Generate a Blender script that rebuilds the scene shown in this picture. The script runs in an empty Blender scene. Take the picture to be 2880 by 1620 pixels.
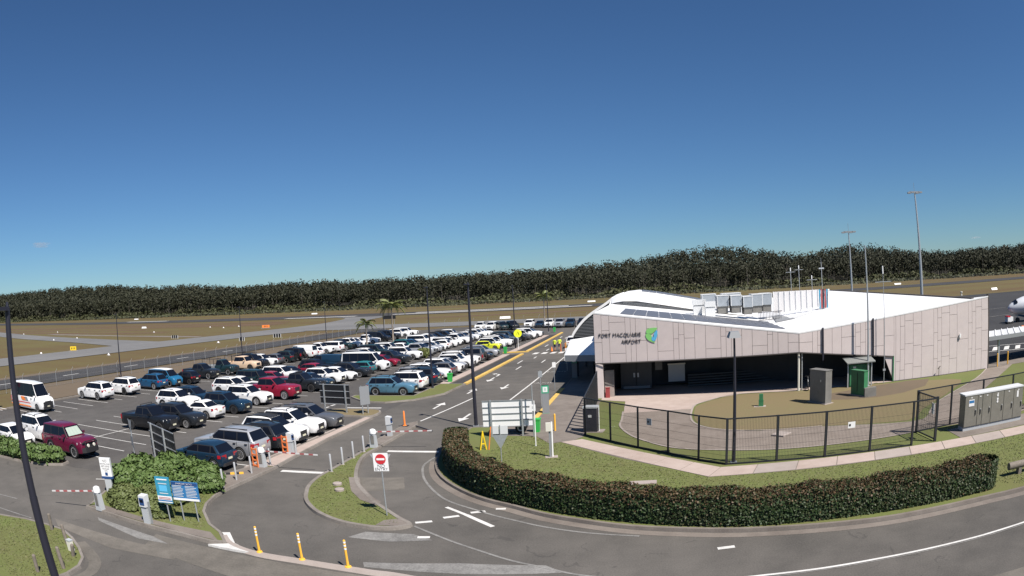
import bpy, bmesh, math, random
import numpy as np
from mathutils import Vector, Matrix
R = math.radians
random.seed(7); rng = np.random.default_rng(7)
C = bpy.context.scene.collection
S = bpy.context.scene

# ------------------------------------------------------------------ camera
# A wide-angle webcam on a mast, 8.85 m up; x runs along the parking bays, y along the terminal road.
cam = bpy.data.cameras.new('camera'); cam_o = bpy.data.objects.new('camera', cam); C.objects.link(cam_o)
cam.type = 'PANO'; cam.sensor_fit = 'HORIZONTAL'; cam.sensor_width = 36.0
cam.panorama_type = 'FISHEYE_LENS_POLYNOMIAL'
cam.fisheye_fov = R(180)
cam.fisheye_polynomial_k0 = 0.0
cam.fisheye_polynomial_k1 = -80.0 / 1967.99
cam.fisheye_polynomial_k2 = 0.0
cam.fisheye_polynomial_k3 = -0.02753 * 0.08 ** 3
cam.fisheye_polynomial_k4 = 0.0
cam.clip_start = 0.1; cam.clip_end = 30000
cam_o.location = (0, 0, 8.849)
cam_o.matrix_world = (Matrix.Translation((0, 0, 8.849)) @ Matrix.Rotation(R(11.905), 4, 'Z')
                      @ Matrix.Rotation(R(90) + 0.00106, 4, 'X') @ Matrix.Rotation(-0.05239, 4, 'Z'))
S.camera = cam_o
# ------------------------------------------------------------------ sky and sun
SUN = Vector((0.573, -0.493, 1.0)).normalized()
w = bpy.data.worlds.new('World'); S.world = w; w.use_nodes = True
nt = w.node_tree; nt.nodes.clear()
sky = nt.nodes.new('ShaderNodeTexSky'); sky.sky_type = 'NISHITA'; sky.sun_disc = False
sky.sun_elevation = math.asin(SUN.z); sky.sun_rotation = math.atan2(SUN.x, SUN.y)
sky.altitude = 0; sky.air_density = 1.0; sky.dust_density = 0.0; sky.ozone_density = 4.0
bg = nt.nodes.new('ShaderNodeBackground'); bg.inputs[1].default_value = 0.055
wo = nt.nodes.new('ShaderNodeOutputWorld')
tint = nt.nodes.new('ShaderNodeMix'); tint.data_type = 'RGBA'; tint.blend_type = 'MULTIPLY'; tint.inputs[0].default_value = 1.0
tint.inputs[7].default_value = (0.53, 0.76, 0.98, 1)          # tint that darkens the whole sky alike and turns it bluer
nt.links.new(sky.outputs[0], tint.inputs[6]); nt.links.new(tint.outputs[2], bg.inputs[0]); nt.links.new(bg.outputs[0], wo.inputs[0])
sl = bpy.data.lights.new('sun', 'SUN'); sl.energy = 5.0; sl.angle = R(0.53); sl.color = (1.0, 0.94, 0.87)
so = bpy.data.objects.new('sun', sl); C.objects.link(so); so.location = (40, -40, 80)
so.rotation_euler = (-SUN).to_track_quat('-Z', 'Y').to_euler()
S.view_settings.view_transform = 'Standard'; S.view_settings.look = 'None'
S.view_settings.exposure = 0.6; S.view_settings.gamma = 1.0

# ------------------------------------------------------------------ materials
M = {}
def _nodes(name):
    m = bpy.data.materials.new(name); m.use_nodes = True
    t = m.node_tree; b = t.nodes['Principled BSDF']; M[name] = m
    return m, t, b
def pm(name, col, rough=0.6, metal=0.0, coat=0.0, spec=0.5, var=0.0, scale=4.0, bump=0.0, emit=None):
    """plain principled material, with an optional cloudy variation of the base colour"""
    m, t, b = _nodes(name)
    b.inputs['Base Color'].default_value = (*col, 1); b.inputs['Roughness'].default_value = rough
    b.inputs['Metallic'].default_value = metal; b.inputs['Coat Weight'].default_value = coat
    b.inputs['Specular IOR Level'].default_value = spec
    b.inputs['Coat Roughness'].default_value = 0.06
    if var or bump:
        g = t.nodes.new('ShaderNodeNewGeometry'); n = t.nodes.new('ShaderNodeTexNoise')
        n.inputs['Scale'].default_value = scale; n.inputs['Detail'].default_value = 6; n.inputs['Roughness'].default_value = 0.65
        t.links.new(g.outputs['Position'], n.inputs['Vector'])
        if var:
            r = t.nodes.new('ShaderNodeValToRGB')
            r.color_ramp.elements[0].position = 0.3; r.color_ramp.elements[1].position = 0.72
            r.color_ramp.elements[0].color = (*[c * (1 - var) for c in col], 1)
            r.color_ramp.elements[1].color = (*[min(1, c * (1 + var)) for c in col], 1)
            t.links.new(n.outputs[0], r.inputs[0]); t.links.new(r.outputs[0], b.inputs['Base Color'])
        if bump:
            bu = t.nodes.new('ShaderNodeBump'); bu.inputs['Strength'].default_value = bump; bu.inputs['Distance'].default_value = 0.02
            t.links.new(n.outputs[0], bu.inputs['Height']); t.links.new(bu.outputs[0], b.inputs['Normal'])
    return m
def ground(name, stops, scales=(0.05, 0.6, 9.0), weights=(0.5, 0.3, 0.2), rough=0.9, bump=0.4, stretch=(1, 1, 1), cracks=0.0, crackcol=(.03, .03, .03)):
    """surface whose colour runs through several stops, driven by three octaves of noise on world position"""
    m, t, b = _nodes(name); L = t.links.new
    b.inputs['Roughness'].default_value = rough; b.inputs['Specular IOR Level'].default_value = 0.25
    g = t.nodes.new('ShaderNodeNewGeometry'); mp = t.nodes.new('ShaderNodeMapping'); mp.inputs['Scale'].default_value = stretch
    L(g.outputs['Position'], mp.inputs['Vector'])
    acc = None; last = None
    for sc, wt in zip(scales, weights):
        n = t.nodes.new('ShaderNodeTexNoise'); n.inputs['Scale'].default_value = sc; n.inputs['Detail'].default_value = 5
        n.inputs['Roughness'].default_value = 0.6
        L(mp.outputs[0], n.inputs['Vector']); last = n
        mu = t.nodes.new('ShaderNodeMath'); mu.operation = 'MULTIPLY'; mu.inputs[1].default_value = wt / sum(weights)
        L(n.outputs[0], mu.inputs[0])
        if acc is None: acc = mu
        else:
            ad = t.nodes.new('ShaderNodeMath'); ad.operation = 'ADD'; L(acc.outputs[0], ad.inputs[0]); L(mu.outputs[0], ad.inputs[1]); acc = ad
    r = t.nodes.new('ShaderNodeValToRGB'); e = r.color_ramp.elements
    lo, hi = 0.36, 0.64
    for i, c in enumerate(stops):
        p = lo + (hi - lo) * i / (len(stops) - 1)
        el = e[i] if i < 2 and len(stops) == 2 else (e[0] if i == 0 else (e[1] if i == len(stops) - 1 else None))
        if el is None: el = e.new(p)
        el.position = p; el.color = (*c, 1)
    L(acc.outputs[0], r.inputs[0]); out = r.outputs[0]
    if cracks:
        v = t.nodes.new('ShaderNodeTexVoronoi'); v.feature = 'DISTANCE_TO_EDGE'; v.inputs['Scale'].default_value = cracks
        wn = t.nodes.new('ShaderNodeTexNoise'); wn.inputs['Scale'].default_value = 0.9; wn.inputs['Detail'].default_value = 4
        L(g.outputs['Position'], wn.inputs['Vector'])
        vm = t.nodes.new('ShaderNodeVectorMath'); vm.operation = 'MULTIPLY_ADD'; vm.inputs[1].default_value = (2.2, 2.2, 0)
        L(wn.outputs['Color'], vm.inputs[0]); L(g.outputs['Position'], vm.inputs[2]); L(vm.outputs[0], v.inputs['Vector'])
        lt = t.nodes.new('ShaderNodeMath'); lt.operation = 'LESS_THAN'; lt.inputs[1].default_value = 0.0045 * cracks / 0.15
        L(v.outputs['Distance'], lt.inputs[0])
        gate = t.nodes.new('ShaderNodeMath'); gate.operation = 'GREATER_THAN'; gate.inputs[1].default_value = 0.52
        L(wn.outputs[0], gate.inputs[0])
        mu = t.nodes.new('ShaderNodeMath'); mu.operation = 'MULTIPLY'; L(lt.outputs[0], mu.inputs[0]); L(gate.outputs[0], mu.inputs[1])
        mu2 = t.nodes.new('ShaderNodeMath'); mu2.operation = 'MULTIPLY'; mu2.inputs[1].default_value = 0.3; L(mu.outputs[0], mu2.inputs[0])
        mx = t.nodes.new('ShaderNodeMix'); mx.data_type = 'RGBA'; L(mu2.outputs[0], mx.inputs[0]); L(out, mx.inputs[6]); mx.inputs[7].default_value = (*crackcol, 1); out = mx.outputs[2]
    L(out, b.inputs['Base Color'])
    bu = t.nodes.new('ShaderNodeBump'); bu.inputs['Strength'].default_value = bump; bu.inputs['Distance'].default_value = 0.03
    L(last.outputs[0], bu.inputs['Height']); L(bu.outputs[0], b.inputs['Normal'])
    return m
def leaf(name, cols, rough=0.55, trans=0.25):
    """foliage: every leaf island takes its own colour from the ramp"""
    m, t, b = _nodes(name); L = t.links.new
    g = t.nodes.new('ShaderNodeNewGeometry'); r = t.nodes.new('ShaderNodeValToRGB'); e = r.color_ramp.elements
    e[0].color = (*cols[0], 1); e[1].color = (*cols[-1], 1)
    for i, c in enumerate(cols[1:-1]):
        q = e.new((i + 1) / (len(cols) - 1)); q.color = (*c, 1)
    n = t.nodes.new('ShaderNodeTexNoise'); n.inputs['Scale'].default_value = 0.35; n.inputs['Detail'].default_value = 3
    L(g.outputs['Position'], n.inputs['Vector'])
    ad = t.nodes.new('ShaderNodeMath'); ad.operation = 'MULTIPLY_ADD'; ad.inputs[1].default_value = 0.55; 
    L(g.outputs['Random Per Island'], ad.inputs[0])
    sc = t.nodes.new('ShaderNodeMath'); sc.operation = 'MULTIPLY'; sc.inputs[1].default_value = 0.5; L(n.outputs[0], sc.inputs[0]); L(sc.outputs[0], ad.inputs[2])
    L(ad.outputs[0], r.inputs[0]); L(r.outputs[0], b.inputs['Base Color'])
    b.inputs['Roughness'].default_value = rough; b.inputs['Specular IOR Level'].default_value = 0.3
    b.inputs['Subsurface Weight'].default_value = 0.0
    return m

ground('asphalt_lot', [(0.0503, 0.0465, 0.0443), (0.0846, 0.0786, 0.0728), (0.1119, 0.1050, 0.0973)], (0.07, 0.8, 14), (.45, .25, .3), stretch=(1, .6, 1), cracks=.22)
ground('asphalt_road', [(0.0614, 0.0580, 0.0531), (0.0990, 0.0918, 0.0840), (0.1366, 0.1256, 0.1126)], (0.09, 0.7, 16), (.45, .25, .3), cracks=.15)
ground('asphalt_worn', [(0.0816, 0.0753, 0.0656), (0.1309, 0.1197, 0.1034), (0.1803, 0.1629, 0.1400)], (0.2, 1.3, 12), (.45, .3, .25))
ground('asphalt_airside', [(0.0347, 0.0347, 0.0367), (0.0503, 0.0496, 0.0503), (0.0626, 0.0605, 0.0598)], (0.05, 0.6, 6), (.5, .3, .2))
ground('taxiway_asphalt', [(0.1231, 0.1231, 0.1231), (0.1476, 0.1469, 0.1448), (0.1727, 0.1693, 0.1659)], (0.04, 0.5, 5), (.5, .3, .2))
ground('grass_airfield', [(0.0967, 0.0593, 0.0289), (0.1420, 0.0968, 0.0450), (0.1364, 0.1165, 0.0431), (0.1706, 0.1385, 0.0592), (0.1194, 0.1067, 0.0380)], (0.012, 0.06, 1.1), (.45, .33, .22), stretch=(.55, 1.6, 1), bump=.6)
ground('grass_verge', [(0.1000, 0.0857, 0.0551), (0.1238, 0.1095, 0.0626), (0.1000, 0.1068, 0.0422), (0.1428, 0.1285, 0.0809)], (0.05, 0.5, 5), (.4, .35, .25), bump=.7)
ground('dry_ground', [(0.1360, 0.1020, 0.0680), (0.1768, 0.1360, 0.0986), (0.1156, 0.0918, 0.0646)], (0.06, 0.6, 4), (.4, .35, .25), bump=.6)
ground('lawn', [(0.1239, 0.1200, 0.0471), (0.1087, 0.1380, 0.0374), (0.1390, 0.1654, 0.0524), (0.1769, 0.1654, 0.0756), (0.1180, 0.1500, 0.0419)], (0.16, 0.9, 9), (.40, .33, .27), bump=.9)
ground('lawn_dry', [(0.1746, 0.1325, 0.0743), (0.1549, 0.1486, 0.0642), (0.2125, 0.1703, 0.0966), (0.1617, 0.1385, 0.0684)], (0.2, 1.1, 9), (.4, .33, .27), bump=.9)
ground('concrete', [(0.2784, 0.2385, 0.2111), (0.3237, 0.2784, 0.2518), (0.3597, 0.3105, 0.2831)], (0.25, 1.6, 18), (.4, .35, .25), bump=.15)
ground('concrete_pink', [(0.3237, 0.2565, 0.2206), (0.3863, 0.3105, 0.2745), (0.4223, 0.3503, 0.3105)], (0.25, 1.6, 18), (.4, .35, .25), bump=.15)
ground('concrete_dull', [(0.1238, 0.1054, 0.0918), (0.1700, 0.1469, 0.1285), (0.2156, 0.1884, 0.1652)], (0.3, 1.8, 16), (.45, .3, .25), bump=.2)
ground('kerb_concrete', [(0.1360, 0.1190, 0.1020), (0.2040, 0.1802, 0.1564), (0.2584, 0.2346, 0.2108)], (0.3, 1.5, 12), (.45, .3, .25), bump=.2)
ground('soil', [(0.0711, 0.0458, 0.0286), (0.1098, 0.0707, 0.0428), (0.1550, 0.0979, 0.0619)], (0.6, 3, 14), (.4, .3, .3), bump=.7)
ground('apron_asphalt', [(0.0292, 0.0292, 0.0313), (0.0408, 0.0401, 0.0401), (0.0503, 0.0496, 0.0490)], (0.06, 0.5, 6), (.5, .3, .2))
ground('paint_white', [(0.4223, 0.4131, 0.3947), (0.6059, 0.5967, 0.5692), (0.6793, 0.6701, 0.6426)], (0.8, 5, 22), (.35, .3, .35), bump=.1)
ground('paint_faded', [(0.1088, 0.1054, 0.1006), (0.1768, 0.1700, 0.1632), (0.2720, 0.2652, 0.2516)], (0.5, 3, 14), (.35, .3, .35), bump=.1)
ground('paint_yellow', [(0.4597, 0.2917, 0.0619), (0.5834, 0.3890, 0.0884), (0.6365, 0.4420, 0.1414)], (0.5, 3, 14), (.35, .3, .35), bump=.1)
ground('panel_cement', [(0.5173, 0.4547, 0.4371), (0.5595, 0.4903, 0.4707), (0.5936, 0.5221, 0.5003)], (0.35, 1.7, 20), (.4, .3, .3), rough=.8, bump=.05)
ground('concrete_mid', [(.165, .135, .112), (.205, .172, .146), (.25, .213, .183)], (0.3, 1.8, 16), (.45, .3, .25), bump=.2)
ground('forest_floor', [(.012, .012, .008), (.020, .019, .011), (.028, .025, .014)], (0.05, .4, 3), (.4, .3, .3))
pm('roof_white', (.80, .80, .79), .45, var=.04, scale=.4)
pm('joint_dark', (.075, .065, .06), .9)
pm('recess_dark', (.022, .026, .032), .6, var=.15, scale=.8)  # dark paint, with the shade under the overhang put into the colour too
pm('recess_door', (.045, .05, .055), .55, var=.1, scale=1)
pm('louvre_dark', (.030, .033, .037), .5)
pm('solar', (.11, .115, .13), .4, spec=.4)
pm('aircraft_grey', (.50, .52, .55), .35)
pm('boom_white', (.55, .54, .53), .5); pm('boom_red', (.30, .085, .085), .5)
pm('alu', (.62, .63, .64), .4, metal=.7)
pm('galv', (.42, .44, .45), .5, metal=.6, var=.12, scale=9)
pm('hvac', (.27, .30, .33), .55, var=.08, scale=3)
pm('hvac_light', (.55, .56, .56), .55)
pm('mesh_white', (.72, .70, .69), .6)
pm('pole_dark', (.018, .018, .028), .45)
pm('fence_dark', (.016, .018, .022), .5)
pm('wire', (.028, .030, .032), .6)
pm('wire_grey', (.30, .30, .30), .5, metal=.5)
pm('steel', (.50, .50, .50), .38, metal=.35)
pm('cabinet_steel', (.205, .195, .165), .45, metal=.15, var=.1, scale=2.5)
pm('cabinet_grey', (.155, .150, .138), .6, var=.2, scale=1.5)
pm('cabinet_green', (.035, .165, .070), .5, var=.12, scale=2)
pm('shelter_grey', (.19, .20, .19), .5)
pm('white_paint', (.74, .74, .73), .45)
pm('cream', (.62, .60, .52), .6)
pm('grey_paint', (.40, .42, .43), .5)
pm('mid_grey', (.22, .23, .24), .55)
pm('black', (.012, .012, .014), .5)
pm('rubber', (.018, .018, .019), .85)
pm('red_paint', (.50, .025, .035), .45)
pm('red_dull', (.30, .05, .05), .55)
pm('orange', (.80, .22, .04), .5)
pm('orange_board', (.72, .20, .06), .6)
pm('yellow', (.80, .56, .02), .5)
pm('amber', (.78, .42, .05), .5)
pm('hivis', (.68, .80, .05), .7)
pm('ped_yellow', (.78, .86, .03), .45)
pm('green_bin', (.04, .42, .08), .45)
pm('sign_green', (.06, .34, .20), .5)
pm('sign_blue', (.030, .16, .36), .45)
pm('sign_teal', (.035, .25, .38), .45)
pm('sign_navy', (.02, .06, .18), .5)
pm('logo_green', (.22, .56, .16), .5)
pm('logo_cyan', (.10, .42, .66), .5)
pm('lettering', (.02, .018, .02), .4)
pm('timber', (.17, .145, .12), .85, var=.25, scale=9)
pm('bark_palm', (.30, .25, .20), .85, var=.2, scale=6)
pm('bark_pale', (.13, .115, .095), .9, var=.4, scale=.8)
pm('bark_dark', (.10, .085, .07), .9)
pm('crownshaft', (.12, .17, .05), .5)
pm('skin', (.42, .24, .16), .6); pm('hair', (.03, .022, .018), .7); pm('navy_cloth', (.02, .025, .06), .85)
pm('cloud_white', (.86, .84, .84), 1.0)
pm('glass', (.006, .008, .014), .12, spec=.28)
pm('sunshade', (.42, .50, .42), .35, metal=.2)
pm('lamp_clear', (.62, .64, .66), .12, spec=.8)
pm('lamp_red', (.32, .012, .02), .2, spec=.7)
pm('trim', (.020, .020, .022), .6)
pm('rim', (.55, .55, .56), .35, metal=.35); pm('rim_dark', (.09, .09, .095), .35, metal=.5)
pm('plate', (.62, .60, .45), .5)
leaf('leaf_hedge', [(0.0185, 0.0375, 0.0111), (0.0248, 0.0506, 0.0136), (0.0371, 0.0490, 0.0173), (0.0463, 0.0407, 0.0198)])
leaf('leaf_hedge_new', [(0.1013, 0.0453, 0.0323), (0.0783, 0.0566, 0.0262), (0.1149, 0.0712, 0.0385), (0.0644, 0.0631, 0.0231)])
leaf('leaf_bush', [(0.0507, 0.0862, 0.0224), (0.0710, 0.1166, 0.0304), (0.0963, 0.1420, 0.0426), (0.0608, 0.0963, 0.0264)])
leaf('leaf_groundcover', [(0.0852, 0.1032, 0.0340), (0.1076, 0.1301, 0.0448), (0.0673, 0.0897, 0.0269)])
leaf('leaf_palm', [(0.0702, 0.1014, 0.0234), (0.1014, 0.1287, 0.0351), (0.1326, 0.1365, 0.0468), (0.0585, 0.0858, 0.0218)])
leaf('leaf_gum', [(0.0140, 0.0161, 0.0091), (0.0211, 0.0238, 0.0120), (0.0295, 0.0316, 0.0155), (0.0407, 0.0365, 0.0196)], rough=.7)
leaf('leaf_scrub', [(0.0312, 0.0390, 0.0156), (0.0468, 0.0546, 0.0218), (0.0624, 0.0640, 0.0281), (0.0390, 0.0374, 0.0187)], rough=.7)
PAINTS = dict(white=(.78, .78, .77), silver=(.40, .41, .43), grey=(.13, .135, .145), charcoal=(.022, .026, .032), black=(.008, .009, .012),
              navy=(.008, .026, .052), blue=(.012, .075, .165), skyblue=(.075, .170, .250), teal=(.020, .150, .165), red=(.22, .010, .030),
              darkred=(.11, .008, .032), yellow=(.66, .70, .04), sand=(.62, .46, .32), darkgreen=(.010, .026, .030), buzzblue=(.015, .12, .24))
for k, c in PAINTS.items(): pm('paint_' + k + '_car', c, .32, metal=(.35 if k in ('silver', 'grey', 'charcoal') else 0), coat=.35, spec=.45)

# ------------------------------------------------------------------ helpers
class MB:
    def __init__(s): s.v = []; s.f = []
    def add(s, vs, fs):
        o = len(s.v); s.v += [tuple(p) for p in vs]; s.f += [tuple(i + o for i in f) for f in fs]; return s
    def box(s, x0, x1, y0, y1, z0, z1):
        return s.add([(x0,y0,z0),(x1,y0,z0),(x1,y1,z0),(x0,y1,z0),(x0,y0,z1),(x1,y0,z1),(x1,y1,z1),(x0,y1,z1)],
                     [(0,3,2,1),(4,5,6,7),(0,1,5,4),(1,2,6,5),(2,3,7,6),(3,0,4,7)])
    def tube(s, a, b, r0, r1=None, n=8, caps=True):
        a = Vector(a); b = Vector(b); r1 = r0 if r1 is None else r1; d = (b - a)
        if d.length < 1e-6: return s
        q = d.to_track_quat('Z', 'Y'); vs = []
        for p, r in ((a, r0), (b, r1)):
            for i in range(n):
                t = 2 * math.pi * i / n; vs.append(p + q @ Vector((r * math.cos(t), r * math.sin(t), 0)))
        fs = [(i, (i + 1) % n, n + (i + 1) % n, n + i) for i in range(n)]
        if caps: fs += [tuple(range(n))[::-1], tuple(range(n, 2 * n))]
        return s.add(vs, fs)
    def bar(s, a, b, w, h=None):
        """square bar from a to b"""
        a = Vector(a); b = Vector(b); h = h or w; q = (b - a).to_track_quat('Z', 'Y'); vs = []
        for p in (a, b):
            for sx, sy in ((-1,-1),(1,-1),(1,1),(-1,1)): vs.append(p + q @ Vector((sx * w / 2, sy * h / 2, 0)))
        return s.add(vs, [(0,1,5,4),(1,2,6,5),(2,3,7,6),(3,0,4,7),(3,2,1,0),(4,5,6,7)])
    def poly(s, pts, z=0.0): return s.add([(p[0], p[1], z) for p in pts], [tuple(range(len(pts)))])
    def prism(s, pts, z0, z1):
        n = len(pts); z0s = z0 if hasattr(z0, '__len__') else [z0] * n; z1s = z1 if hasattr(z1, '__len__') else [z1] * n
        return s.add([(p[0], p[1], a) for p, a in zip(pts, z0s)] + [(p[0], p[1], b) for p, b in zip(pts, z1s)],
                     [tuple(range(n))[::-1], tuple(range(n, 2 * n))] + [(i, (i + 1) % n, n + (i + 1) % n, n + i) for i in range(n)])
    def lathe(s, prof, n=16, c=(0, 0, 0), axis='Z'):
        vs = []
        for r, z in prof:
            for i in range(n):
                t = 2 * math.pi * i / n
                p = (r * math.cos(t), r * math.sin(t), z) if axis == 'Z' else (r * math.cos(t), z, r * math.sin(t))
                vs.append((c[0] + p[0], c[1] + p[1], c[2] + p[2]))
        fs = []
        for k in range(len(prof) - 1):
            for i in range(n):
                j = (i + 1) % n; fs.append((k * n + i, k * n + j, (k + 1) * n + j, (k + 1) * n + i))
        if prof[0][0] > 1e-4: fs.append(tuple(range(n))[::-1])
        if prof[-1][0] > 1e-4: fs.append(tuple(range((len(prof) - 1) * n, len(prof) * n)))
        return s.add(vs, fs)
    def mesh(s, name, mat=None, smooth=None):
        me = bpy.data.meshes.new(name); me.from_pydata(s.v, [], s.f); me.update()
        if mat: me.materials.append(M[mat] if isinstance(mat, str) else mat)
        if smooth is not None:
            me.polygons.foreach_set('use_smooth', [True] * len(me.polygons)); me.set_sharp_from_angle(angle=R(smooth))
        return me
    def obj(s, name, mat, parent=None, smooth=None, fix=True):
        me = s.mesh(name, mat, smooth)
        if fix and len(me.polygons) < 4000:
            bm = bmesh.new(); bm.from_mesh(me); bmesh.ops.recalc_face_normals(bm, faces=bm.faces); bm.to_mesh(me); bm.free()
            if smooth is not None: me.set_sharp_from_angle(angle=R(smooth))
        return link(name, me, parent)
def link(name, me, parent=None):
    o = bpy.data.objects.new(name, me); C.objects.link(o)
    if parent: o.parent = parent
    return o
def tag(o, label, cat, group=None):
    o['label'] = label; o['category'] = cat
    if group: o['group'] = group
    return o
def struct(o, kind='structure', label=None):
    o['kind'] = kind
    if label: o['label'] = label
    return o
def thing(name, label, cat, loc=(0, 0, 0), rz=0.0, group=None):
    o = bpy.data.objects.new(name, None); o.empty_display_size = .3; C.objects.link(o)
    o.location = loc; o.rotation_euler = (0, 0, rz); return tag(o, label, cat, group)
def copy_tree(o, parent=None):
    c = o.copy(); C.objects.link(c); c.parent = parent
    for ch in list(o.children): copy_tree(ch, c)
    return c
ORD = ['first', 'second', 'third', 'fourth', 'fifth', 'sixth', 'seventh', 'eighth', 'ninth', 'tenth']
def nth(i):
    if i <= 10: return ORD[i - 1]
    return '%d%s' % (i, 'th' if 10 < i % 100 < 20 else {1: 'st', 2: 'nd', 3: 'rd'}.get(i % 10, 'th'))
_TX = {}
def text_mesh(txt, size, ext=0.0, align='CENTER', sx=1.0):
    key = (txt, size, ext, align, sx)
    if key not in _TX:
        cu = bpy.data.curves.new('t', 'FONT'); cu.body = txt; cu.size = size; cu.extrude = ext; cu.align_x = align; cu.align_y = 'CENTER'
        cu.resolution_u = 3; cu.offset = -.024 * size
        o = bpy.data.objects.new('t', cu); C.objects.link(o); bpy.context.view_layer.update()
        me = bpy.data.meshes.new_from_object(o.evaluated_get(bpy.context.evaluated_depsgraph_get()))
        bpy.data.objects.remove(o); bpy.data.curves.remove(cu)
        if sx != 1.0: me.transform(Matrix.Diagonal((sx, 1, 1, 1)))
        _TX[key] = me
    return _TX[key].copy()
for _w in ('PORT MACQUARIE', 'AIRPORT'):                     # lettering is made first, while the scene is still small
    for _i in range(len(_w)):
        if _w[_i] != ' ': text_mesh(_w[:_i + 1], .40, .02, 'LEFT'); text_mesh(_w[_i], .40, .02, 'LEFT')
    text_mesh(_w, .40, .02, 'LEFT')
text_mesh('TAXIS', 1.1, 0.0, 'CENTER', .75)
def put_text(txt, size, mat, parent, loc, rot=(R(90), 0, 0), name='lettering', ext=0.004, align='CENTER', sx=1.0):
    me = text_mesh(txt, size, ext, align, sx); me.materials.clear(); me.materials.append(M[mat])
    o = link(name, me, parent); o.location = loc; o.rotation_euler = rot
    if parent is not None: o['kind'] = 'stuff'
    return o
def offset_poly(pts, d):
    """inward offset of a closed outline"""
    n = len(pts); a = sum(pts[i][0] * pts[(i + 1) % n][1] - pts[(i + 1) % n][0] * pts[i][1] for i in range(n)); sg = 1 if a > 0 else -1
    out = []
    for i in range(n):
        p0, p1, p2 = Vector(pts[i - 1][:2]), Vector(pts[i][:2]), Vector(pts[(i + 1) % n][:2])
        e1 = (p1 - p0).normalized(); e2 = (p2 - p1).normalized()
        n1 = Vector((-e1.y, e1.x)) * sg; n2 = Vector((-e2.y, e2.x)) * sg
        b = n1 + n2
        if b.length < 1e-5: b = n1
        b.normalize(); k = max(.5, b.dot(n1)); out.append(tuple(p1 + b * (d / k)))
    return out
def smooth_line(pts, k=4, closed=False):
    """Catmull-Rom through the points"""
    n = len(pts); out = []
    rngi = range(n) if closed else range(n - 1)
    for i in rngi:
        P = [Vector(pts[(i + j) % n] if closed else pts[min(max(i + j, 0), n - 1)]) for j in (-1, 0, 1, 2)]
        for q in range(k):
            t = q / k
            out.append(tuple(0.5 * ((2 * P[1]) + (P[2] - P[0]) * t + (2 * P[0] - 5 * P[1] + 4 * P[2] - P[3]) * t * t + (3 * P[1] - P[0] - 3 * P[2] + P[3]) * t ** 3)))
    if not closed: out.append(tuple(pts[-1]))
    return out
def strip(pts, w, z=0.0, z_f=None):
    """flat ribbon of width w along a polyline"""
    m = MB(); L_, R_ = [], []
    for i, p in enumerate(pts):
        a = Vector(pts[max(i - 1, 0)][:2]); b = Vector(pts[min(i + 1, len(pts) - 1)][:2]); d = (b - a).normalized(); nrm = Vector((-d.y, d.x)); p = Vector(p[:2])
        L_.append(p + nrm * w / 2); R_.append(p - nrm * w / 2)
    vs = [(q.x, q.y, z) for q in L_] + [(q.x, q.y, z) for q in R_]; n = len(pts)
    return m.add(vs, [(i, n + i, n + i + 1, i + 1) for i in range(n - 1)])
# ------------------------------------------------------------------ terrain
RIDGE = [(-1144,46),(-901,46),(-749,42),(-638,33),(-577,33),(-477,26),(-394,28),(-346,25.5),(-273,23),(-184,25),(-93,24.7),(-68,28),(-35,31),(-3,33),(22,37),(56,40),(107,36),(133,30),(170,28),(199,33),(234,34),(282,27),(321,24),(364,22),(417,26),(489,29),(700,30)]
_ra = np.array([p[0] / 700 for p in RIDGE]); _rz = np.array([p[1] for p in RIDGE])
def terr(x, y):
    x = np.asarray(x, float); y = np.asarray(y, float)
    r = np.interp(x / np.maximum(y, 100), _ra, _rz) - 15.0
    r = np.maximum(r, 3.0)
    t = np.clip((y - 425) / 275, 0, 1.4); s = np.where(t < 1, t * t * (3 - 2 * t), 1 - .6 * (t - 1))
    return -0.06 + 1.6 * np.clip((y - 405) / 40, 0, 1) + (r - 1.6) * s
def grid_sheet(name, xs, ys, zf, mat):
    X, Y = np.meshgrid(xs, ys); Z = zf(X, Y); nx, ny = len(xs), len(ys)
    vs = np.stack([X.ravel(), Y.ravel(), Z.ravel()], 1)
    i = np.arange((ny - 1) * (nx - 1)); r, c = i // (nx - 1), i % (nx - 1); a = r * nx + c
    fs = np.stack([a, a + 1, a + nx + 1, a + nx], 1)
    me = bpy.data.meshes.new(name); me.from_pydata(vs.tolist(), [], fs.tolist()); me.materials.append(M[mat])
    me.polygons.foreach_set('use_smooth', [True] * len(me.polygons)); return link(name, me)
xs = np.concatenate([np.linspace(-3200, -1300, 10), np.linspace(-1250, 700, 100), np.linspace(800, 3000, 10)])
ys = np.concatenate([[-400, -100, 0, 60, 120, 200, 300, 390], np.linspace(405, 720, 40), np.linspace(760, 1100, 10), [2000, 4000]])
struct(grid_sheet('terrain', xs, ys, terr, 'grass_airfield'))
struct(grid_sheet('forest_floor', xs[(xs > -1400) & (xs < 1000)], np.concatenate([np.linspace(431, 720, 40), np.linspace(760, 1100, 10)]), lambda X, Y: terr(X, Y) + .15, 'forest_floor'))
def sheet(name, pts, z, mat): return struct(MB().poly(pts, z).obj(name, mat))
rn = lambda x: 280 + .00022 * (x + 100) ** 2
_x = np.linspace(-900, 420, 60)
sheet('runway', [(x, rn(x)) for x in _x] + [(x, rn(x) + 42) for x in _x[::-1]], .03, 'asphalt_airside')
for i, (x0, x1, d) in enumerate([(-175, -135, 8), (-118, -28, 12), (-112, -40, 27), (-330, -285, 30)]):
    q = np.linspace(x0, x1, 8); sheet('runway_marking', [(x, rn(x) + d) for x in q] + [(x, rn(x) + d + 5) for x in q[::-1]], .05, 'paint_white')
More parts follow.
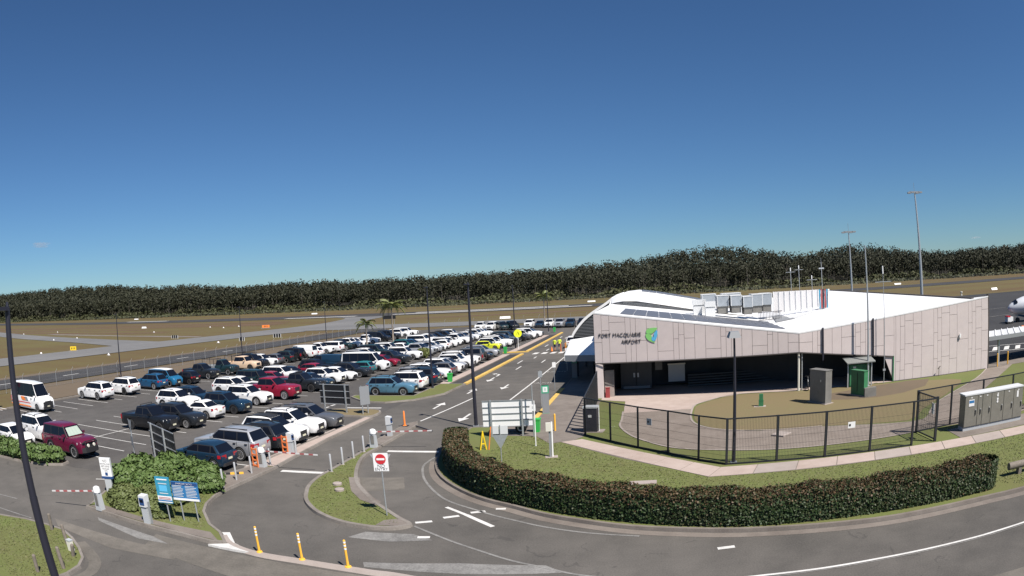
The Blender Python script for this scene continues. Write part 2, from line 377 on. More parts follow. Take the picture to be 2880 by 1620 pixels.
sheet('taxiway', smooth_line([(-104,-60),(-104.5,60),(-104,100),(-101,145),(-95,168),(-86,172),(40,176)], 5) + smooth_line([(60,197),(-60,196),(-84,198),(-96,214),(-106,240),(-112,279)], 5)
      + smooth_line([(-140,279),(-127,262),(-117,225),(-115,200),(-118,160),(-121.5,132)], 5) + smooth_line([(-160,142),(-245,166),(-420,230)], 3) + smooth_line([(-420,214),(-240,148),(-160,127),(-124,115)], 3) + [(-123,70),(-123,-60)], .02, 'taxiway_asphalt')
sheet('airside_road', smooth_line([(-71.5,-60),(-71.5,110),(-70.5,140),(-71,158),(-68,166)], 5) + smooth_line([(-74,174),(-80,165),(-80.5,140),(-82,70),(-82,-60)], 5), .02, 'asphalt_airside')
sheet('dirt_strip', [(-84.6,-60),(-82,-60),(-82,70),(-80.5,140),(-81,158),(-84,160),(-83.4,120),(-84.8,70)], .012, 'dry_ground')
sheet('dirt_strip', [(-57.4,28),(-56.2,28),(-56.0,140),(-57,146),(-57.8,100),(-57.2,60)], .012, 'dry_ground')
sheet('fence_verge', [(-71,48),(-57.8,41),(-57.4,60),(-57.5,100),(-57,150),(-68,160),(-70.4,120)], -.02, 'dry_ground')
for x0, x1, y0, y1 in [(-420,-140,222,236),(-360,-190,196,204),(-300,-150,246,256),(-420,-160,176,184),(-90,60,238,247),(-260,-140,330,338)]:
    q = np.linspace(x0, x1, 14); wob = rng.normal(0, 1.5, (2, 14))
    sheet('bare_earth', [(x, y0 + a) for x, a in zip(q, wob[0])] + [(x, y1 + a) for x, a in zip(q[::-1], wob[1])], -.035, 'soil')
q = np.linspace(-230, -122, 16); wob = rng.normal(0, .5, (2, 16))
sheet('gravel_edge', [(x, 150 - (x + 122) * .17 + a) for x, a in zip(q, wob[0])] + [(x, 154 - (x + 122) * .18 + a) for x, a in zip(q[::-1], wob[1])], -.03, 'concrete_dull')
q = np.linspace(-700, 300, 40); wob = rng.normal(0, 1.2, (2, 40))
sheet('perimeter_track', [(x, 372 + (x / 90) ** 2 * .35 + a) for x, a in zip(q, wob[0])] + [(x, 378 + (x / 90) ** 2 * .35 + a) for x, a in zip(q[::-1], wob[1])], -.02, 'dry_ground')
sheet('apron', [(31,52.5),(300,52.5),(300,178),(31,178)], .01, 'apron_asphalt')
for i in range(6):
    sheet('airside_road_dash', [(-76.8, 30 + 14.5 * i), (-76.5, 30 + 14.5 * i), (-76.5, 33.5 + 14.5 * i), (-76.8, 33.5 + 14.5 * i)], .03, 'paint_white')

# ------------------------------------------------------------------ roads and car park
sheet('road', [(-62,-40),(110,-40),(110,23.5),(16,23.5),(0,26),(-8.4,42),(-8.4,180),(-30,180),(-30,52),(-62,22)], 0.0, 'asphalt_road')
sheet('car_park_surface', [(-56.2,31),(-50,23.8),(-31,23.5),(-25,25),(-20.6,30),(-20.6,165),(-52,165),(-56.2,158)], .004, 'asphalt_lot')
sheet('car_park_surface', [(-62,33.6),(-56.2,31),(-50,23.8),(-44,21.5),(-62,25)], .0045, 'asphalt_lot')
# patches of older and newer surfacing
for pts, mt, z in [([(-18.5,18.0),(-8,18.1),(3,15.5),(14,14.5),(14,13.0),(2,13.8),(-9,15.6),(-18,16.6)], 'asphalt_worn', .005),
                   ([(-24,16.2),(-19,16.6),(-16.2,17.0),(-16,16.2),(-19,15.5),(-23,15.6)], 'asphalt_worn', .006),
                   ([(-10.8,22.2),(-8.9,22.4),(-8.0,21.9),(-9.5,21.4),(-11.2,21.4)], 'paint_faded', .006),
                   ([(-9.6,19.2),(-6.4,19.9),(-3.6,20.0),(-2.9,19.4),(-6,19.0),(-9.4,18.8)], 'paint_faded', .006),
                   ([(-22.4,17.9),(-18.4,17.7),(-17.3,17.4),(-18.8,17.1),(-22.0,17.6)], 'paint_faded', .006),
                   ([(-15.1,29.5),(-12.2,30.2),(-11.4,28.2),(-13.6,27.2)], 'asphalt_worn', .005)]:
    sheet('road_patch', pts, z, mt)
def mark(pts, w, mat='paint_white', z=.010, name='road_marking'): return struct(strip(pts, w, z).obj(name, mat))
for i in range(48):                                    # bay lines, row by the fence
    y = 34.6 + 2.33 * i
    if y < 146: mark([(-54.6, y), (-49.1, y)], .10, name='bay_line')
for i in range(47):                                    # double row in the middle
    y = 26.5 + 2.385 * i
    if y < 137: mark([(-42.4 if y > 29.5 else -36.8, y), (-31.3, y)], .10, name='bay_line')
mark([(-36.8, 26.5), (-36.8, 137)], .10, name='bay_line', z=.012)
for y0, y1 in ((27.4, 43.5), (55.7, 91.5), (97.3, 126.5)):
    y = y0
    while y < y1: mark([(-26.4, y), (-21.2, y)], .10, name='bay_line'); y += 2.5
mark([(-24.4, 24.6), (-27.6, 22.6)], .12); mark([(-29.8, 27.2), (-26.8, 26.0)], .2, 'paint_faded')
mark([(-24.6,49.6),(-21.5,49.8)], .28); 
for i in range(4): mark([(-26.3, 47.9 + i * 1.15), (-26.25, 48.6 + i * 1.15)], .2)
mark([(-19.0,29.6),(-16.5,30.0)], .38); mark([(-15.2,35.5),(-12.0,35.8)], .38)
mark(smooth_line([(-16.4,44.7),(-15.8,50),(-15.3,55.2)], 3), .14)
mark([(-12.0,46.5),(-11.9,62),(-11.9,86)], .14)
for x, y0, y1 in [(-15.7,74.3,77.3),(-15.75,85.7,87.7),(-15.75,95.6,98.1),(-15.9,116.6,119.2),(-17,102.1,105.4),(-17.05,118.2,121.4),(-13.9,80.5,83.4),(-16.75,80.3,83.5)]: mark([(x, y0), (x, y1)], .16)
for x in (-16.7, -15.5, -14.3, -13.2): struct(MB().poly([(x - .3, 91), (x + .35, 91.1), (x + .45, 93.2), (x - .2, 93.1)], .011).obj('crossing_stripe', 'paint_white'))
def arrow(x, y, d, turn=0):
    pts = [(-.09,-1.5),(.09,-1.5),(.09,.3),(.42,.3),(0,1.5),(-.42,.3),(-.09,.3)]
    if turn: pts = [(-.09,-1.5),(.09,-1.5),(.09,-.1),(.5*turn+.05,.5),(.5*turn,1.0),(.95*turn,.75),(.62*turn,.1),(.35*turn,.2)] if turn > 0 else [(.09,-1.5),(-.09,-1.5),(-.09,-.1),(-.5,.45),(-.62,.1),(-.95,.75),(-.5,1.0),(-.45,.65),(.09,.15)]
    struct(MB().poly([(x + a * d, y + b * d) for a, b in pts], .011).obj('lane_arrow', 'paint_white'))
for a in [(-17.1,51.2,1),(-13.6,46.2,-1),(-16.5,58.8,1),(-16.6,70.2,1,-1),(-16.6,66.4,-1),(-14.0,61.1,-1),(-13.7,104,-1)]: arrow(*a)
for x, y in ((-10.8, 71.2), (-11.0, 63.0), (-10.6, 79.0)):
    o = put_text('TAXIS', 1.1, 'paint_white', None, (x, y, .012), (0, 0, 0), 'road_lettering', 0.0, sx=.75); struct(o)
for a, b in [((-9.3,23.7),(-8.7,24.0)),((-8.4,24.5),(-7.85,24.85)),((-7.5,25.3),(-6.95,25.55)),((-8.65,22.1),(-8.2,22.2)),((-6.6,25.9),(-6.2,25.95)),((2.0,20.9),(2.6,20.95))]: mark([a, b], .22)
mark([(-8.7,25.9),(-8.2,25.5),(-7.6,25.0)], .17); mark([(-7.6,25.0),(-6.9,24.35),(-6.2,23.7)], .2)
mark(smooth_line([(-9.2,23.3),(-7.4,22.0),(-6.0,21.1),(-4.8,20.35),(-3.6,19.8),(-2.4,19.2),(-.5,18.7)], 3), .11, 'paint_faded')
mark(smooth_line([(-11.9,35.4),(-12.05,33.0),(-11.6,31.3),(-10.9,29.7),(-9.8,27.9),(-8.8,26.7),(-7.4,25.7),(-6.4,25.0),(-5.7,24.6),(-4.3,23.8),(-2.6,23.1),(-.7,22.6)], 3), .12, 'paint_faded')
mark([(-.6,18.35),(3.4,18.3),(5.2,18.2),(7.1,18.15),(9.1,18.05),(11.4,17.95),(13.6,17.95),(22,17.9),(60,17.9)], .12, 'paint_white')
mark([(-.6,18.2),(3.4,18.14),(7.1,18.0),(11.4,17.8),(13.6,17.8),(22,17.75),(60,17.75)], .05, 'paint_faded', .011)
mark([(-36,14.5),(-30,16.2),(-28.3,16.6)], .1, 'paint_faded'); mark([(-31,14.3),(-27.5,14.9),(-25,15.3)], .1, 'paint_faded')

def island(name, pts, mat, h=.13, kw=.16, kmat='kerb_concrete', sm=True, kerb_name='kerb'):
    if sm: pts = smooth_line(pts, 3, True)
    inn = offset_poly(pts, kw); n = len(pts); m = MB()
    vs = [(p[0], p[1], -.02) for p in pts] + [(p[0], p[1], h) for p in offset_poly(pts, .03)] + [(p[0], p[1], h) for p in inn] + [(p[0], p[1], h - .05) for p in inn]
    fs = []
    for i in range(n):
        j = (i + 1) % n
        fs += [(i, j, n + j, n + i), (n + i, n + j, 2 * n + j, 2 * n + i), (2 * n + i, 2 * n + j, 3 * n + j, 3 * n + i)]
    struct(m.add(vs, fs).obj(kerb_name, kmat))
    return struct(MB().poly(inn, h - .02).obj(name, mat))
TEAR = [(-16.6,36.3),(-16.5,33.1),(-16.45,30.2),(-16.4,28.7),(-16.1,27.2),(-15.6,26.0),(-15.0,24.9),(-14.0,23.8),(-13.0,23.1),(-12.1,22.7),(-11.1,22.5),(-10.3,22.5),(-9.6,22.75),(-9.25,23.3),(-10.0,24.0),(-11.3,25.3),(-11.9,25.9),(-13.5,28.0),(-14.4,29.6),(-15.3,31.9),(-15.85,34.0),(-15.9,36.3)]
island('grass_island', TEAR, 'lawn', kw=.22)
sheet('concrete_patch', [(-14.2,29.3),(-14.75,29.2),(-13.6,27.0),(-12.6,25.8),(-11.6,25.2),(-11.55,25.7),(-12.2,26.3),(-13.6,28.1)], .125, 'concrete_dull')
sheet('concrete_patch', [(-10.6,22.75),(-9.7,22.9),(-9.4,23.3),(-10.0,23.75),(-10.5,23.4)], .125, 'concrete_dull')
island('median_island', [(-16.95,36.4),(-15.95,36.4),(-15.95,43.0),(-16.4,44.2),(-16.95,43.0)], 'concrete_dull', sm=False)
BED = [(-23.9,18.4),(-22.4,18.45),(-20.7,18.4),(-19,18.4),(-17.4,18.45),(-15.8,18.4),(-15.05,18.65),(-16.0,19.6),(-17.0,20.2),(-18.3,21.5),(-18.9,22.5),(-19.3,23.7),(-19.5,24.8),(-19.5,26.2),(-19.5,27.8),(-19.5,29.8),(-19.75,32.5),(-20.1,37.8),(-20.2,45.2),(-21.0,45.3),(-21.0,36),(-21.0,29.5),(-21.4,27.3),(-23.0,26.6),(-25,25),(-26.2,23.2),(-25.0,20.8),(-24.2,19.2)]
island('garden_bed', BED, 'lawn', sm=False)
sheet('bollard_strip', [(-19.66,24.2),(-20.6,24.9),(-21.2,27.2),(-20.85,29.5),(-19.66,29.8)], .128, 'concrete_dull')
sheet('footpath_strip', [(-19.68,29.9),(-20.85,29.9),(-20.85,45.1),(-20.36,45.1),(-20.27,37.8),(-19.9,32.5)], .130, 'concrete_pink')
sheet('bed_edging', [(-23.8,18.62),(-15.5,18.62),(-16.4,19.3),(-18.3,19.15),(-20.5,19.1),(-23.4,19.2)], .125, 'concrete_dull')
island('grass_island', [(-25.3,46.2),(-22,45.6),(-20.7,45.7),(-20.5,47.2),(-21.1,48.4),(-22.5,48.7),(-25.2,48.2)], 'lawn_dry')
island('grass_island', [(-26.5,55.6),(-26.5,54.6),(-24.3,52.3),(-22.1,52.0),(-20,53.6),(-18.4,56.9),(-18.25,63.1),(-20.9,63.1),(-20.95,55.8)], 'lawn', sm=False)
sheet('mown_path', [(-20.0,63.1),(-18.5,63.1),(-18.5,91.2),(-20.0,91.2)], .011, 'asphalt_airside')
sheet('mown_path', [(-20.2,94.6),(-18.5,94.6),(-18.5,128),(-20.2,126)], .011, 'asphalt_airside')
def raised(name, x0, x1, y0, y1, h, mat): return struct(MB().box(x0, x1, y0, y1, -.01, h).obj(name, mat))
for y0, y1 in ((63.1, 91.0), (94.6, 125)):                # pink path slabs beside the last row
    base = raised('footpath', -20.95, -19.95, y0, y1, .10, 'concrete_dull')
    y = y0
    while y < y1 - .3:
        e = min(y + 2.4, y1); MB().box(-20.93, -19.97, y + .02, e - .02, .09, .125).obj('slab', 'concrete_pink', base); y += 2.4
raised('yellow_kerb', -18.5, -18.1, 63.1, 91.2, .15, 'paint_yellow'); raised('yellow_kerb', -18.55, -18.15, 94.5, 131, .15, 'paint_yellow')
struct(MB().prism([(-21.5,93.6),(-18.1,94.3),(-18.1,94.8),(-21.5,94.2)], 0, .15).obj('yellow_kerb', 'paint_yellow'))
struct(MB().prism([(-21.4,91.3),(-18.1,91.1),(-18.2,91.5),(-21.4,91.7)], 0, .14).obj('kerb', 'kerb_concrete'))
# car-park edge kerbs
raised('kerb', -56.4, -56.1, 34.0, 158, .14, 'kerb_concrete')
for a in [[(-62,33.7),(-56.25,33.9)],[(-62,32.4),(-57,32.9),(-56,33.2)]]: mark(a, .22, 'paint_white', .02, 'kerb_line')
struct(strip([(-56.2,158),(-52,165),(-30,170)], .25, .12).obj('kerb', 'kerb_concrete'))
# low concrete separator with the flexible posts
SEP = smooth_line([(-15.7,19.35),(-14.9,18.7),(-13.5,18.35),(-11.6,18.42),(-9.8,18.40),(-8.9,18.35),(-7.8,18.3),(-5,17.7),(-2,16.8)], 4)
def ridge_strip(name, pts, w, h, mat):
    m = MB(); rows = []
    for i, p in enumerate(pts):
        a = Vector(pts[max(i - 1, 0)]); b = Vector(pts[min(i + 1, len(pts) - 1)]); d = (b - a).normalized(); n = Vector((-d.y, d.x)); p = Vector(p)
        rows.append([(*(p + n * w / 2), 0), (*(p + n * w * .3), h), (*(p - n * w * .3), h), (*(p - n * w / 2), 0)])
    vs = [q for r in rows for q in r]
    return struct(m.add(vs, [(4*i+k, 4*i+k+1, 4*i+k+5, 4*i+k+4) for i in range(len(rows)-1) for k in range(3)] + [(0,1,2,3), tuple(4*(len(rows)-1)+k for k in (3,2,1,0))]).obj(name, mat))
ridge_strip('separator_kerb', SEP, .34, .10, 'concrete')
struct(MB().prism([(-16.0,19.6),(-15.0,18.65),(-15.7,18.15),(-14.4,18.2),(-13.6,18.3),(-14.8,18.8),(-15.7,19.75)], 0, .09).obj('painted_nose', 'paint_white'))
island('garden_bed', [(-46,20.3),(-37.7,21.3),(-35.6,21.6),(-33.1,22.3),(-31.85,23.3),(-32.0,24.0),(-33,24.4),(-37.5,23.7),(-46,22.6)], 'soil', sm=False)
WEDGE = [(-34,11.5),(-29.5,12.7),(-26.6,14.1),(-24.9,14.9),(-23.4,15.25),(-22.2,15.4),(-21.0,15.0),(-19.8,14.4),(-18.9,13.8),(-18.4,13.1),(-18.2,12.2),(-18.4,10.5),(-20,7),(-24,3),(-36,2)]
island('grass_verge_corner', WEDGE, 'lawn', sm=False)
mark(smooth_line([(-20.6,15.0),(-19.0,14.3),(-18.2,13.7),(-17.8,12.8),(-18.0,11.2)], 3), .55, 'asphalt_worn', .007, 'gutter')
struct(MB().prism([(-28.5,8.5),(-27.2,9.3),(-22.6,8.2),(-24,6.8)], 0, .14).obj('concrete_path', 'concrete'))
# terminal precinct: one raised lawn behind the long kerb
HK = [(-12.25,36.2),(-11.4,32.6),(-10.3,30.15),(-8.7,28.1),(-7.3,26.85),(-6,26.05),(-4.5,25.0),(-2.7,24.1),(-1.1,23.4),(.9,22.8),(2.4,22.4),(3.9,22.1),(8.1,21.4),(10.4,21.25),(13.1,21.15),(15.4,20.95),(20,20.85),(26,20.7),(40,20.4),(70,20.3),(110,20.2)]
_front = smooth_line(HK, 3)
PREC = _front + [(110,52.4),(29.9,52.4),(29.9,110),(-4.4,110),(-8.4,110),(-8.4,44.4),(-8.7,43.9),(-9.3,43.1),(-10.4,42.6),(-12.1,42.3),(-12.4,39)]
island('lawn', PREC, 'lawn', sm=False, kw=.18, kmat='concrete_dull')
struct(strip([(p[0], p[1] - .28) for p in _front[2:]], .42, .006).obj('gutter', 'concrete_dull'))
sheet('forecourt_paving', [(-8.2,44.6),(-8.2,109),(-5.2,109),(-5.2,52.3),(-4.5,51.7),(-4.5,39.0),(-4.9,38.2),(-6.2,37.4),(-7.3,39.4),(-9.2,39.7),(-10.2,41.0),(-9.4,42.8),(-8.6,43.8)], .122, 'concrete_dull')
struct(MB().prism([(-8.55,44.4),(-8.2,44.4),(-8.2,58.5),(-8.55,58.5)], 0, .16).obj('yellow_kerb', 'paint_yellow'))
struct(MB().prism(smooth_line([(-8.2,44.4),(-8.45,43.7),(-9.15,42.9),(-10.4,42.35)], 3) + smooth_line([(-10.45,42.7),(-9.35,43.15),(-8.75,43.85),(-8.55,44.4)], 3), 0, .16).obj('yellow_kerb', 'paint_yellow'))
# public footpath slabs in front of the fence
fp = sheet('footpath', [(-5.62,37.73),(-2.1,33.8),(.6,31.1),(2.2,29.35),(8.2,29.0),(20.3,28.5),(60,27.6),(60,29.2),(21.2,30.0),(12.8,30.2),(8.5,30.5),(2.9,30.8),(1.4,32.1),(-1.1,34.7),(-4.5,38.4)], .118, 'concrete_dull')
def slab(pts, mat='concrete_pink', z=.132): 
    return MB().prism(offset_poly(pts, .02), .10, z).obj('slab', mat, fp)
A0, A1 = Vector((-5.62,37.73)), Vector((2.2,29.35)); B0, B1 = Vector((-4.5,38.4)), Vector((2.9,30.8))
for i in range(6):
    t0, t1 = i / 6, (i + 1) / 6; slab([tuple(A0.lerp(A1, t0)), tuple(A0.lerp(A1, t1)), tuple(B0.lerp(B1, t1)), tuple(B0.lerp(B1, t0))])
x = 2.2; k = 0
while x < 46:
    e = x + 2.07; ya = lambda q: 29.35 - (q - 2.2) * .047; yb = lambda q: 30.8 - (q - 2.9) * .046
    slab([(x, ya(x)), (e, ya(e)), (e + .45, yb(e + .45)), (x + .45 + (.25 if k == 0 else 0), yb(x + .45))], 'concrete' if k % 3 == 1 else 'concrete_pink'); x = e; k += 1
sheet('service_slab', [(-4.5,51.7),(-2.6,50.6),(-2.5,46),(2.2,46.2),(2.7,47.9),(4.6,50.0),(6.4,50.9),(10.4,50.2),(19.4,49.7),(19.4,50.3),(19.3,57),(-4.4,58)], .124, 'concrete_pink')
ring_o = [(-2.55,46.5),(-2.5,43.7),(-2.5,41.7),(-1.9,39.4),(-1.1,37.7),(.6,35.4),(2.9,34.2),(5.6,33.35),(8.6,32.95),(12.5,32.9),(16,33.3),(17.9,33.15),(24,33.5),(24,41)]
ring_i = [(29.6,49.8),(26.3,46.1),(19.5,40.1),(17.2,36.9),(15.3,35.6),(9.7,37.4),(6.4,37.8),(5.7,37.85),(3.9,38.8),(2.5,40.4),(2.0,42.6),(2.0,44.6),(2.25,46.4)]
sheet('service_path', smooth_line(ring_o, 3) + [(33,49.9)] + smooth_line(ring_i, 3), .121, 'concrete_mid')
struct(strip(smooth_line(ring_o[:11], 4), .13, .14).obj('kerb', 'concrete')); struct(strip(smooth_line([(29.6,49.8),(26.3,46.1),(19.5,40.1),(17.2,36.9)], 3), .13, .141).obj('kerb', 'concrete'))
struct(strip(smooth_line([(9.7,37.4),(6.4,37.8),(3.9,38.8),(2.5,40.4),(2.0,42.6),(2.25,46.2),(2.7,47.9),(4.6,50.05),(6.4,50.9),(10.6,50.15)], 4), .14, .142).obj('kerb', 'concrete'))
sheet('dry_lawn', smooth_line([(9.7,37.55),(6.4,37.95),(3.9,38.95),(2.65,40.5),(2.2,42.6),(2.4,46.0),(2.9,47.8),(4.8,49.9),(6.6,50.7),(10.6,50.0),(17,49.6),(24,47.5),(24,45),(17.4,38.5),(15.2,36.0)], 2, True), .1195, 'lawn_dry')
sheet('bare_patch', [(12.6,47.5),(17.5,48.8),(20.5,49.3),(22.6,48.9),(21,46.2),(18.2,44.6),(15.8,44.2),(13.5,44.6),(11.0,45.8)], .1215, 'dry_ground')
sheet('apron_path', [(29.8,49.9),(60,49.9),(60,52.6),(29.9,52.6)], .124, 'concrete_dull')
for i in range(14): struct(MB().poly([(30.5 + i * 1.5, 62.2 - i * .5), (31.3 + i * 1.5, 62.2 - i * .5), (33.0 + i * 1.5, 64.6 - i * .5), (32.2 + i * 1.5, 64.6 - i * .5)], .03).obj('apron_hatching', 'paint_white'))
mark([(29.9,61.6),(50,55.5)], .2, 'paint_white', .03); mark([(29.9,66.6),(52,59.5)], .2, 'paint_white', .03)
for a in ([(45,74),(52,75)], [(53,78),(54.2,78.6)], [(40,110),(75,117)], [(40,96),(70,101)]): mark(a, .35, 'paint_faded', .03)
for i, x in enumerate((53.4, 56.0)): mark([(x, 77), (x + 1.6, 80)], .5, 'orange', .03)
# ------------------------------------------------------------------ vehicles
KIND = {  # length, width, height, wheelbase, wheel radius, front overhang, clearance, nose height, cowl, roof front, roof rear, rear glass base, tail height, pillars
 'suv':    dict(L=4.62,W=1.86,H=1.68,wb=2.69,r=.36,fo=.92,c=.22,nose=.92,cowl=(.98,1.07),rf=(.18,1.60),rr=(-1.72,1.60),base=(-2.20,1.08),tail=1.04,pil=(-.22,-1.22),rails=1,clad=1,rw=.0),
 'bigsuv': dict(L=4.92,W=1.92,H=1.80,wb=2.82,r=.39,fo=.92,c=.25,nose=1.02,cowl=(1.05,1.17),rf=(.30,1.72),rr=(-1.95,1.73),base=(-2.36,1.18),tail=1.12,pil=(-.15,-1.15),rails=1,clad=0,rw=.0),
 'fourby': dict(L=4.80,W=1.92,H=1.92,wb=2.80,r=.41,fo=.86,c=.30,nose=1.10,cowl=(.98,1.24),rf=(.42,1.84),rr=(-2.12,1.84),base=(-2.34,1.22),tail=1.16,pil=(-.12,-1.12),rails=0,clad=1,rw=.0),
 'hatch':  dict(L=4.12,W=1.76,H=1.47,wb=2.58,r=.32,fo=.84,c=.18,nose=.76,cowl=(.92,.95),rf=(.10,1.40),rr=(-1.45,1.39),base=(-1.95,.98),tail=.95,pil=(-.25,-1.20),rails=0,clad=0,rw=.0),
 'mini':   dict(L=3.85,W=1.73,H=1.42,wb=2.50,r=.32,fo=.72,c=.16,nose=.80,cowl=(.72,.93),rf=(.22,1.36),rr=(-1.45,1.36),base=(-1.84,.95),tail=.92,pil=(-.45,),rails=0,clad=0,rw=.0),
 'sedan':  dict(L=4.70,W=1.82,H=1.46,wb=2.75,r=.33,fo=.92,c=.17,nose=.74,cowl=(.95,.93),rf=(.12,1.39),rr=(-1.00,1.38),base=(-1.72,.99),tail=.97,pil=(-.25,),rails=0,clad=0,rw=.0),
 'coupe':  dict(L=4.45,W=1.78,H=1.41,wb=2.69,r=.34,fo=.80,c=.15,nose=.74,cowl=(.75,.92),rf=(-.02,1.35),rr=(-.90,1.34),base=(-1.62,.98),tail=.96,pil=(-.75,),rails=0,clad=0,rw=.0),
 'wagon':  dict(L=4.82,W=1.84,H=1.62,wb=2.75,r=.35,fo=.95,c=.20,nose=.86,cowl=(1.00,1.02),rf=(.22,1.54),rr=(-1.85,1.53),base=(-2.28,1.04),tail=.99,pil=(-.18,-1.20),rails=1,clad=1,rw=.0),
 'ute':    dict(L=5.36,W=1.90,H=1.83,wb=3.22,r=.39,fo=.92,c=.27,nose=1.06,cowl=(1.18,1.20),rf=(.52,1.75),rr=(-.72,1.76),base=(-.98,1.20),tail=1.13,pil=(.02,),rails=0,clad=0,rw=.6,bed=1),
 'bigute': dict(L=5.90,W=2.03,H=1.96,wb=3.69,r=.42,fo=.95,c=.30,nose=1.18,cowl=(1.30,1.30),rf=(.58,1.88),rr=(-.82,1.88),base=(-1.06,1.30),tail=1.24,pil=(.00,),rails=0,clad=0,rw=.6,bed=1),
 'utecan': dict(L=5.36,W=1.90,H=1.83,wb=3.22,r=.39,fo=.92,c=.27,nose=1.06,cowl=(1.18,1.20),rf=(.52,1.75),rr=(-2.40,1.76),base=(-2.58,1.18),tail=1.13,pil=(.02,-.85),rails=0,clad=0,rw=.0),
 'tray':   dict(L=5.30,W=1.86,H=1.90,wb=3.18,r=.39,fo=.86,c=.34,nose=1.10,cowl=(1.20,1.22),rf=(.70,1.82),rr=(-.15,1.83),base=(-.34,1.15),tail=.86,pil=(),rails=0,clad=1,rw=.6,tray=1),
 'traydc': dict(L=5.35,W=1.88,H=1.88,wb=3.18,r=.39,fo=.86,c=.34,nose=1.10,cowl=(1.20,1.22),rf=(.68,1.80),rr=(-.80,1.81),base=(-1.00,1.15),tail=.86,pil=(-.02,),rails=0,clad=1,rw=.6,tray=1),
 'van':    dict(L=5.20,W=1.95,H=1.98,wb=3.10,r=.34,fo=.95,c=.22,nose=1.02,cowl=(1.72,1.16),rf=(.98,1.92),rr=(-2.40,1.93),base=(-2.56,1.12),tail=1.06,pil=(.20,),rails=0,clad=0,rw=.0,cargo=1),
 'people': dict(L=4.70,W=1.94,H=1.92,wb=2.99,r=.36,fo=.84,c=.18,nose=.92,cowl=(1.62,1.12),rf=(.92,1.84),rr=(-2.10,1.85),base=(-2.28,1.12),tail=1.06,pil=(.42,-.75),rails=0,clad=0,rw=.0),
 'hivan':  dict(L=5.90,W=1.95,H=2.28,wb=3.86,r=.35,fo=.95,c=.20,nose=1.02,cowl=(2.15,1.20),rf=(1.28,2.20),rr=(-2.72,2.22),base=(-2.92,1.18),tail=1.10,pil=(.95,-.6,-1.7),rails=0,clad=0,rw=.0),
 'minibus':dict(L=6.60,W=2.04,H=2.62,wb=4.00,r=.36,fo=1.00,c=.24,nose=1.12,cowl=(2.42,1.32),rf=(1.62,2.50),rr=(-3.10,2.54),base=(-3.26,1.30),tail=1.24,pil=(1.12,-.25,-1.7),rails=0,clad=0,rw=.0),
}
NAME = dict(suv='suv', bigsuv='large_suv', fourby='four_wheel_drive', hatch='hatchback', mini='small_hatchback', sedan='sedan', coupe='coupe', wagon='station_wagon',
            ute='pickup_truck', bigute='pickup_truck', utecan='pickup_truck', tray='tray_truck', traydc='tray_truck', van='van', people='people_mover', hivan='passenger_van', minibus='minibus')
WORD = dict(suv='SUV', bigsuv='large SUV', fourby='boxy four-wheel drive', hatch='hatchback', mini='small two-tone hatchback', sedan='sedan', coupe='coupe', wagon='station wagon',
            ute='dual-cab pickup', bigute='big dual-cab pickup', utecan='pickup with canopy', tray='single-cab tray truck', traydc='dual-cab tray truck', van='cargo van', people='two-tone van', hivan='high-roof passenger van', minibus='minibus')
CAT = dict(suv='suv', bigsuv='suv', fourby='four-wheel drive', hatch='car', mini='car', sedan='car', coupe='car', wagon='car', ute='pickup', bigute='pickup', utecan='pickup', tray='truck', traydc='truck', van='van', people='van', hivan='van', minibus='minibus')
def arc(cx, cz, r, a0, a1, n): return [(cx + r * math.cos(R(a0 + (a1 - a0) * i / n)), cz + r * math.sin(R(a0 + (a1 - a0) * i / n))) for i in range(n + 1)]
def slabify(m, prof, yw, edge=.05):
    """solid between two mirrored side outlines; yw(x,z) is the half width; the rim is rolled over"""
    n = len(prof); inn = offset_poly(prof, edge); vs = []
    for sg in (1, -1):
        vs += [(x, sg * (yw(x, z) - edge * 1.1), z) for x, z in prof] + [(x, sg * (yw(x, z) - edge * .25), z) for x, z in offset_poly(prof, edge * .35)] + [(x, sg * yw(x, z), z) for x, z in inn]
    fs = []
    for i in range(n):
        j = (i + 1) % n
        for k in (0, 1): fs += [(k*n+i, k*n+j, (k+1)*n+j, (k+1)*n+i), ((3+k)*n+i, (4+k)*n+i, (4+k)*n+j, (3+k)*n+j)]
        fs.append((i, 3*n+i, 3*n+j, j))
    fs += [tuple(range(2*n, 3*n)), tuple(range(5*n, 6*n))[::-1]]
    return m.add(vs, fs)
def clip_x(poly, x0, x1):
    def cl(P, f, xc):
        out = []
        for i in range(len(P)):
            a, b = P[i - 1], P[i]
            ia, ib = f(a[0]), f(b[0])
            if ia != ib: t = (xc - a[0]) / (b[0] - a[0]); out.append((xc, a[1] + t * (b[1] - a[1])))
            if ib: out.append(b)
        return out
    P = cl(poly, lambda x: x >= x0, x0)
    return cl(P, lambda x: x <= x1, x1) if P else P
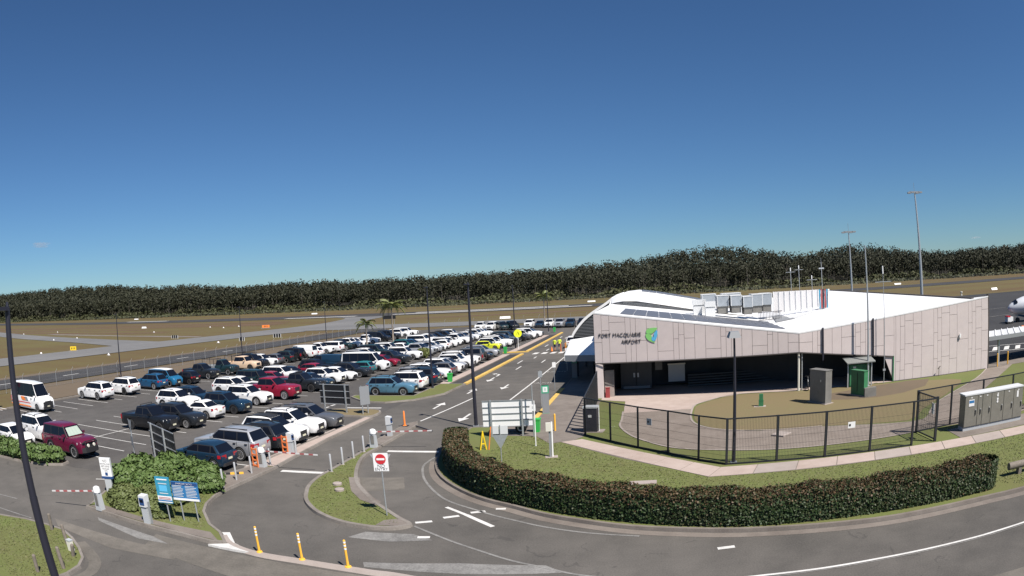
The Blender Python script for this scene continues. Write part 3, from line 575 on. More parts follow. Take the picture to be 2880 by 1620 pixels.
def car_parts(kd):
    """list of (name, mesh, material key, sub-parts, level); material key 'paint' is filled in per car; level 0 always built, 1 near and middle, 2 near only"""
    k = KIND[kd]; L, W, H, r, c = k['L'], k['W'], k['H'], k['r'], k['c']; f = L / 2; xf = f - k['fo']; xr = xf - k['wb']; ra = r + .055; hw = W / 2; out = []
    cw, rf, rr, bs = k['cowl'], k['rf'], k['rr'], k['base']
    tray = k.get('tray'); tail_x = -f if not tray else bs[0] - .12
    bot = [(f - .10, c + .06)]
    bot += [(xf + ra, c + .04)] + arc(xf, r, ra, 0, 180, 8)[1:-1] + [(xf - ra, c)]
    if not tray: bot += [(xr + ra, c)] + arc(xr, r, ra, 0, 180, 8)[1:-1] + [(xr - ra, c + .06), (-f + .10, c + .10)]
    else: bot += [(tail_x, c)]
    topx = [(tail_x + (.02 if not tray else 0), .50), (tail_x, k['tail'] - .18), (tail_x + .05, k['tail'])]
    if tray: topx = [(tail_x, cw[1] - .06)]
    topx += [(bs[0], bs[1])] if not tray else []
    topx += [(cw[0] * .3, cw[1] + .015), cw, ((cw[0] + f) / 2, (cw[1] + k['nose']) / 2 + .045), (f - .12, k['nose']), (f - .01, k['nose'] - .12), (f, .55)]
    prof = bot + topx
    belt = cw[1]
    def yw(x, z):
        e = max(0, abs(x) - (f - .75)) / .75; pl = .17 * e * e if x > 0 else .10 * e * e
        s = .05 * max(0, (.55 - z) / .35) + .05 * max(0, (z - .75) / .4)
        return hw - pl - min(s, .09)
    m = slabify(MB(), prof, yw); body = m
    gy = lambda z: hw - .10 - .17 * min(1, max(0, (z - belt) / (H - belt)))
    gp = [(cw[0] + .02, belt - .06), rf, ((rf[0] * 2 + rr[0]) / 3, H), ((rf[0] + rr[0] * 2) / 3, H), rr, (bs[0], belt - .06)]
    slabify(body, gp, lambda x, z: gy(z), .045)
    if k.get('bed'):   # walls of the tub above the belt are the body itself; dark liner on top
        out.append(('tub_liner', MB().box(-f + .10, bs[0] - .08, -hw + .17, hw - .17, k['tail'] - .02, k['tail'] + .035).mesh('tub_liner', 'trim'), None, [], 1))
    bmesh_ = body.mesh('body', 'white_paint', 38)
    bm = bmesh.new(); bm.from_mesh(bmesh_); bmesh.ops.recalc_face_normals(bm, faces=bm.faces); bm.to_mesh(bmesh_); bm.free(); bmesh_.set_sharp_from_angle(angle=R(38))
    out.insert(0, ('body', bmesh_, 'paint', [], 0))
    # glass
    a = (cw[0] - .16, belt + .035); b = (rf[0] - .03, H - .15); cc = (rr[0] + (.10 if not k['rw'] else .06), H - .15); d = (bs[0] + (.30 if not k['rw'] else .12), belt + .035)
    for sg in (1, -1):
        Q = clip_x([(a[0] + .05, a[1] - .03), (b[0] + .02, b[1] + .04), (cc[0] - .04, cc[1] + .04), (d[0] - .06, d[1] - .03)], (k['pil'][0] - .02) if k.get('cargo') else -9, 9); n = len(Q)
        out.append(('window_surround', MB().add([(x, sg * (gy(z) + .002), z) for x, z in Q] + [(x, sg * (gy(z) - .02), z) for x, z in Q], [tuple(range(n)), tuple(range(n, 2 * n))[::-1]] + [(i, (i + 1) % n, n + (i + 1) % n, n + i) for i in range(n)]).mesh('window_surround', 'trim'), None, [], 0))
    if k.get('cargo'): cuts = [(k['pil'][0], 9)]
    else:
        pl = sorted(k['pil'], reverse=True); xsx = [9] + list(pl) + [-9]; cuts = [(xsx[i + 1], xsx[i]) for i in range(len(xsx) - 1)]
    for x0, x1 in cuts:
        P = clip_x([a, b, cc, d], x0 + (.03 if x0 > -8 else 0), x1 - (.03 if x1 < 8 else 0))
        if len(P) < 3: continue
        for sg in (1, -1):
            mm = MB(); n = len(P)
            mm.add([(x, sg * (gy(z) + .006), z) for x, z in P] + [(x, sg * (gy(z) - .02), z) for x, z in P], [tuple(range(n)), tuple(range(n, 2 * n))[::-1]] + [(i, (i + 1) % n, n + (i + 1) % n, n + i) for i in range(n)])
            out.append(('side_window', mm.mesh('side_window', 'glass'), None, [], 0))
    def pane(p0, p1, t0, t1, ins, sgn):
        (x0, z0), (x1, z1) = p0, p1; A = (x0 + (x1 - x0) * t0, z0 + (z1 - z0) * t0); B = (x0 + (x1 - x0) * t1, z0 + (z1 - z0) * t1)
        nx, nz = (z1 - z0), -(x1 - x0); l = math.hypot(nx, nz); nx, nz = nx / l * sgn, nz / l * sgn
        if nz < 0 and abs(nz) > .05: nx, nz = -nx, -nz
        ya, yb = gy(A[1]) - ins, gy(B[1]) - ins; o_ = .012
        vs = [(A[0] + nx*o_, -ya, A[1] + nz*o_), (A[0] + nx*o_, ya, A[1] + nz*o_), (B[0] + nx*o_, yb, B[1] + nz*o_), (B[0] + nx*o_, -yb, B[1] + nz*o_)]
        vs += [(x - nx * .03, y, z - nz * .03) for x, y, z in vs]
        return MB().add(vs, [(0,1,2,3),(7,6,5,4),(0,4,5,1),(1,5,6,2),(2,6,7,3),(3,7,4,0)])
    g0 = (cw[0] + .02, belt - .06)
    out.append(('windscreen', pane(g0, rf, .12, .96, .05, 1).mesh('windscreen', 'glass'), None, [], 0))
    rb = (bs[0], belt - .06)
    out.append(('rear_window', pane(rb, rr, .14 if not k['rw'] else .2, .92, .08, -1).mesh('rear_window', 'glass'), None, [], 0))
    # wheels
    tyre = MB().lathe([(r * .70, -.105), (r * .94, -.115), (r, -.07), (r, .07), (r * .94, .115), (r * .70, .105)], 18, axis='Y').mesh('wheel', 'rubber', 40)
    rm = MB().lathe([(r * .12, .0), (r * .56, .0), (r * .62, .02), (r * .62, -.02), (r * .10, -.02)], 18, axis='Y')
    dish = MB().lathe([(0.001, -.03), (r * .68, -.03), (r * .68, -.05), (.001, -.05)], 18, axis='Y')
    sp = MB()
    for i in range(5):
        t = 2 * math.pi * i / 5
        for dt in (0,):
            ca, sa = math.cos(t), math.sin(t); w0, w1 = r * .13, r * .10
            pts = [(ca*r*.06 - sa*w0, sa*r*.06 + ca*w0), (ca*r*.58 - sa*w1, sa*r*.58 + ca*w1), (ca*r*.58 + sa*w1, sa*r*.58 - ca*w1), (ca*r*.06 + sa*w0, sa*r*.06 - ca*w0)]
            sp.add([(x, .012, z) for x, z in pts] + [(x, -.02, z) for x, z in pts], [(0,1,2,3),(7,6,5,4),(0,4,5,1),(1,5,6,2),(2,6,7,3),(3,7,4,0)])
    sp.lathe([(r * .63, .02), (r * .71, .025), (r * .71, -.02), (r * .63, -.02), (r * .63, .02)], 18, axis='Y')
    sp.lathe([(.001, .018), (r * .14, .016), (r * .14, -.02)], 10, axis='Y')
    rim = sp.mesh('rim', 'rim'); dsh = dish.mesh('hub', 'rim_dark')
    for x in (xf, xr):
        for sg in (1, -1):
            out.append(('wheel', tyre, None, [('rim', rim, 'rimmat', (0, .085 * sg, 0), sg), ('hub', dsh, None, (0, .08 * sg, 0), sg)], 0, (x, sg * (hw - .125), r)))
    nz = k['nose']
    for sg in (1, -1):
        y1 = hw - .20; y0 = y1 - .36
        out.append(('headlight', MB().prism([(f - .03, sg * y0 * 1.0), (f - .10, sg * y1), (f - .42, sg * (y1 + .105)), (f - .34, sg * (y1 - .05)), (f - .22, sg * y0)], nz - .21, nz - .075).mesh('headlight', 'lamp_clear'), None, [], 1))
        if tray: continue
        th = k['tail']; big = kd in ('van', 'hivan', 'minibus', 'ute', 'bigute', 'utecan', 'fourby', 'people')
        za, zb = (th - .42, th - .05) if big else (th - .24, th - .06); yy = hw - .115
        if big: out.append(('tail_light', MB().box(-f - .012, -f + .14, sg * (yy + .02) if sg < 0 else yy - .13, sg * (yy - .13) if sg < 0 else yy + .02, za, zb).mesh('tail_light', 'lamp_red'), None, [], 1))
        else: out.append(('tail_light', MB().prism([(-f - .005, sg * (yy - .40)), (-f + .02, sg * (yy - .02)), (-f + .30, sg * (yy + .10)), (-f + .30, sg * (yy)), (-f + .05, sg * (yy - .40))], za, zb).mesh('tail_light', 'lamp_red'), None, [], 1))
    out.append(('grille', MB().prism([(f - .05, -.58), (f + .014, -.36), (f + .014, .36), (f - .05, .58), (f - .15, .5), (f - .15, -.5)], nz - .40, nz - .10).mesh('grille', 'trim'), None, [], 1))
    out.append(('front_bumper', MB().prism([(f - .16, -hw + .17), (f + .006, -hw + .42), (f + .02, -.3), (f + .02, .3), (f + .006, hw - .42), (f - .16, hw - .17), (f - .3, 0)], c + .05, c + .23).mesh('front_bumper', 'trim'), None, [], 1))
    if not tray: out.append(('rear_bumper', MB().prism([(-f + .16, -hw + .13), (-f - .008, -hw + .3), (-f - .012, 0), (-f - .008, hw - .3), (-f + .16, hw - .13), (-f + .3, 0)], c + .08, c + .25).mesh('rear_bumper', 'trim'), None, [], 1))
    out.append(('number_plate', MB().box(f + .005, f + .03, -.19, .19, c + .26, c + .37).mesh('number_plate', 'plate'), None, [], 2))
    if not tray: out.append(('number_plate', MB().box(-f - .018, -f + .02, -.19, .19, k['tail'] - .36, k['tail'] - .25).mesh('number_plate', 'plate'), None, [], 2))
    for sg in (1, -1):
        x = cw[0] - .30; out.append(('mirror', MB().prism([(x + .07, sg * (hw - .06)), (x + .02, sg * (hw + .17)), (x - .08, sg * (hw + .17)), (x - .08, sg * (hw - .06))], belt + .02, belt + .17).mesh('mirror', 'white_paint'), 'paint', [], 1))
        if k['rails']: out.append(('roof_rail', MB().bar((rf[0] - .15, sg * (hw - .33), H + .015), (rr[0] + .1, sg * (hw - .33), H + .01), .04, .05).mesh('roof_rail', 'trim'), None, [], 1))
        if k['clad']:
            for x in ((xf, xr) if not tray else (xf,)):
                cl = MB()
                A_, B_ = arc(x, r, ra + .055, -8, 188, 9), arc(x, r, ra - .012, -8, 188, 9); n = len(A_)
                vs = [(p[0], sg * (yw(*p) + .012), p[1]) for p in A_] + [(p[0], sg * (yw(*p) + .012), p[1]) for p in B_] + [(p[0], sg * (yw(*p) - .08), p[1]) for p in B_]
                cl.add(vs, [(i, i + 1, n + i + 1, n + i) for i in range(n - 1)] + [(n + i, n + i + 1, 2*n + i + 1, 2*n + i) for i in range(n - 1)])
                out.append(('wheel_arch_trim', cl.mesh('wheel_arch_trim', 'trim'), None, [], 1))
            if not tray: out.append(('sill_trim', MB().box(xr + ra, xf - ra, min(sg * (hw - .10), sg * (hw - .035)), max(sg * (hw - .10), sg * (hw - .035)), c - .02, c + .13).mesh('sill_trim', 'trim'), None, [], 1))
        # door seams and handles
        xs_ = [cw[0] - .35] + [p for p in k['pil'][:2]] + ([bs[0] + .35] if len(k['pil']) > 1 or k.get('bed') else [])
        for x in xs_: out.append(('door_seam', MB().bar((x, sg * (yw(x, .8) + .002), c + .16), (x, sg * (yw(x, belt) + .012), belt - .03), .016, .016).mesh('door_seam', 'trim'), None, [], 2))
        for x in xs_[1:]: out.append(('door_handle', MB().box(x + .10, x + .28, min(sg * (hw - .06), sg * (hw + .012)), max(sg * (hw - .06), sg * (hw + .012)), belt - .16, belt - .125).mesh('door_handle', 'trim'), None, [], 2))
    if tray:
        t0, t1 = bs[0] - .18, -f; z0 = .80
        tm = MB().box(t1, t0, -hw - .02, hw + .02, z0, z0 + .06)
        tm.box(t1, t1 + .03, -hw, hw, z0, z0 + .32); tm.box(t1, t0, -hw - .02, -hw + .02, z0, z0 + .32); tm.box(t1, t0, hw - .02, hw + .02, z0, z0 + .32)
        out.append(('tray', tm.mesh('tray', 'galv'), 'tray', [], 0))
        hb = MB()
        for y in (-hw + .06, 0, hw - .06): hb.bar((t0 - .04, y, z0), (t0 - .04, y, H + .04), .05)
        for z in (1.35, H + .04): hb.bar((t0 - .04, -hw + .06, z), (t0 - .04, hw - .06, z), .05)
        for y in (-hw + .06, hw - .06): hb.bar((t1 + .1, y, H + .04), (t0, y, H + .04), .045); hb.bar((t1 + .1, y, z0), (t1 + .1, y, H + .04), .045)
        hb.bar((t1 + .1, -hw + .06, H + .04), (t1 + .1, hw - .06, H + .04), .045)
        out.append(('ladder_rack', hb.mesh('ladder_rack', 'trim'), None, [], 0))
        out.append(('chassis', MB().box(-f + .2, xf - .2, -.45, .45, .42, .80).mesh('chassis', 'trim'), None, [], 0))
        for sg in (1, -1): out.append(('tail_light', MB().box(t1 - .02, t1 + .05, sg * .78 - .12, sg * .78 + .12, .62, .74).mesh('tail_light', 'lamp_red'), None, [], 1))
    if kd == 'fourby':
        sw = MB().lathe([(.12, -.10), (.34, -.11), (.37, -.05), (.37, .05), (.34, .11), (.12, .10)], 14).mesh('spare_wheel', 'rubber', 40); sw.transform(Matrix.Translation((-f - .11, -.15, 1.02)) @ Matrix.Rotation(R(90), 4, 'Y'))
        out.append(('spare_wheel', sw, None, [], 1))
        out.append(('snorkel', MB().bar((cw[0] - .02, -hw + .05, 1.2), (rf[0] + .02, -hw + .20, H - .02), .07).mesh('snorkel', 'trim'), None, [], 2))
    return out
_parts = {}
RIMD = {'rubber'}
def make_car(kd, paint, x, y, rz, label, group, lod=0, rims='rim', extra=None, jit=True):
    if kd not in _parts: _parts[kd] = car_parts(kd)
    if jit: y += rng.uniform(-.06, .06); x += rng.uniform(-.15, .15); rz += rng.uniform(-.014, .014)
    t = thing(NAME[kd], label, CAT[kd], (x, y, .012), rz, group)
    for p in _parts[kd]:
        if p[4] > lod: continue
        o = link(p[0], p[1], t)
        if len(p) > 5: o.location = p[5]
        if p[2]:
            mt = {'paint': M['paint_' + paint + '_car'], 'tray': M['galv'] if paint != 'sand' else M['paint_sand_car'], 'rimmat': M[rims]}[p[2]]
            o.material_slots[0].link = 'OBJECT'; o.material_slots[0].material = mt
        if lod > 0:
            for (nm, me, mk, loc, sg) in p[3]:
                q = link(nm, me, o); q.location = loc
                if sg < 0: q.rotation_euler = (0, 0, math.pi)
                if mk: q.material_slots[0].link = 'OBJECT'; q.material_slots[0].material = M[rims]
    if extra: extra(t, KIND[kd])
    return t
# extras that single vehicles carry
def rack(t, k):
    hw = k['W'] / 2 - .25
    for x in (k['rf'][0] - .1, k['rr'][0] + .5):
        m = MB().bar((x, -hw, k['H'] + .10), (x, hw, k['H'] + .10), .05, .04)
        for s in (1, -1): m.bar((x, s * hw, k['H'] - .02), (x, s * hw, k['H'] + .1), .04)
        m.obj('roof_bar', 'trim', t)
def basket(t, k):
    m = MB(); hw = k['W'] / 2 - .2; x0, x1 = k['rr'][0] + .15, k['rf'][0] - .05; z = k['H'] + .12
    for i in range(7): x = x0 + (x1 - x0) * i / 6; m.bar((x, -hw, z), (x, hw, z), .04)
    for s in (1, -1):
        for zz in (z, z + .12): m.bar((x0, s * hw, zz), (x1, s * hw, zz), .035)
        for x in (x0, x1): m.bar((x, s * hw, k['H'] - .02), (x, s * hw, z + .12), .035)
    m.obj('roof_basket', 'trim', t)
def bullbar(t, k):
    f = k['L'] / 2; m = MB()
    m.prism([(f + .02, -.80), (f + .20, -.55), (f + .22, .55), (f + .02, .80), (f - .08, 0)], .42, .72)
    for y in (-.5, .5): m.bar((f + .17, y, .7), (f + .10, y, 1.10), .06)
    for a, b in ((-.74, -.5), (-.5, .5), (.5, .74)): m.bar((f + .10 - .1 * (abs(a) > .6), a, 1.10 - .12 * (abs(a) > .6)), (f + .10 - .1 * (abs(b) > .6), b, 1.10 - .12 * (abs(b) > .6)), .06)
    o = m.obj('bull_bar', 'trim', t)
    for y in (-.28, .28): MB().lathe([(.001, .05), (.10, .045), (.11, 0), (.09, -.05), (.001, -.06)], 12, (0, 0, 0), 'Y').obj('driving_light', 'cream', o).matrix_local = Matrix.Translation((f + .18, y, .84)) @ Matrix.Rotation(R(-90), 4, 'Z')
def shade(t, k):
    cw, rf = k['cowl'], k['rf']; nx, nz = (rf[1] - cw[1]), (cw[0] - rf[0]); l = math.hypot(nx, nz); nx, nz = nx / l * .022, nz / l * .022
    A = (cw[0] * .93 + rf[0] * .07, cw[1] * .93 + rf[1] * .07); B = (cw[0] * .16 + rf[0] * .84, cw[1] * .16 + rf[1] * .84); hw = k['W'] / 2 - .28
    m = MB(); n = 8
    for i in range(n + 1):
        y = -hw + 2 * hw * i / n; o_ = .012 * (i % 2); m.v += [(A[0] + nx + o_, y, A[1] + nz), (B[0] + nx + o_, y * .86, B[1] + nz)]
    m.f += [(2 * i, 2 * i + 2, 2 * i + 3, 2 * i + 1) for i in range(n)]; m.obj('sun_shade', 'sunshade', t)
def stripes(t, k):
    hw = k['W'] / 2
    for s in (1, -1):
        for i, (x0, x1, z0, z1, mt) in enumerate([(-.6, .15, .95, 1.28, 'orange'), (.2, .75, .95, 1.28, 'galv'), (-2.9, 1.2, .72, .80, 'red_paint'), (-2.9, 1.2, .40, .52, 'orange')]):
            y0, y1 = (hw - .05, hw + .008) if s > 0 else (-hw - .008, -hw + .05)
            MB().add([(x0, y0, z0), (x1, y0, z0), (x1 - .25, y0, z1), (x0 - .25, y0, z1), (x0, y1, z0), (x1, y1, z0), (x1 - .25, y1, z1), (x0 - .25, y1, z1)], [(0,3,2,1),(4,5,6,7),(0,1,5,4),(1,2,6,5),(2,3,7,6),(3,0,4,7)]).obj('livery_stripe', mt, t)
    MB().prism([(k['L'] / 2 - .05, -.8), (k['L'] / 2 + .03, -.6), (k['L'] / 2 + .03, .6), (k['L'] / 2 - .05, .8), (k['L'] / 2 - .3, 0)], .48, .95).obj('front_panel', 'trim', t)
def two_tone(mt):
    def fn(t, k):
        rf, rr, H = k['rf'], k['rr'], k['H']; hw = k['W'] / 2 - .30
        pts = [(rf[0] + .02, rf[1] + .008), ((rf[0] * 2 + rr[0]) / 3, H + .008), ((rf[0] + rr[0] * 2) / 3, H + .008), (rr[0], rr[1] + .008)]
        m = MB(); m.v = [(x, s * hw, z) for x, z in pts for s in (-1, 1)] + [(x, s * hw, z - .03) for x, z in pts for s in (-1, 1)]
        m.f = [(2*i, 2*i+1, 2*i+3, 2*i+2) for i in range(3)] + [(8+2*i, 8+2*i+2, 8+2*i+3, 8+2*i+1) for i in range(3)] + [(2*i, 2*i+2, 8+2*i+2, 8+2*i) for i in range(3)] + [(2*i+1, 8+2*i+1, 8+2*i+3, 2*i+3) for i in range(3)] + [(0,8,9,1),(6,7,15,14)]
        m.obj('roof_panel', mt, t)
    return fn
def bikes(t, k):
    f = k['L'] / 2; m = MB()
    for y in (-.35, .25): m.lathe([(.26, -.02), (.30, -.02), (.30, .02), (.26, .02), (.26, -.02)], 14, (-f - .28, y, 1.02), 'Y')
    m.bar((-f - .28, -.35, 1.0), (-f - .28, .25, 1.2), .04); m.bar((-f, 0, .6), (-f - .3, 0, .7), .06); m.bar((-f - .3, 0, .7), (-f - .3, 0, 1.4), .05)
    m.obj('bike_rack', 'trim', t)
def beacon(t, k): MB().box(-.1, .25, -.5, .5, k['H'] + .0, k['H'] + .09).obj('roof_pod', 'trim', t)
POS, NEG = 0.0, math.pi
ROWS = {
 'A': ('verge-side row', -52.6, [
  ('minibus','white',36.1,POS,stripes,-.9),('bigsuv','white',45.3,NEG,None,-.2),('bigsuv','white',49.8,NEG,None),('suv','blue',54.8,NEG,None),('people','buzzblue',57.5,POS,two_tone('white_paint')),
  ('hatch','black',60.2,NEG,None,1.2),('ute','charcoal',65.1,POS,None),('tray','darkgreen',69.7,POS,None),('traydc','sand',74.9,POS,None),('fourby','black',77.4,POS,basket),('suv','white',80.0,POS,None),
  ('hatch','grey',82.6,NEG,None),('suv','darkgreen',85.0,NEG,bikes,.5),('fourby','black',87.5,NEG,None,.3),('van','white',91.6,NEG,None),('hatch','white',94.0,NEG,None,.6),('ute','white',98.6,POS,None,-.3),
  ('utecan','white',101.2,NEG,None),('ute','darkgreen',105.8,POS,None),('ute','white',108.9,POS,rack),('suv','white',111.4,POS,None),('hatch','white',114.0,POS,None),('ute','white',117.4,POS,None),
  ('van','black',122.8,POS,None),('fourby','black',128.4,POS,None),('bigsuv','white',134.6,POS,None),('utecan','white',138.2,POS,None)]),
 'B1': ('left middle row', -39.7, [
  ('hatch','white',24.6,POS,None,-.3),('bigsuv','white',27.4,POS,rack),('suv','white',45.0,POS,None),('wagon','navy',47.5,POS,None),('suv','white',54.4,POS,None),('hatch','white',56.9,POS,None,-.4),('fourby','darkgreen',59.2,POS,None),
  ('hatch','red',61.6,POS,None,.6),('bigsuv','white',64.2,POS,None),('hatch','black',66.6,POS,None),('hatch','red',70.3,NEG,None),('suv','black',72.8,POS,None),('van','navy',75.6,NEG,None),
  ('hatch','white',78.2,POS,None),('suv','silver',85.9,POS,None),('suv','white',88.4,POS,None),('fourby','darkgreen',91.4,POS,None),('wagon','white',94.0,POS,None),('bigsuv','white',96.6,POS,None),('hatch','white',99.4,NEG,None),
  ('suv','teal',104.0,POS,None),('hatch','blue',107.2,POS,None),('utecan','white',111.6,POS,None),('ute','white',114.6,POS,None),('wagon','grey',117.4,POS,None),('suv','black',120.6,POS,None),('wagon','charcoal',125.2,POS,None),('suv','white',129,POS,None)]),
 'B2': ('right middle row', -34.0, [
  ('fourby','darkred',26.0,POS,lambda t, k: (bullbar(t, k), shade(t, k)),-.2),('ute','black',35.7,POS,rack,-.9),('suv','charcoal',38.2,POS,None,.3),('coupe','white',41.9,NEG,None,-.4),('suv','navy',45.0,POS,None,.2),('suv','white',49.5,POS,None,-.4),
  ('bigute','red',53.2,POS,None,-.2),('ute','charcoal',58.4,POS,beacon,.1),('sedan','navy',61.0,POS,None),('suv','white',63.9,POS,None),('hatch','white',66.4,POS,None,.6),('wagon','charcoal',69.6,POS,None,.4),('hatch','teal',72.4,NEG,None,.3),
  ('hivan','white',75.1,POS,None,-.2),('hatch','red',80.0,POS,None,.2),('ute','charcoal',82.4,POS,None,.1),('hatch','black',85.1,POS,None),('bigsuv','white',87.9,POS,None),('ute','silver',93.2,POS,None),('suv','white',95.7,POS,None),
  ('suv','silver',98.4,POS,None),('hatch','white',101.2,POS,None),('hatch','white',103.8,NEG,None),('suv','white',106.5,POS,None),('hatch','white',110.2,POS,None),('ute','white',112.4,POS,None),('wagon','grey',114.8,POS,None),
  ('suv','silver',117.4,POS,None),('suv','white',120,POS,None),('hatch','navy',122.8,POS,None),('suv','white',125.6,POS,None),('suv','white',128.4,POS,None),('hatch','white',131.6,POS,None)]),
 'D': ('pink footpath row', -23.6, [
  ('hatch','navy',28.8,NEG,None,-.2),('bigsuv','silver',31.5,NEG,None),('suv','charcoal',34.0,NEG,None,.1),('suv','white',36.4,POS,two_tone('trim'),.2),('suv','white',38.9,POS,rack,.2),('wagon','grey',41.4,POS,None,.2),
  ('suv','skyblue',57.0,POS,rack,.2),('bigsuv','white',59.7,NEG,rack),('bigsuv','navy',62.5,NEG,None,.3),('wagon','silver',65.0,POS,rack),('suv','white',67.5,POS,None,.2),('hatch','grey',70.0,NEG,None,.4),('suv','white',72.4,POS,None),('hatch','silver',74.8,POS,None),
  ('suv','white',77.2,POS,None,.2),('bigsuv','white',79.6,POS,rack),('fourby','grey',82.0,NEG,None),('sedan','black',85.3,POS,None,.2),('wagon','silver',89.6,POS,None,.2)]),
 'D2': ('row past the crossing', -25.0, [
  ('mini','yellow',99.7,POS,two_tone('trim')),('suv','white',102.2,POS,None),('bigsuv','white',104.7,POS,None),('ute','black',107.2,POS,None),('suv','white',109.6,POS,None),('fourby','darkgreen',112.0,POS,None),('suv','black',114.4,POS,None,.5),
  ('suv','grey',116.8,POS,None,1),('suv','white',119.2,POS,None,1.4),('bigsuv','white',121.6,POS,None,2),('hatch','black',124.0,POS,None,2.2)]),
}
def facing(rz): return 'nose toward the terminal road' if rz == POS else 'nose toward the runway'
for key, (rowname, ux, cars) in ROWS.items():
    for i, cr in enumerate(cars):
        kd, pc, y, rz, ex = cr[:5]; dx = cr[5] if len(cr) > 5 else 0
        lod = 2 if y < 66 else 1
        colour = {'buzzblue': 'white over blue', 'skyblue': 'sky blue', 'darkred': 'dark red', 'darkgreen': 'dark green', 'charcoal': 'charcoal grey'}.get(pc, pc)
        lab = '%s %s, %s from the near end of the %s' % (colour, WORD[kd], nth(i + 1), rowname)
        make_car(kd, pc, ux + dx, y, rz, lab, 'vehicles parked in the car park', lod, 'rim' if (i * 7 + len(key)) % 3 else 'rim_dark', ex)
for i, (kd, pc, x, dy) in enumerate([('ute','white',-39.6,2.4),('utecan','white',-36.6,.4),('bigsuv','darkgreen',-34.0,-.4),('fourby','black',-31.4,-.8),('utecan','white',-28.6,4),('hatch','navy',-26.2,3.2),('ute','white',-23.8,2.4),('bigute','silver',-21.2,.5),('bigsuv','navy',-18.8,-.2),('ute','black',-16.4,-.4)]):
    lab = '%s %s, %s from the left in the far row facing the camera' % ({'darkgreen': 'dark green'}.get(pc, pc), WORD[kd], nth(i + 1))
    make_car(kd, pc, x, 149 + dy, -math.pi / 2 + (.0 if i not in (2, 3) else .5), lab, 'vehicles parked in the car park', 1)
# palm-island wheel stops of the nearest row
for i in range(5):
    y = 29.9 + 2.5 * i
    tag(MB().prism([(-21.25, y - .75), (-21.1, y - .75), (-21.1, y + .75), (-21.25, y + .75)], .012, .11).obj('wheel_stop', 'concrete'), 'low concrete wheel stop before the footpath strip, %s from the near end' % nth(i + 1), 'wheel stop', 'wheel stops')
# ------------------------------------------------------------------ terminal building
T = thing('airport_terminal', 'long low terminal with white folded roof and pinkish cement-panel facade', 'building', (0, 0, 0))
PA, PB, PC_ = Vector((-4.95, 52.62)), Vector((10.87, 50.03)), Vector((29.70, 49.86))
Fz = lambda u: 6.62 - (u + 4.59) * .1404
Rz = lambda u: 4.45 + (u - 10.87) * .0883
dL = (PB - PA).normalized(); nL = Vector((dL.y, -dL.x)); dR = (PC_ - PB).normalized(); nR = Vector((dR.y, -dR.x))
lenL, lenR = (PB - PA).length, (PC_ - PB).length
def sofL(s): return 2.86 + (3.06 - 2.86) * s / lenL
def sofR(s): return 3.06 + (2.09 - 3.06) * s / 8.48 if s < 8.48 else .16
# dark backing wall behind the cladding, cut away under the overhang
def wallpoly(org, d, n, pts, th, off, name, mat):
    """prism from (s,z) outline on a vertical plane"""
    m = MB(); k = len(pts)
    f = [org + d * s + n * off for s, z in pts]; b = [org + d * s + n * (off - th) for s, z in pts]
    m.add([(p.x, p.y, z) for p, (s, z) in zip(f, pts)] + [(p.x, p.y, z) for p, (s, z) in zip(b, pts)], [tuple(range(k)), tuple(range(k, 2 * k))[::-1]] + [(i, k + i, k + (i + 1) % k, (i + 1) % k) for i in range(k)])
    return m.obj(name, mat, T)
wallpoly(PA, dL, nL, [(0, sofL(0)), (lenL, sofL(lenL)), (lenL, 4.40), (0, Fz(PA.x) - .06)], .22, -.02, 'fascia_wall', 'joint_dark')
wallpoly(PB, dR, nR, [(0, sofR(0)), (8.46, sofR(8.47)), (8.46, .06), (lenR, .06), (lenR, 6.02), (0, 4.40)], .22, -.02, 'fascia_wall', 'joint_dark')
VL = [0.02,.62,1.22,2.47,2.88,3.28,4.12,4.95,6.18,6.59,7.01,7.82,8.66,9.84,10.25,10.67,11.48,12.30,13.50,13.92,14.34,15.15,lenL - .01]
HL = {0:[4.43],1:[5.33],2:[5.92,3.56],4:[4.79],5:[4.48],6:[5.36],7:[3.62],8:[4.5],9:[4.79],10:[4.52],12:[3.66],13:[4.54],14:[4.85],15:[4.55],17:[3.71],18:[4.5],21:[3.8]}
VR = [.01,1.12,1.56,1.99,2.81,3.64,4.89,5.34,5.80,6.55,7.52,8.50,8.68,9.12,9.57,10.42,11.29,12.55,12.98,13.41,14.29,15.13,16.42,16.86,17.30,18.02,lenR - .02]
HR = {0:[3.75],2:[3.45],5:[3.9],6:[4.2,3.1],7:[3.4],8:[4.35],9:[3.0],10:[3.72],12:[1.62],13:[4.35,2.55,.9],14:[4.75,2.95,1.35],15:[4.45,2.75,1.05],16:[2.6],17:[3.6,1.5],18:[4.75,2.95,1.25],19:[5.1,3.3,1.6],20:[4.9,3.05,1.35],21:[2.85],22:[4.1,1.95],23:[5.0,3.2,1.45],24:[5.35,3.6,1.85],25:[5.1,3.35,1.65],26:[5.75,3.2]}
G_ = .012
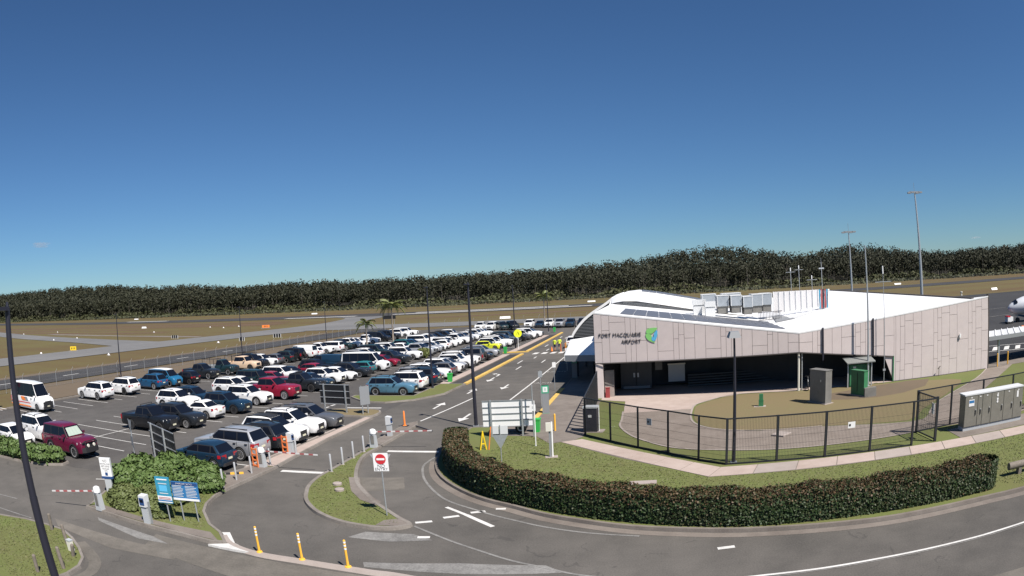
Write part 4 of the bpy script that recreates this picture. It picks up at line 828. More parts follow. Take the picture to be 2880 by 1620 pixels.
for org, d, n, V, HH, sof, tz in ((PA, dL, nL, VL, HL, sofL, lambda s: Fz((PA + dL * s).x) - .02), (PB, dR, nR, VR, HR, sofR, lambda s: Rz((PB + dR * s).x) - .02)):
    for i in range(len(V) - 1):
        s0, s1 = V[i] + G_, V[i + 1] - G_
        cutz = sorted(HH.get(i, []))
        lo0, lo1 = (sof(s0), sof(s1)) if (V[i + 1] <= 8.505 or org is PA) else (.14, .14)
        edges = [(lo0, lo1)] + [(z, z) for z in cutz if z < min(tz(s0), tz(s1)) - .12 and z > max(lo0, lo1) + .1] + [(tz(s0), tz(s1))]
        for k in range(len(edges) - 1):
            (a0, a1), (b0, b1) = edges[k], edges[k + 1]
            g0 = G_ if k else 0; g1 = G_ if k < len(edges) - 2 else 0
            wallpoly(org, d, n, [(s0, a0 + g0), (s1, a1 + g0), (s1, b1 - g1), (s0, b0 - g1)], .06, .045 + rng.uniform(-.004, .004), 'facade_panel', 'panel_cement')
# white roof capping along the facade, corner trims
for a, b, za, zb in ((PA, PB, Fz(PA.x), 4.45), (PB, PC_, 4.45, Rz(PC_.x))):
    MB().bar((a.x, a.y, za + .02), (b.x, b.y, zb + .02), .12, .10).obj('roof_capping', 'white_paint', T)
MB().box(29.70, 29.80, 49.80, 50.2, .1, 6.35).obj('corner_trim', 'joint_dark', T)
# roofs
def loft(name, stations, mat, smooth=30):
    """stations: list of (v, [(u,z)..]) joined into a skin"""
    m = MB(); n = len(stations[0][1])
    for v, P in stations: m.v += [(u, v, z) for u, z in P]
    for k in range(len(stations) - 1): m.f += [(k*n+i, k*n+i+1, (k+1)*n+i+1, (k+1)*n+i) for i in range(n - 1)]
    o = m.obj(name, mat, T, smooth); o.modifiers.new('t', 'SOLIDIFY').thickness = .12; o.modifiers['t'].offset = -1 if m.v else 0; return o
def roofskin(name, pts4, mat='roof_white', th=.12):
    m = MB(); m.v = list(pts4) + [(x, y, z - th) for x, y, z in pts4]; n = len(pts4)
    m.f = [tuple(range(n)), tuple(range(n, 2*n))[::-1]] + [(i, n+i, n+(i+1)%n, (i+1)%n) for i in range(n)]; return m.obj(name, mat, T)
yL = lambda u: 52.62 - (u + 4.95) * .1637 + .1
roofskin('front_roof', [(-4.95, yL(-4.95), Fz(-4.95)), (10.87, 50.13, 4.45), (10.87, 74.2, 4.45), (-4.95, 74.2, Fz(-4.95))])
roofskin('right_roof', [(10.88, 50.13, 4.44), (28.2, 49.98, Rz(28.2)), (28.2, 111, Rz(28.2)), (10.88, 111, 4.44)])
roofskin('right_roof_edge', [(28.21, 49.98, Rz(28.2)), (29.72, 49.97, Rz(29.72)), (29.72, 50.6, Rz(29.72)), (28.21, 52.0, Rz(28.2))])
MB().box(28.22, 28.5, 50.8, 111, 5.4, 6.10).obj('box_gutter', 'joint_dark', T)
lens_top = [(-4.94,6.70),(-4.4,6.82),(-3.7,6.90),(-2.2,6.84),(.3,6.36),(3.05,5.82),(5.5,5.36),(7.1,5.10),(10.6,4.52)]
back2 = [(-5.9,7.0),(-5.2,7.35),(-4.3,7.58),(-2.6,7.68),(.4,7.18),(3.2,6.6),(5.8,6.05),(7.6,5.65),(10.6,4.95)]
m = MB()
for v, P in ((74.25, lens_top), (90, back2), (106, back2)): m.v += [(u, v, z) for u, z in P]
n9 = 9
for k in range(2): m.f += [(k*n9+i, k*n9+i+1, (k+1)*n9+i+1, (k+1)*n9+i) for i in range(8)]
m.obj('rear_roof', 'roof_white', T, 50)
m = MB(); m.v = [(u, 74.22, z - .03) for u, z in lens_top] + [(u, 74.22, Fz(u) - .12) for u, z in lens_top]
m.f = [(i, i + 1, 9 + i + 1, 9 + i) for i in range(8)]; m.obj('clerestory_louvre', 'louvre_dark', T)
for j in range(5):
    zz = .10 + .11 * j; mm = MB()
    for i in range(8):
        (u0, t0), (u1, t1) = lens_top[i], lens_top[i + 1]
        if zz < min(t0 - Fz(u0), t1 - Fz(u1)) - .03: mm.bar((u0, 74.18, Fz(u0) + zz), (u1, 74.18, Fz(u1) + zz), .03, .03)
    if mm.v: mm.obj('louvre_blade', 'mid_grey', T)
# curved end bay beyond the canopy
arch = [(-11.35,2.35),(-11.15,2.75),(-10.75,3.30),(-10.3,3.85),(-9.75,4.42),(-9.1,4.95),(-8.5,5.35),(-7.9,5.72),(-7.2,6.12),(-6.6,6.5),(-5.9,7.0),(-5.2,7.35),(-4.3,7.62)]
m = MB(); n = len(arch)
for v in (89.6, 107): m.v += [(u, v, z + .05) for u, z in arch]
for v in (89.6, 107): m.v += [(u + .18, v, z - .22) for u, z in arch]
m.f = [(i, i+1, n+i+1, n+i) for i in range(n-1)] + [(2*n+i, 3*n+i, 3*n+i+1, 2*n+i+1) for i in range(n-1)] + [(i, 2*n+i, 2*n+i+1, i+1) for i in range(n-1)] + [(0, n, 3*n, 2*n)]
m.obj('curved_roof', 'roof_white', T, 50)
m = MB(); pts = [(u + .1, z - .1) for u, z in arch] + [(-4.3, .1), (-11.2, .1)]
m.add([(u, 89.9, z) for u, z in pts], [tuple(range(len(pts)))]); m.obj('gable_wall', 'louvre_dark', T)
for j in range(26):
    z = 2.2 + j * .19
    u0 = float(np.interp(z, [p[1] for p in arch], [p[0] for p in arch])) + .35
    if u0 < -4.6: MB().box(u0, -4.3, 89.78, 89.86, z, z + .05).obj('louvre_blade', 'mid_grey', T)
MB().box(-4.94, -4.80, 52.7, 90, .1, 6.3).obj('side_wall', 'panel_cement', T); MB().box(-5.9, -4.94, 89.5, 106, .1, 6.9).obj('side_wall', 'panel_cement', T)
MB().add([(-5.2,74.3,6.6),(-5.9,90,7.0),(-4.94,90,6.5),(-4.94,74.3,6.2)], [(0,1,2,3)]).obj('roof_flashing', 'roof_white', T)
# solar panels on the two white roofs
def lift(u, v, h): return (u, v, Fz(u) + h)
for r_ in range(4):
    for i in range(13):
        u0 = -3.0 + i * 1.045; v0 = 55.2 + r_ * 2.55 - (u0 + 3) * .09
        if u0 > 10.0: continue
        P = [(u0, v0), (u0 + 1.0, v0 - .09), (u0 + 1.0, v0 + 1.35), (u0, v0 + 1.45)]
        roofskin('solar_panel', [lift(u, v, .05 + (.05 if k > 1 else 0)) for k, (u, v) in enumerate(P)], 'solar', .04)
bz = lambda u: float(np.interp(u, [p[0] for p in back2], [p[1] for p in back2]))
for r_ in range(3):
    for i in range(8):
        u0 = -2.0 + i * 1.02; v0 = 92.5 + r_ * 3.2
        roofskin('solar_panel', [(u0, v0, bz(u0) + .08), (u0 + .97, v0, bz(u0 + .97) + .08), (u0 + .97, v0 + 1.7, bz(u0 + .97) + .16), (u0, v0 + 1.7, bz(u0) + .16)], 'solar', .04)
# recess under the overhang
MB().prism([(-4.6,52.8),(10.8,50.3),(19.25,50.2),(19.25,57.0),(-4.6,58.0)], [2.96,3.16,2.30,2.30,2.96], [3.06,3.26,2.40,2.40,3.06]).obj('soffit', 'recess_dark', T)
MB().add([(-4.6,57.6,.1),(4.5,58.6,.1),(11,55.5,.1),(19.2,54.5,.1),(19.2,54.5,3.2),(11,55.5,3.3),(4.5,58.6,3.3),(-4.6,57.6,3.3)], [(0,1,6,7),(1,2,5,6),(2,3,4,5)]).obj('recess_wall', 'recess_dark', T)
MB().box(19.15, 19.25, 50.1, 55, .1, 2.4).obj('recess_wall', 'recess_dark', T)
MB().box(-4.90, -4.35, 52.55, 53.15, .1, 2.95).obj('column', 'panel_cement', T)
MB().box(-4.3, -3.55, 53.1, 53.5, .1, 2.2).obj('recess_panel', 'cabinet_grey', T); MB().box(-4.28, -3.57, 53.04, 53.09, .12, 1.0).obj('lower_panel', 'concrete', T)
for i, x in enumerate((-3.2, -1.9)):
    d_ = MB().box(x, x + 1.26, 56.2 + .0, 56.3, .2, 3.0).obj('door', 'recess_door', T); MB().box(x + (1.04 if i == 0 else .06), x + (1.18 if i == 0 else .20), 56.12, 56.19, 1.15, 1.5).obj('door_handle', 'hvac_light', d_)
MB().box(-3.0, -.8, 56.1, 56.18, .2, .42).obj('kick_plate', 'mid_grey', T)
MB().box(-.35, .25, 56.6, 56.7, 1.6, 2.35).obj('notice_panel', 'cabinet_grey', T)
rd = MB().box(.75, 2.15, 56.7, 56.8, .55, 1.95).obj('roller_door', 'grey_paint', T); MB().box(.70, 2.2, 56.62, 56.7, 1.95, 2.06).obj('door_frame', 'cream', rd)
for j in range(5): MB().box(2.4, 10.6, 57.0 - j * .25, 57.2 - j * .25, .9 - j * .18, 1.02 - j * .18).obj('step_rail', 'recess_door', T)
MB().tube((10.87, 50.16, .1), (10.87, 50.16, 3.1), .09).obj('column', 'cream', T); MB().tube((11.15, 50.2, .1), (11.15, 50.2, 3.1), .05).obj('downpipe', 'galv', T)
MB().box(19.26, 19.36, 49.82, 50.0, .1, 2.12).obj('recess_trim', 'cabinet_green', T)
MB().bar((-4.95, 52.5, 2.83), (10.87, 49.92, 3.03), .05, .08).obj('soffit_trim', 'joint_dark', T); MB().bar((10.87, 49.92, 3.03), (19.34, 49.84, 2.07), .05, .08).obj('soffit_trim', 'joint_dark', T)
for s, zt in ((2.0, 4.63), (6.49, 5.05)): q = PB + dR * s + nR * .12; MB().box(q.x - .06, q.x + .06, q.y - .06, q.y + .06, 2.3, zt + .12).obj('rainwater_pipe', 'pole_dark', T)
MB().box(26.2, 26.36, 49.68, 49.80, 3.0, 3.3).obj('wall_light', 'white_paint', T)
MB().box(8.4 + 10.87 - .1, 29.7, 49.70, 49.86, .02, .13).obj('plinth', 'joint_dark', T)
# lettering and emblem
ang = math.atan2(dL.y, dL.x)
def onL(s, z, off): p = PA + dL * s + nL * off; return (p.x, p.y, z)
sg = MB().bar(onL(.5, 5.18, .035), onL(.6, 5.18, .035), .01).obj('wall_sign', 'lettering', T)
def letters(txt, s0, s1, z, h):
    full = text_mesh(txt, h, .02, 'LEFT'); xs_ = [v.co.x for v in full.vertices]; mn, mx = min(xs_), max(xs_); sc = (s1 - s0) / (mx - mn)
    pos = 0
    for i, ch in enumerate(txt):
        if ch == ' ': continue
        pre = text_mesh(txt[:i + 1], h, .02, 'LEFT'); one = text_mesh(ch, h, .02, 'LEFT')
        off = max(v.co.x for v in pre.vertices) - max(v.co.x for v in one.vertices)
        one.transform(Matrix.Translation((off - mn, 0, 0))); one.transform(Matrix.Diagonal((sc, 1, 1, 1)))
        one.materials.clear(); one.materials.append(M['lettering'])
        o = link('letter', one, sg); o.location = onL(s0, z, .085); o.rotation_euler = (R(90), 0, ang)
letters('PORT MACQUARIE', .42, 3.70, 4.97, .40); letters('AIRPORT', 2.16, 3.68, 4.44, .40)
def emblem(name, pts, mat, off):
    m = MB(); k = len(pts); f_ = [onL(s, z, off) for s, z in pts]; b_ = [onL(s, z, .06) for s, z in pts]
    m.add(f_ + b_, [tuple(range(k)), tuple(range(k, 2*k))[::-1]] + [(i, k+i, k+(i+1)%k, (i+1)%k) for i in range(k)]); return m.obj(name, mat, sg)
emblem('emblem_leaf', smooth_line([(4.10,5.02),(4.22,5.34),(4.95,5.38),(4.62,5.02),(4.4,4.97)], 3, True), 'logo_green', .09)
emblem('emblem_leaf', smooth_line([(4.06,4.95),(4.42,4.92),(4.52,4.72),(4.55,4.52),(4.75,4.28),(4.35,4.42),(4.10,4.66)], 3, True), 'logo_green', .085)
emblem('emblem_drop', smooth_line([(4.70,4.98),(4.93,5.22),(4.95,4.85),(4.82,4.50),(4.62,4.40),(4.50,4.55),(4.56,4.75),(4.68,4.70)], 3, True), 'logo_cyan', .095)
# canopies
CN = thing('drop_off_canopy', 'flat white canopy over the shaded drop-off footpath left of the facade', 'canopy')
MB().prism([(-8.5,62.2),(-5.2,61.2),(-5.2,89),(-8.7,82.5),(-10.2,80)], 2.45, 2.62).obj('canopy_roof', 'roof_white', CN)
MB().prism([(-8.56,62.1),(-5.2,61.1),(-5.2,61.25),(-8.5,62.3)], 2.05, 2.60).obj('fascia', 'mid_grey', CN)
MB().prism([(-8.62,62.1),(-8.5,62.1),(-10.2,80.1),(-10.32,80)], 2.1, 2.61).obj('fascia', 'hvac_light', CN)
for y in (66, 74, 82): MB().box(-8.0, -7.8, y, y + .2, .1, 2.45).obj('column', 'pole_dark', CN)
MB().box(-6.1, -6.0, 62.5, 88, .12, 2.4).obj('glazed_wall', 'recess_dark', CN)
CR = thing('apron_canopy', 'ribbed white walkway canopy beyond the right corner of the terminal', 'canopy')
m = MB(); m.prism([(30.2,50.7),(60,53.4),(62,58.2),(33.0,55.3)], 2.52, 2.62); m.obj('canopy_roof', 'hvac_light', CR)
for i in range(24):
    a = Vector((30.3 + i * .95, 50.75 + i * .087)); b = Vector((33.0 + i * .95, 55.25 + i * .093)); MB().bar((a.x, a.y, 2.66), (b.x, b.y, 2.66), .10, .08).obj('roof_rib', 'white_paint', CR)
MB().prism([(30.15,50.6),(60,53.3),(60,53.42),(30.15,50.72)], 2.30, 2.64).obj('fascia', 'mid_grey', CR)
for x, y in ((31.9, 51.2), (38, 51.8), (46, 52.5)): MB().box(x - .1, x + .1, y - .1, y + .1, .1, 2.5).obj('column', 'galv', CR)
# roof plant
def hv(label, x, y, z0, sx, sy, h, mat='hvac', legs=True):
    t = thing('air_conditioner', label, 'air conditioner', (x, y, 0), 0, 'rooftop air conditioners')
    b = MB().box(0, sx, 0, sy, z0 + .35, z0 + h).obj('casing', mat, t)
    for a in (.02, sx - .08):
        MB().box(a, a + .06, -.015, 0, z0 + .35, z0 + h).obj('edge_frame', 'hvac_light', b)
    MB().box(-.03, sx + .03, -.03, sy + .03, z0 + h, z0 + h + .06).obj('lid', 'hvac_light', t)
    if legs: MB().box(.1, sx - .1, .1, sy - .1, z0 - .35, z0 + .35).obj('plinth', 'cabinet_grey', t)
for a in [('large grey rooftop unit at the left of the plant row',5.95,66.5,5.75,1.2,2.4,1.35),('large grey rooftop unit second in the plant row',7.3,66.2,5.75,1.15,2.4,1.3),('large grey rooftop unit in the middle of the plant row',8.55,66.0,5.55,1.0,2.4,1.35),
          ('large grey rooftop unit fourth in the plant row',9.75,68.0,5.55,1.15,2.4,1.45),('large grey rooftop unit nearest the white screen',11.0,69.0,5.55,1.1,2.4,1.45),('grey rooftop unit far behind the small white cowls',5.0,74.8,5.9,1.6,2.2,1.2),
          ('grey rooftop unit at the back behind the plant row',7.4,76.0,5.8,2.2,2.2,1.25)]: hv(*a)
for lab, x, y, z0, sx in (('small white roof cowl left of the plant row', 4.7, 65.6, 5.55, .95), ('smaller white roof cowl at the far left of the plant', 3.55, 66.4, 5.75, .85), ('white roof cowl just behind the leftmost cowl', 4.1, 68.2, 5.7, .8)):
    t = thing('roof_cowl', lab, 'vent', (x, y, 0), 0, 'rooftop vents'); MB().box(0, sx, 0, .8, z0 - .6, z0 + .55).obj('duct', 'hvac_light', t); MB().box(-.06, sx + .06, -.06, .86, z0 + .6, z0 + 1.1).obj('hood', 'hvac_light', t); MB().box(.08, sx - .08, .08, .72, z0 + .5, z0 + .65).obj('neck', 'mid_grey', t)
t = thing('plant_screen', 'white mesh screen with coloured mural panels beside the roof plant', 'screen')
a, b = Vector((12.4, 70.0)), Vector((17.35, 69.0))
for i in range(8):
    p, q = a.lerp(b, i / 8), a.lerp(b, (i + 1) / 8 - .008); MB().prism([(p.x, p.y), (q.x, q.y), (q.x, q.y + .06), (p.x, p.y + .06)], 4.95 + i * .06, 7.12).obj('screen_panel', 'mesh_white', t)
for i in range(9): p = a.lerp(b, i / 8); MB().box(p.x - .03, p.x + .03, p.y - .06, p.y - .01, 4.5, 7.15).obj('post', 'hvac_light', t)
for i in range(6):
    x = 17.45 + i * .22; y = 69.0 + i * .02
    MB().prism([(x, y), (x + .18, y), (x + .18, y + .06), (x, y + .06)], 5.2, 7.12).obj('mural_panel', ['sign_teal', 'red_dull', 'pole_dark', 'red_dull', 'sign_teal', 'white_paint'][i], t)
    if i % 2 == 0: MB().bar((x, y - .03, 5.3), (x + .25, y - .03, 7.0), .07, .02).obj('mural_figure', ['mesh_white', 'sign_teal', 'red_dull'][i // 2], t)
m = MB()
for i in range(16): m.box(9.9 + i * .17, 9.94 + i * .17, 64.6 + i * .1, 64.64 + i * .1, 4.6, 5.35)
m.bar((9.85, 64.6, 5.36), (12.6, 66.2, 5.36), .05); m.bar((9.85, 64.6, 4.62), (12.6, 66.2, 4.62), .05)
tag(m.obj('roof_railing', 'pole_dark'), 'dark slatted railing in front of the roof plant', 'railing')
tag(MB().prism([(11.3,62.6),(13.4,63.4),(13.1,70.5),(12.3,70.5)], [4.53,4.70,4.68,4.6], [4.56,4.73,4.70,4.63]).obj('roof_walkway', 'mid_grey'), 'grey grating walkway lying in the roof valley', 'walkway')
tag(MB().prism([(13.2,63.3),(18.6,70.2),(17.6,70.4),(13.0,65.2)], [4.68,5.15,5.08,4.68], [4.70,5.18,5.11,4.71]).obj('roof_walkway', 'hvac_light'), 'pale walkway strip along the base of the plant screen', 'walkway')
for i, (x, y, z0, z1, arm) in enumerate([(14.6, 70.5, 5.0, 9.5, .55), (15.5, 70.2, 5.0, 9.7, .5), (16.9, 69.9, 5.0, 8.6, .6), (18.0, 69.5, 5.0, 9.95, 0)]):
    t = thing('antenna', '%s from the left of the thin antenna masts rising behind the plant screen' % ORD[i], 'antenna', (x, y, z0), 0, 'roof antennas')
    MB().tube((0, 0, 0), (0, 0, z1 - z0), .03, n=6).obj('mast', 'galv', t)
    if arm: MB().bar((-arm, 0, z1 - z0 - .45), (arm, 0, z1 - z0 - .45), .04).obj('cross_arm', 'galv', t); MB().tube((0, 0, z1 - z0 - .35), (0, 0, z1 - z0), .055, n=6).obj('aerial', 'white_paint', t)
    else: MB().box(-.3, .3, -.05, .05, z1 - z0 - .75, z1 - z0 - .6).obj('cross_arm', 'galv', t); MB().tube((0, 0, z1 - z0), (0, 0, z1 - z0 + .4), .012, n=5).obj('whip', 'galv', t)
# ------------------------------------------------------------------ lamp posts and masts
def lamp_post(label, x, y, h, r=.085, head=1, rz=0, lean=0, group='dark car-park light poles'):
    t = thing('light_pole', label, 'light pole', (x, y, 0), rz, group)
    MB().tube((0, 0, .1), (0, 0, h * .55), r * 1.25, r, 10).obj('pole', 'pole_dark', t, 40)
    MB().tube((0, 0, h * .55), (0, 0, h), r * .92, r * .62, 10).obj('upper_pole', 'pole_dark', t, 40)
    MB().box(-.16, .16, -.16, .16, 0, .12).obj('base_plate', 'galv', t)
    MB().box(-.05, .05, -r * 1.3 - .02, 0, .7, 1.1).obj('hatch', 'pole_dark', t)
    if head == 1:
        MB().tube((0, 0, h - .02), (0, 0, h + .12), .05, .03, 8).obj('cap', 'pole_dark', t)
        MB().prism([(-.12, -.05), (.12, -.05), (.16, -.45), (-.16, -.45)], h - .06, h + .02).obj('lamp_head', 'pole_dark', t)
    else:
        MB().add([(-.30,-.42,h-.26),(.30,-.42,h-.26),(.34,.30,h-.26),(-.34,.30,h-.26),(-.20,-.30,h+.02),(.20,-.30,h+.02),(.22,.22,h+.02),(-.22,.22,h+.02)], [(0,3,2,1),(4,5,6,7),(0,1,5,4),(1,2,6,5),(2,3,7,6),(3,0,4,7)]).obj('lamp_head', 'mid_grey', t)
    return t
lamp_post('thick dark light pole at the far left edge, cut by the frame', -12.3, 7.75, 9.0, .115)
lamp_post('tall dark light pole behind the end of the hedge by the exit lane', -11.9, 42.9, 9.3, .10)
lamp_post('tall dark light pole on the grass island by the sky blue SUV', -20.64, 60.28, 9.4, .085)
lamp_post('tall dark light pole beside the yellow crossing sign', -21.0, 100, 9.3, .08)
lamp_post('tall dark light pole at the far end of the pink footpath', -21.5, 134.4, 9.3, .08)
for i, y in enumerate((60, 90.5, 121.5, 152)): lamp_post('slim dark light pole on the verge, %s from the left' % ORD[i], -63.4, y, 8.2, .07)
lamp_post('dark lamp post with hooded lantern at the fence corner', 3.6, 31.62, 6.35, .075, head=2, group=None)
t = thing('steel_pole', 'tall pale steel pole standing in front of the facade by the green cabinets', 'pole', (16.6, 49.0, 0)); MB().tube((0, 0, .1), (0, 0, 10.7), .10, .05, 10).obj('shaft', 'galv', t, 40); MB().box(-.2, .2, -.2, .2, .1, .16).obj('base_plate', 'galv', t)
t = thing('aerial_mast', 'thin steel mast with a cross arm right of the green cabinet', 'mast', (18.25, 49.4, 0)); MB().tube((0, 0, .1), (0, 0, 9.0), .035, .02, 8).obj('shaft', 'galv', t); MB().bar((-.75, 0, 7.9), (.75, 0, 7.9), .05).obj('cross_arm', 'galv', t); MB().tube((0, 0, 8.5), (0, 0, 9.1), .06, n=6).obj('aerial', 'white_paint', t); MB().box(-.12, .12, -.06, .06, 1.1, 1.25).obj('bracket', 'galv', t)
for lab, x, y, h, r in (('tallest steel floodlight mast on the apron at the right', 49.0, 110, 22.0, .22), ('shorter steel floodlight mast behind the terminal roof', 40.4, 130, 16.6, .18)):
    t = thing('floodlight_mast', lab, 'floodlight mast', (x, y, 0), 0, 'apron floodlight masts')
    MB().tube((0, 0, 0), (0, 0, h * .5), r * 1.6, r * 1.1, 12).obj('lower_shaft', 'galv', t, 40); MB().tube((0, 0, h * .5), (0, 0, h), r * 1.05, r * .6, 12).obj('upper_shaft', 'galv', t, 40)
    MB().bar((-1.2, 0, h), (1.2, 0, h), .12).obj('head_frame', 'mid_grey', t); MB().tube((0, 0, h), (0, 0, h + 1.6), .03, n=6).obj('spike', 'mid_grey', t)
    for i, x_ in enumerate((-1.25, -.55, .55, 1.25)): MB().prism([(x_ - .4, -.25), (x_ + .4, -.25), (x_ + .3, .3), (x_ - .3, .3)], h - .35 + .1 * (i % 2), h - .08 + .1 * (i % 2)).obj('floodlight', 'mid_grey', t)

# ------------------------------------------------------------------ fences
def fence(label, runs, h, name='mesh_fence', bars=True):
    t = thing(name, label, 'fence')
    for (x0, y0), (x1, y1) in zip(runs[:-1], runs[1:]):
        a, b = Vector((x0, y0)), Vector((x1, y1)); n = max(1, int((b - a).length / .075)); m = MB()
        for i in range(1, n): p = a.lerp(b, i / n); m.box(p.x - .005, p.x + .005, p.y - .005, p.y + .005, .17, h - .03)
        for z in (.55, .95, 1.35, 1.75): m.bar((x0, y0, z), (x1, y1, z), .008)
        o = m.obj('mesh_panel', 'wire', t, fix=False); o['kind'] = 'stuff'
        MB().bar((x0, y0, h), (x1, y1, h), .06, .06).obj('top_rail', 'fence_dark', t); MB().bar((x0, y0, .15), (x1, y1, .15), .06, .07).obj('bottom_rail', 'fence_dark', t)
    for x, y in runs: MB().box(x - .055, x + .055, y - .055, y + .055, .05, h + .03).obj('post', 'fence_dark', t)
    return t
fence('black mesh security fence curving along the footpath in front of the terminal', [(-4.4,39.4),(-2.8,37.6),(-1.2,35.8),(.4,34.2),(1.9,32.45),(3.2,31.2),(5.7,31.0),(8.2,30.75),(10.7,30.65),(13.2,30.5)], 2.35)
fence('black mesh fence behind the steel switchboard at the right', [(14.56,33.02),(17.11,33.3),(19.69,33.43),(22.32,33.5),(25,33.7),(28,33.9)], 2.36)
t = thing('fence_gate', 'open black mesh gate leaf at the right end of the front fence', 'gate'); a, b = Vector((14.5, 32.9)), Vector((14.75, 30.55))
m = MB()
for i in range(1, 30): p = a.lerp(b, i / 30); m.box(p.x - .005, p.x + .005, p.y - .005, p.y + .005, .25, 2.3)
for z in (.6, .95, 1.3, 1.65, 2.0): m.bar((a.x, a.y, z), (b.x, b.y, z), .012)
m.obj('mesh_panel', 'wire', t, fix=False)['kind'] = 'stuff'
for z in (.22, 2.33): MB().bar((a.x, a.y, z), (b.x, b.y, z), .06).obj('rail', 'fence_dark', t)
for p in (a, b): MB().box(p.x - .07, p.x + .07, p.y - .07, p.y + .07, .05, 2.42).obj('post', 'fence_dark', t)
MB().box(14.70, 14.74, 30.9, 31.25, 1.45, 2.0).obj('lock_box', 'white_paint', t)
MB().bar((13.2, 30.5, 2.35), (14.7, 30.5, 2.35), .06).obj('head_rail', 'fence_dark', t)
t = thing('slatted_gate', 'dark gate of tall vertical slats by the terminal corner', 'gate')
for i in range(13): p = Vector((-4.45, 39.7)).lerp(Vector((-4.75, 51.6)), i / 12); MB().box(p.x - .03, p.x + .03, p.y - .10, p.y + .10, .2, 2.35).obj('slat', 'fence_dark', t)
for z in (.2, 2.35): MB().bar((-4.45, 39.5, z), (-4.75, 51.8, z), .06).obj('rail', 'fence_dark', t)
t = thing('perimeter_fence', 'chain-link perimeter fence with leaning barbed-wire arms beside the airside road', 'fence')
run = [(-67.6, 38 + 3.15 * i) for i in range(37)] + [(-64, 156), (-60.5, 161), (-57, 164.5)] + [(-53 + 3.4 * i, 167.2 + 1.2 * i) for i in range(5)] + [(-34 + 4 * i, 173) for i in range(6)]
for i, (x, y) in enumerate(run):
    m = MB().tube((x, y, -.05), (x, y, 1.7), .024, n=6); m.bar((x, y, 1.7), (x + .22, y + .18, 2.05), .035); m.obj('post', 'galv', t)
for z in (.1, .9, 1.66): 
    m = MB()
    for p, q in zip(run[:-1], run[1:]): m.bar((*p, z), (*q, z), .016)
    m.obj('wire', 'wire_grey', t)
m = MB()
for p, q in zip(run[:-1], run[1:]):
    a, b = Vector(p), Vector(q); k = 9
    for j in range(k): u0, u1 = a.lerp(b, j / k), a.lerp(b, (j + 1) / k); m.bar((u0.x, u0.y, .1), (u1.x, u1.y, 1.66), .004); m.bar((u1.x, u1.y, .1), (u0.x, u0.y, 1.66), .004)
m.obj('chain_mesh', 'wire_grey', t, fix=False)['kind'] = 'stuff'
t = thing('boundary_fence', 'distant grey boundary fence at the foot of the forest', 'fence')
fr = [(x, 408 + (x / 90) ** 2 * .3) for x in range(-760, 330, 9)]
m = MB()
for p in fr: m.bar((*p, 0), (*p, 2.4), .09)
for z in (.15, .8, 1.5, 2.3):
    for p, q in zip(fr[:-1], fr[1:]): m.bar((*p, z), (*q, z), .05)
m.obj('fence_line', 'wire_grey', t, fix=False)['kind'] = 'stuff'

# ------------------------------------------------------------------ bollards, posts, barriers
BP = [(-16.1,30.0),(-16.2,31.6),(-16.25,33.1),(-16.3,34.65)]; BQ = [(-19.8,25.1),(-20.0,26.6),(-20.0,28.1),(-20.0,30.1),(-20.0,33.1)]
b0 = None
for grp, lst, wh in (('steel bollards', BP, 'on the teardrop island edge'), ('steel bollards', BQ, 'between the bushes and the entry lane')):
    for i, (x, y) in enumerate(lst):
        lab = 'stainless steel bollard %s, %s from the camera' % (wh, ORD[i])
        if b0 is None:
            b0 = thing('bollard', lab, 'bollard', (x, y, .1), 0, grp); MB().lathe([(.055, 0), (.055, .94), (.045, .96), (.001, .965)], 12).obj('tube', 'steel', b0, 40); MB().lathe([(.10, 0), (.10, .02), (.055, .025)], 12).obj('flange', 'concrete', b0)
        else: c = copy_tree(b0); c.location = (x, y, .1); tag(c, lab, 'bollard', grp)
f0 = None
for i, (x, y) in enumerate(((-13.4, 18.42), (-11.6, 18.45), (-9.8, 18.42))):
    lab = 'amber flexible post with white bands on the separator, %s from the left' % ORD[i]
    if f0 is None:
        f0 = thing('flexible_post', lab, 'post', (x, y, .1), 0, 'amber flexible posts'); MB().lathe([(.055, .02), (.045, .3), (.045, 1.0), (.02, 1.02)], 10).obj('post', 'amber', f0, 40); MB().lathe([(.12, 0), (.11, .035), (.055, .05)], 12).obj('base', 'amber', f0)
        for z in (.66, .78, .90): MB().lathe([(.047, z), (.048, z + .01), (.048, z + .055), (.047, z + .06)], 10).obj('band', 'white_paint', f0)
    else: c = copy_tree(f0); c.location = (x, y, .1); tag(c, lab, 'post', 'amber flexible posts')
def boom(label, x, y, direc, length, z, rz=0):
    t = thing('boom_gate', label, 'boom gate', (x, y, .1), rz, 'boom gates')
    MB().add([(-.20,-.17,0),(.20,-.17,0),(.20,.17,0),(-.20,.17,0),(-.15,-.14,.85),(.15,-.14,.85),(.15,.14,.85),(-.15,.14,.85)], [(0,3,2,1),(4,5,6,7),(0,1,5,4),(1,2,6,5),(2,3,7,6),(3,0,4,7)]).obj('cabinet', 'grey_paint', t)
    MB().lathe([(.20, .84), (.21, .95), (.17, 1.07), (.08, 1.12), (.001, 1.13)], 12).obj('hood', 'white_paint', t, 40)
    MB().box(-.10, .10, -.185, -.165, .25, .75).obj('door_panel', 'cabinet_grey', t)
    d = Vector(direc).normalized(); o = Vector((0, 0, z))
    arm = MB().bar(o + d * .15, o + d * length, .035, .07).obj('boom_arm', 'boom_white', t)
    k = int(length / .55)
    for i in range(k):
        a_ = o + d * (.3 + i * (length - .3) / k); MB().bar(a_, a_ + d * (length - .3) / k * .5, .04, .075).obj('red_band', 'boom_red', arm)
    return t
boom('boom gate with red and white arm on the median by the exit lane', -16.2, 35.9, (1, .18, .01), 3.5, .95)
boom('boom gate with red and white arm beside the silver SUV', -20.2, 29.6, (1, .12, -.02), 3.4, .92)
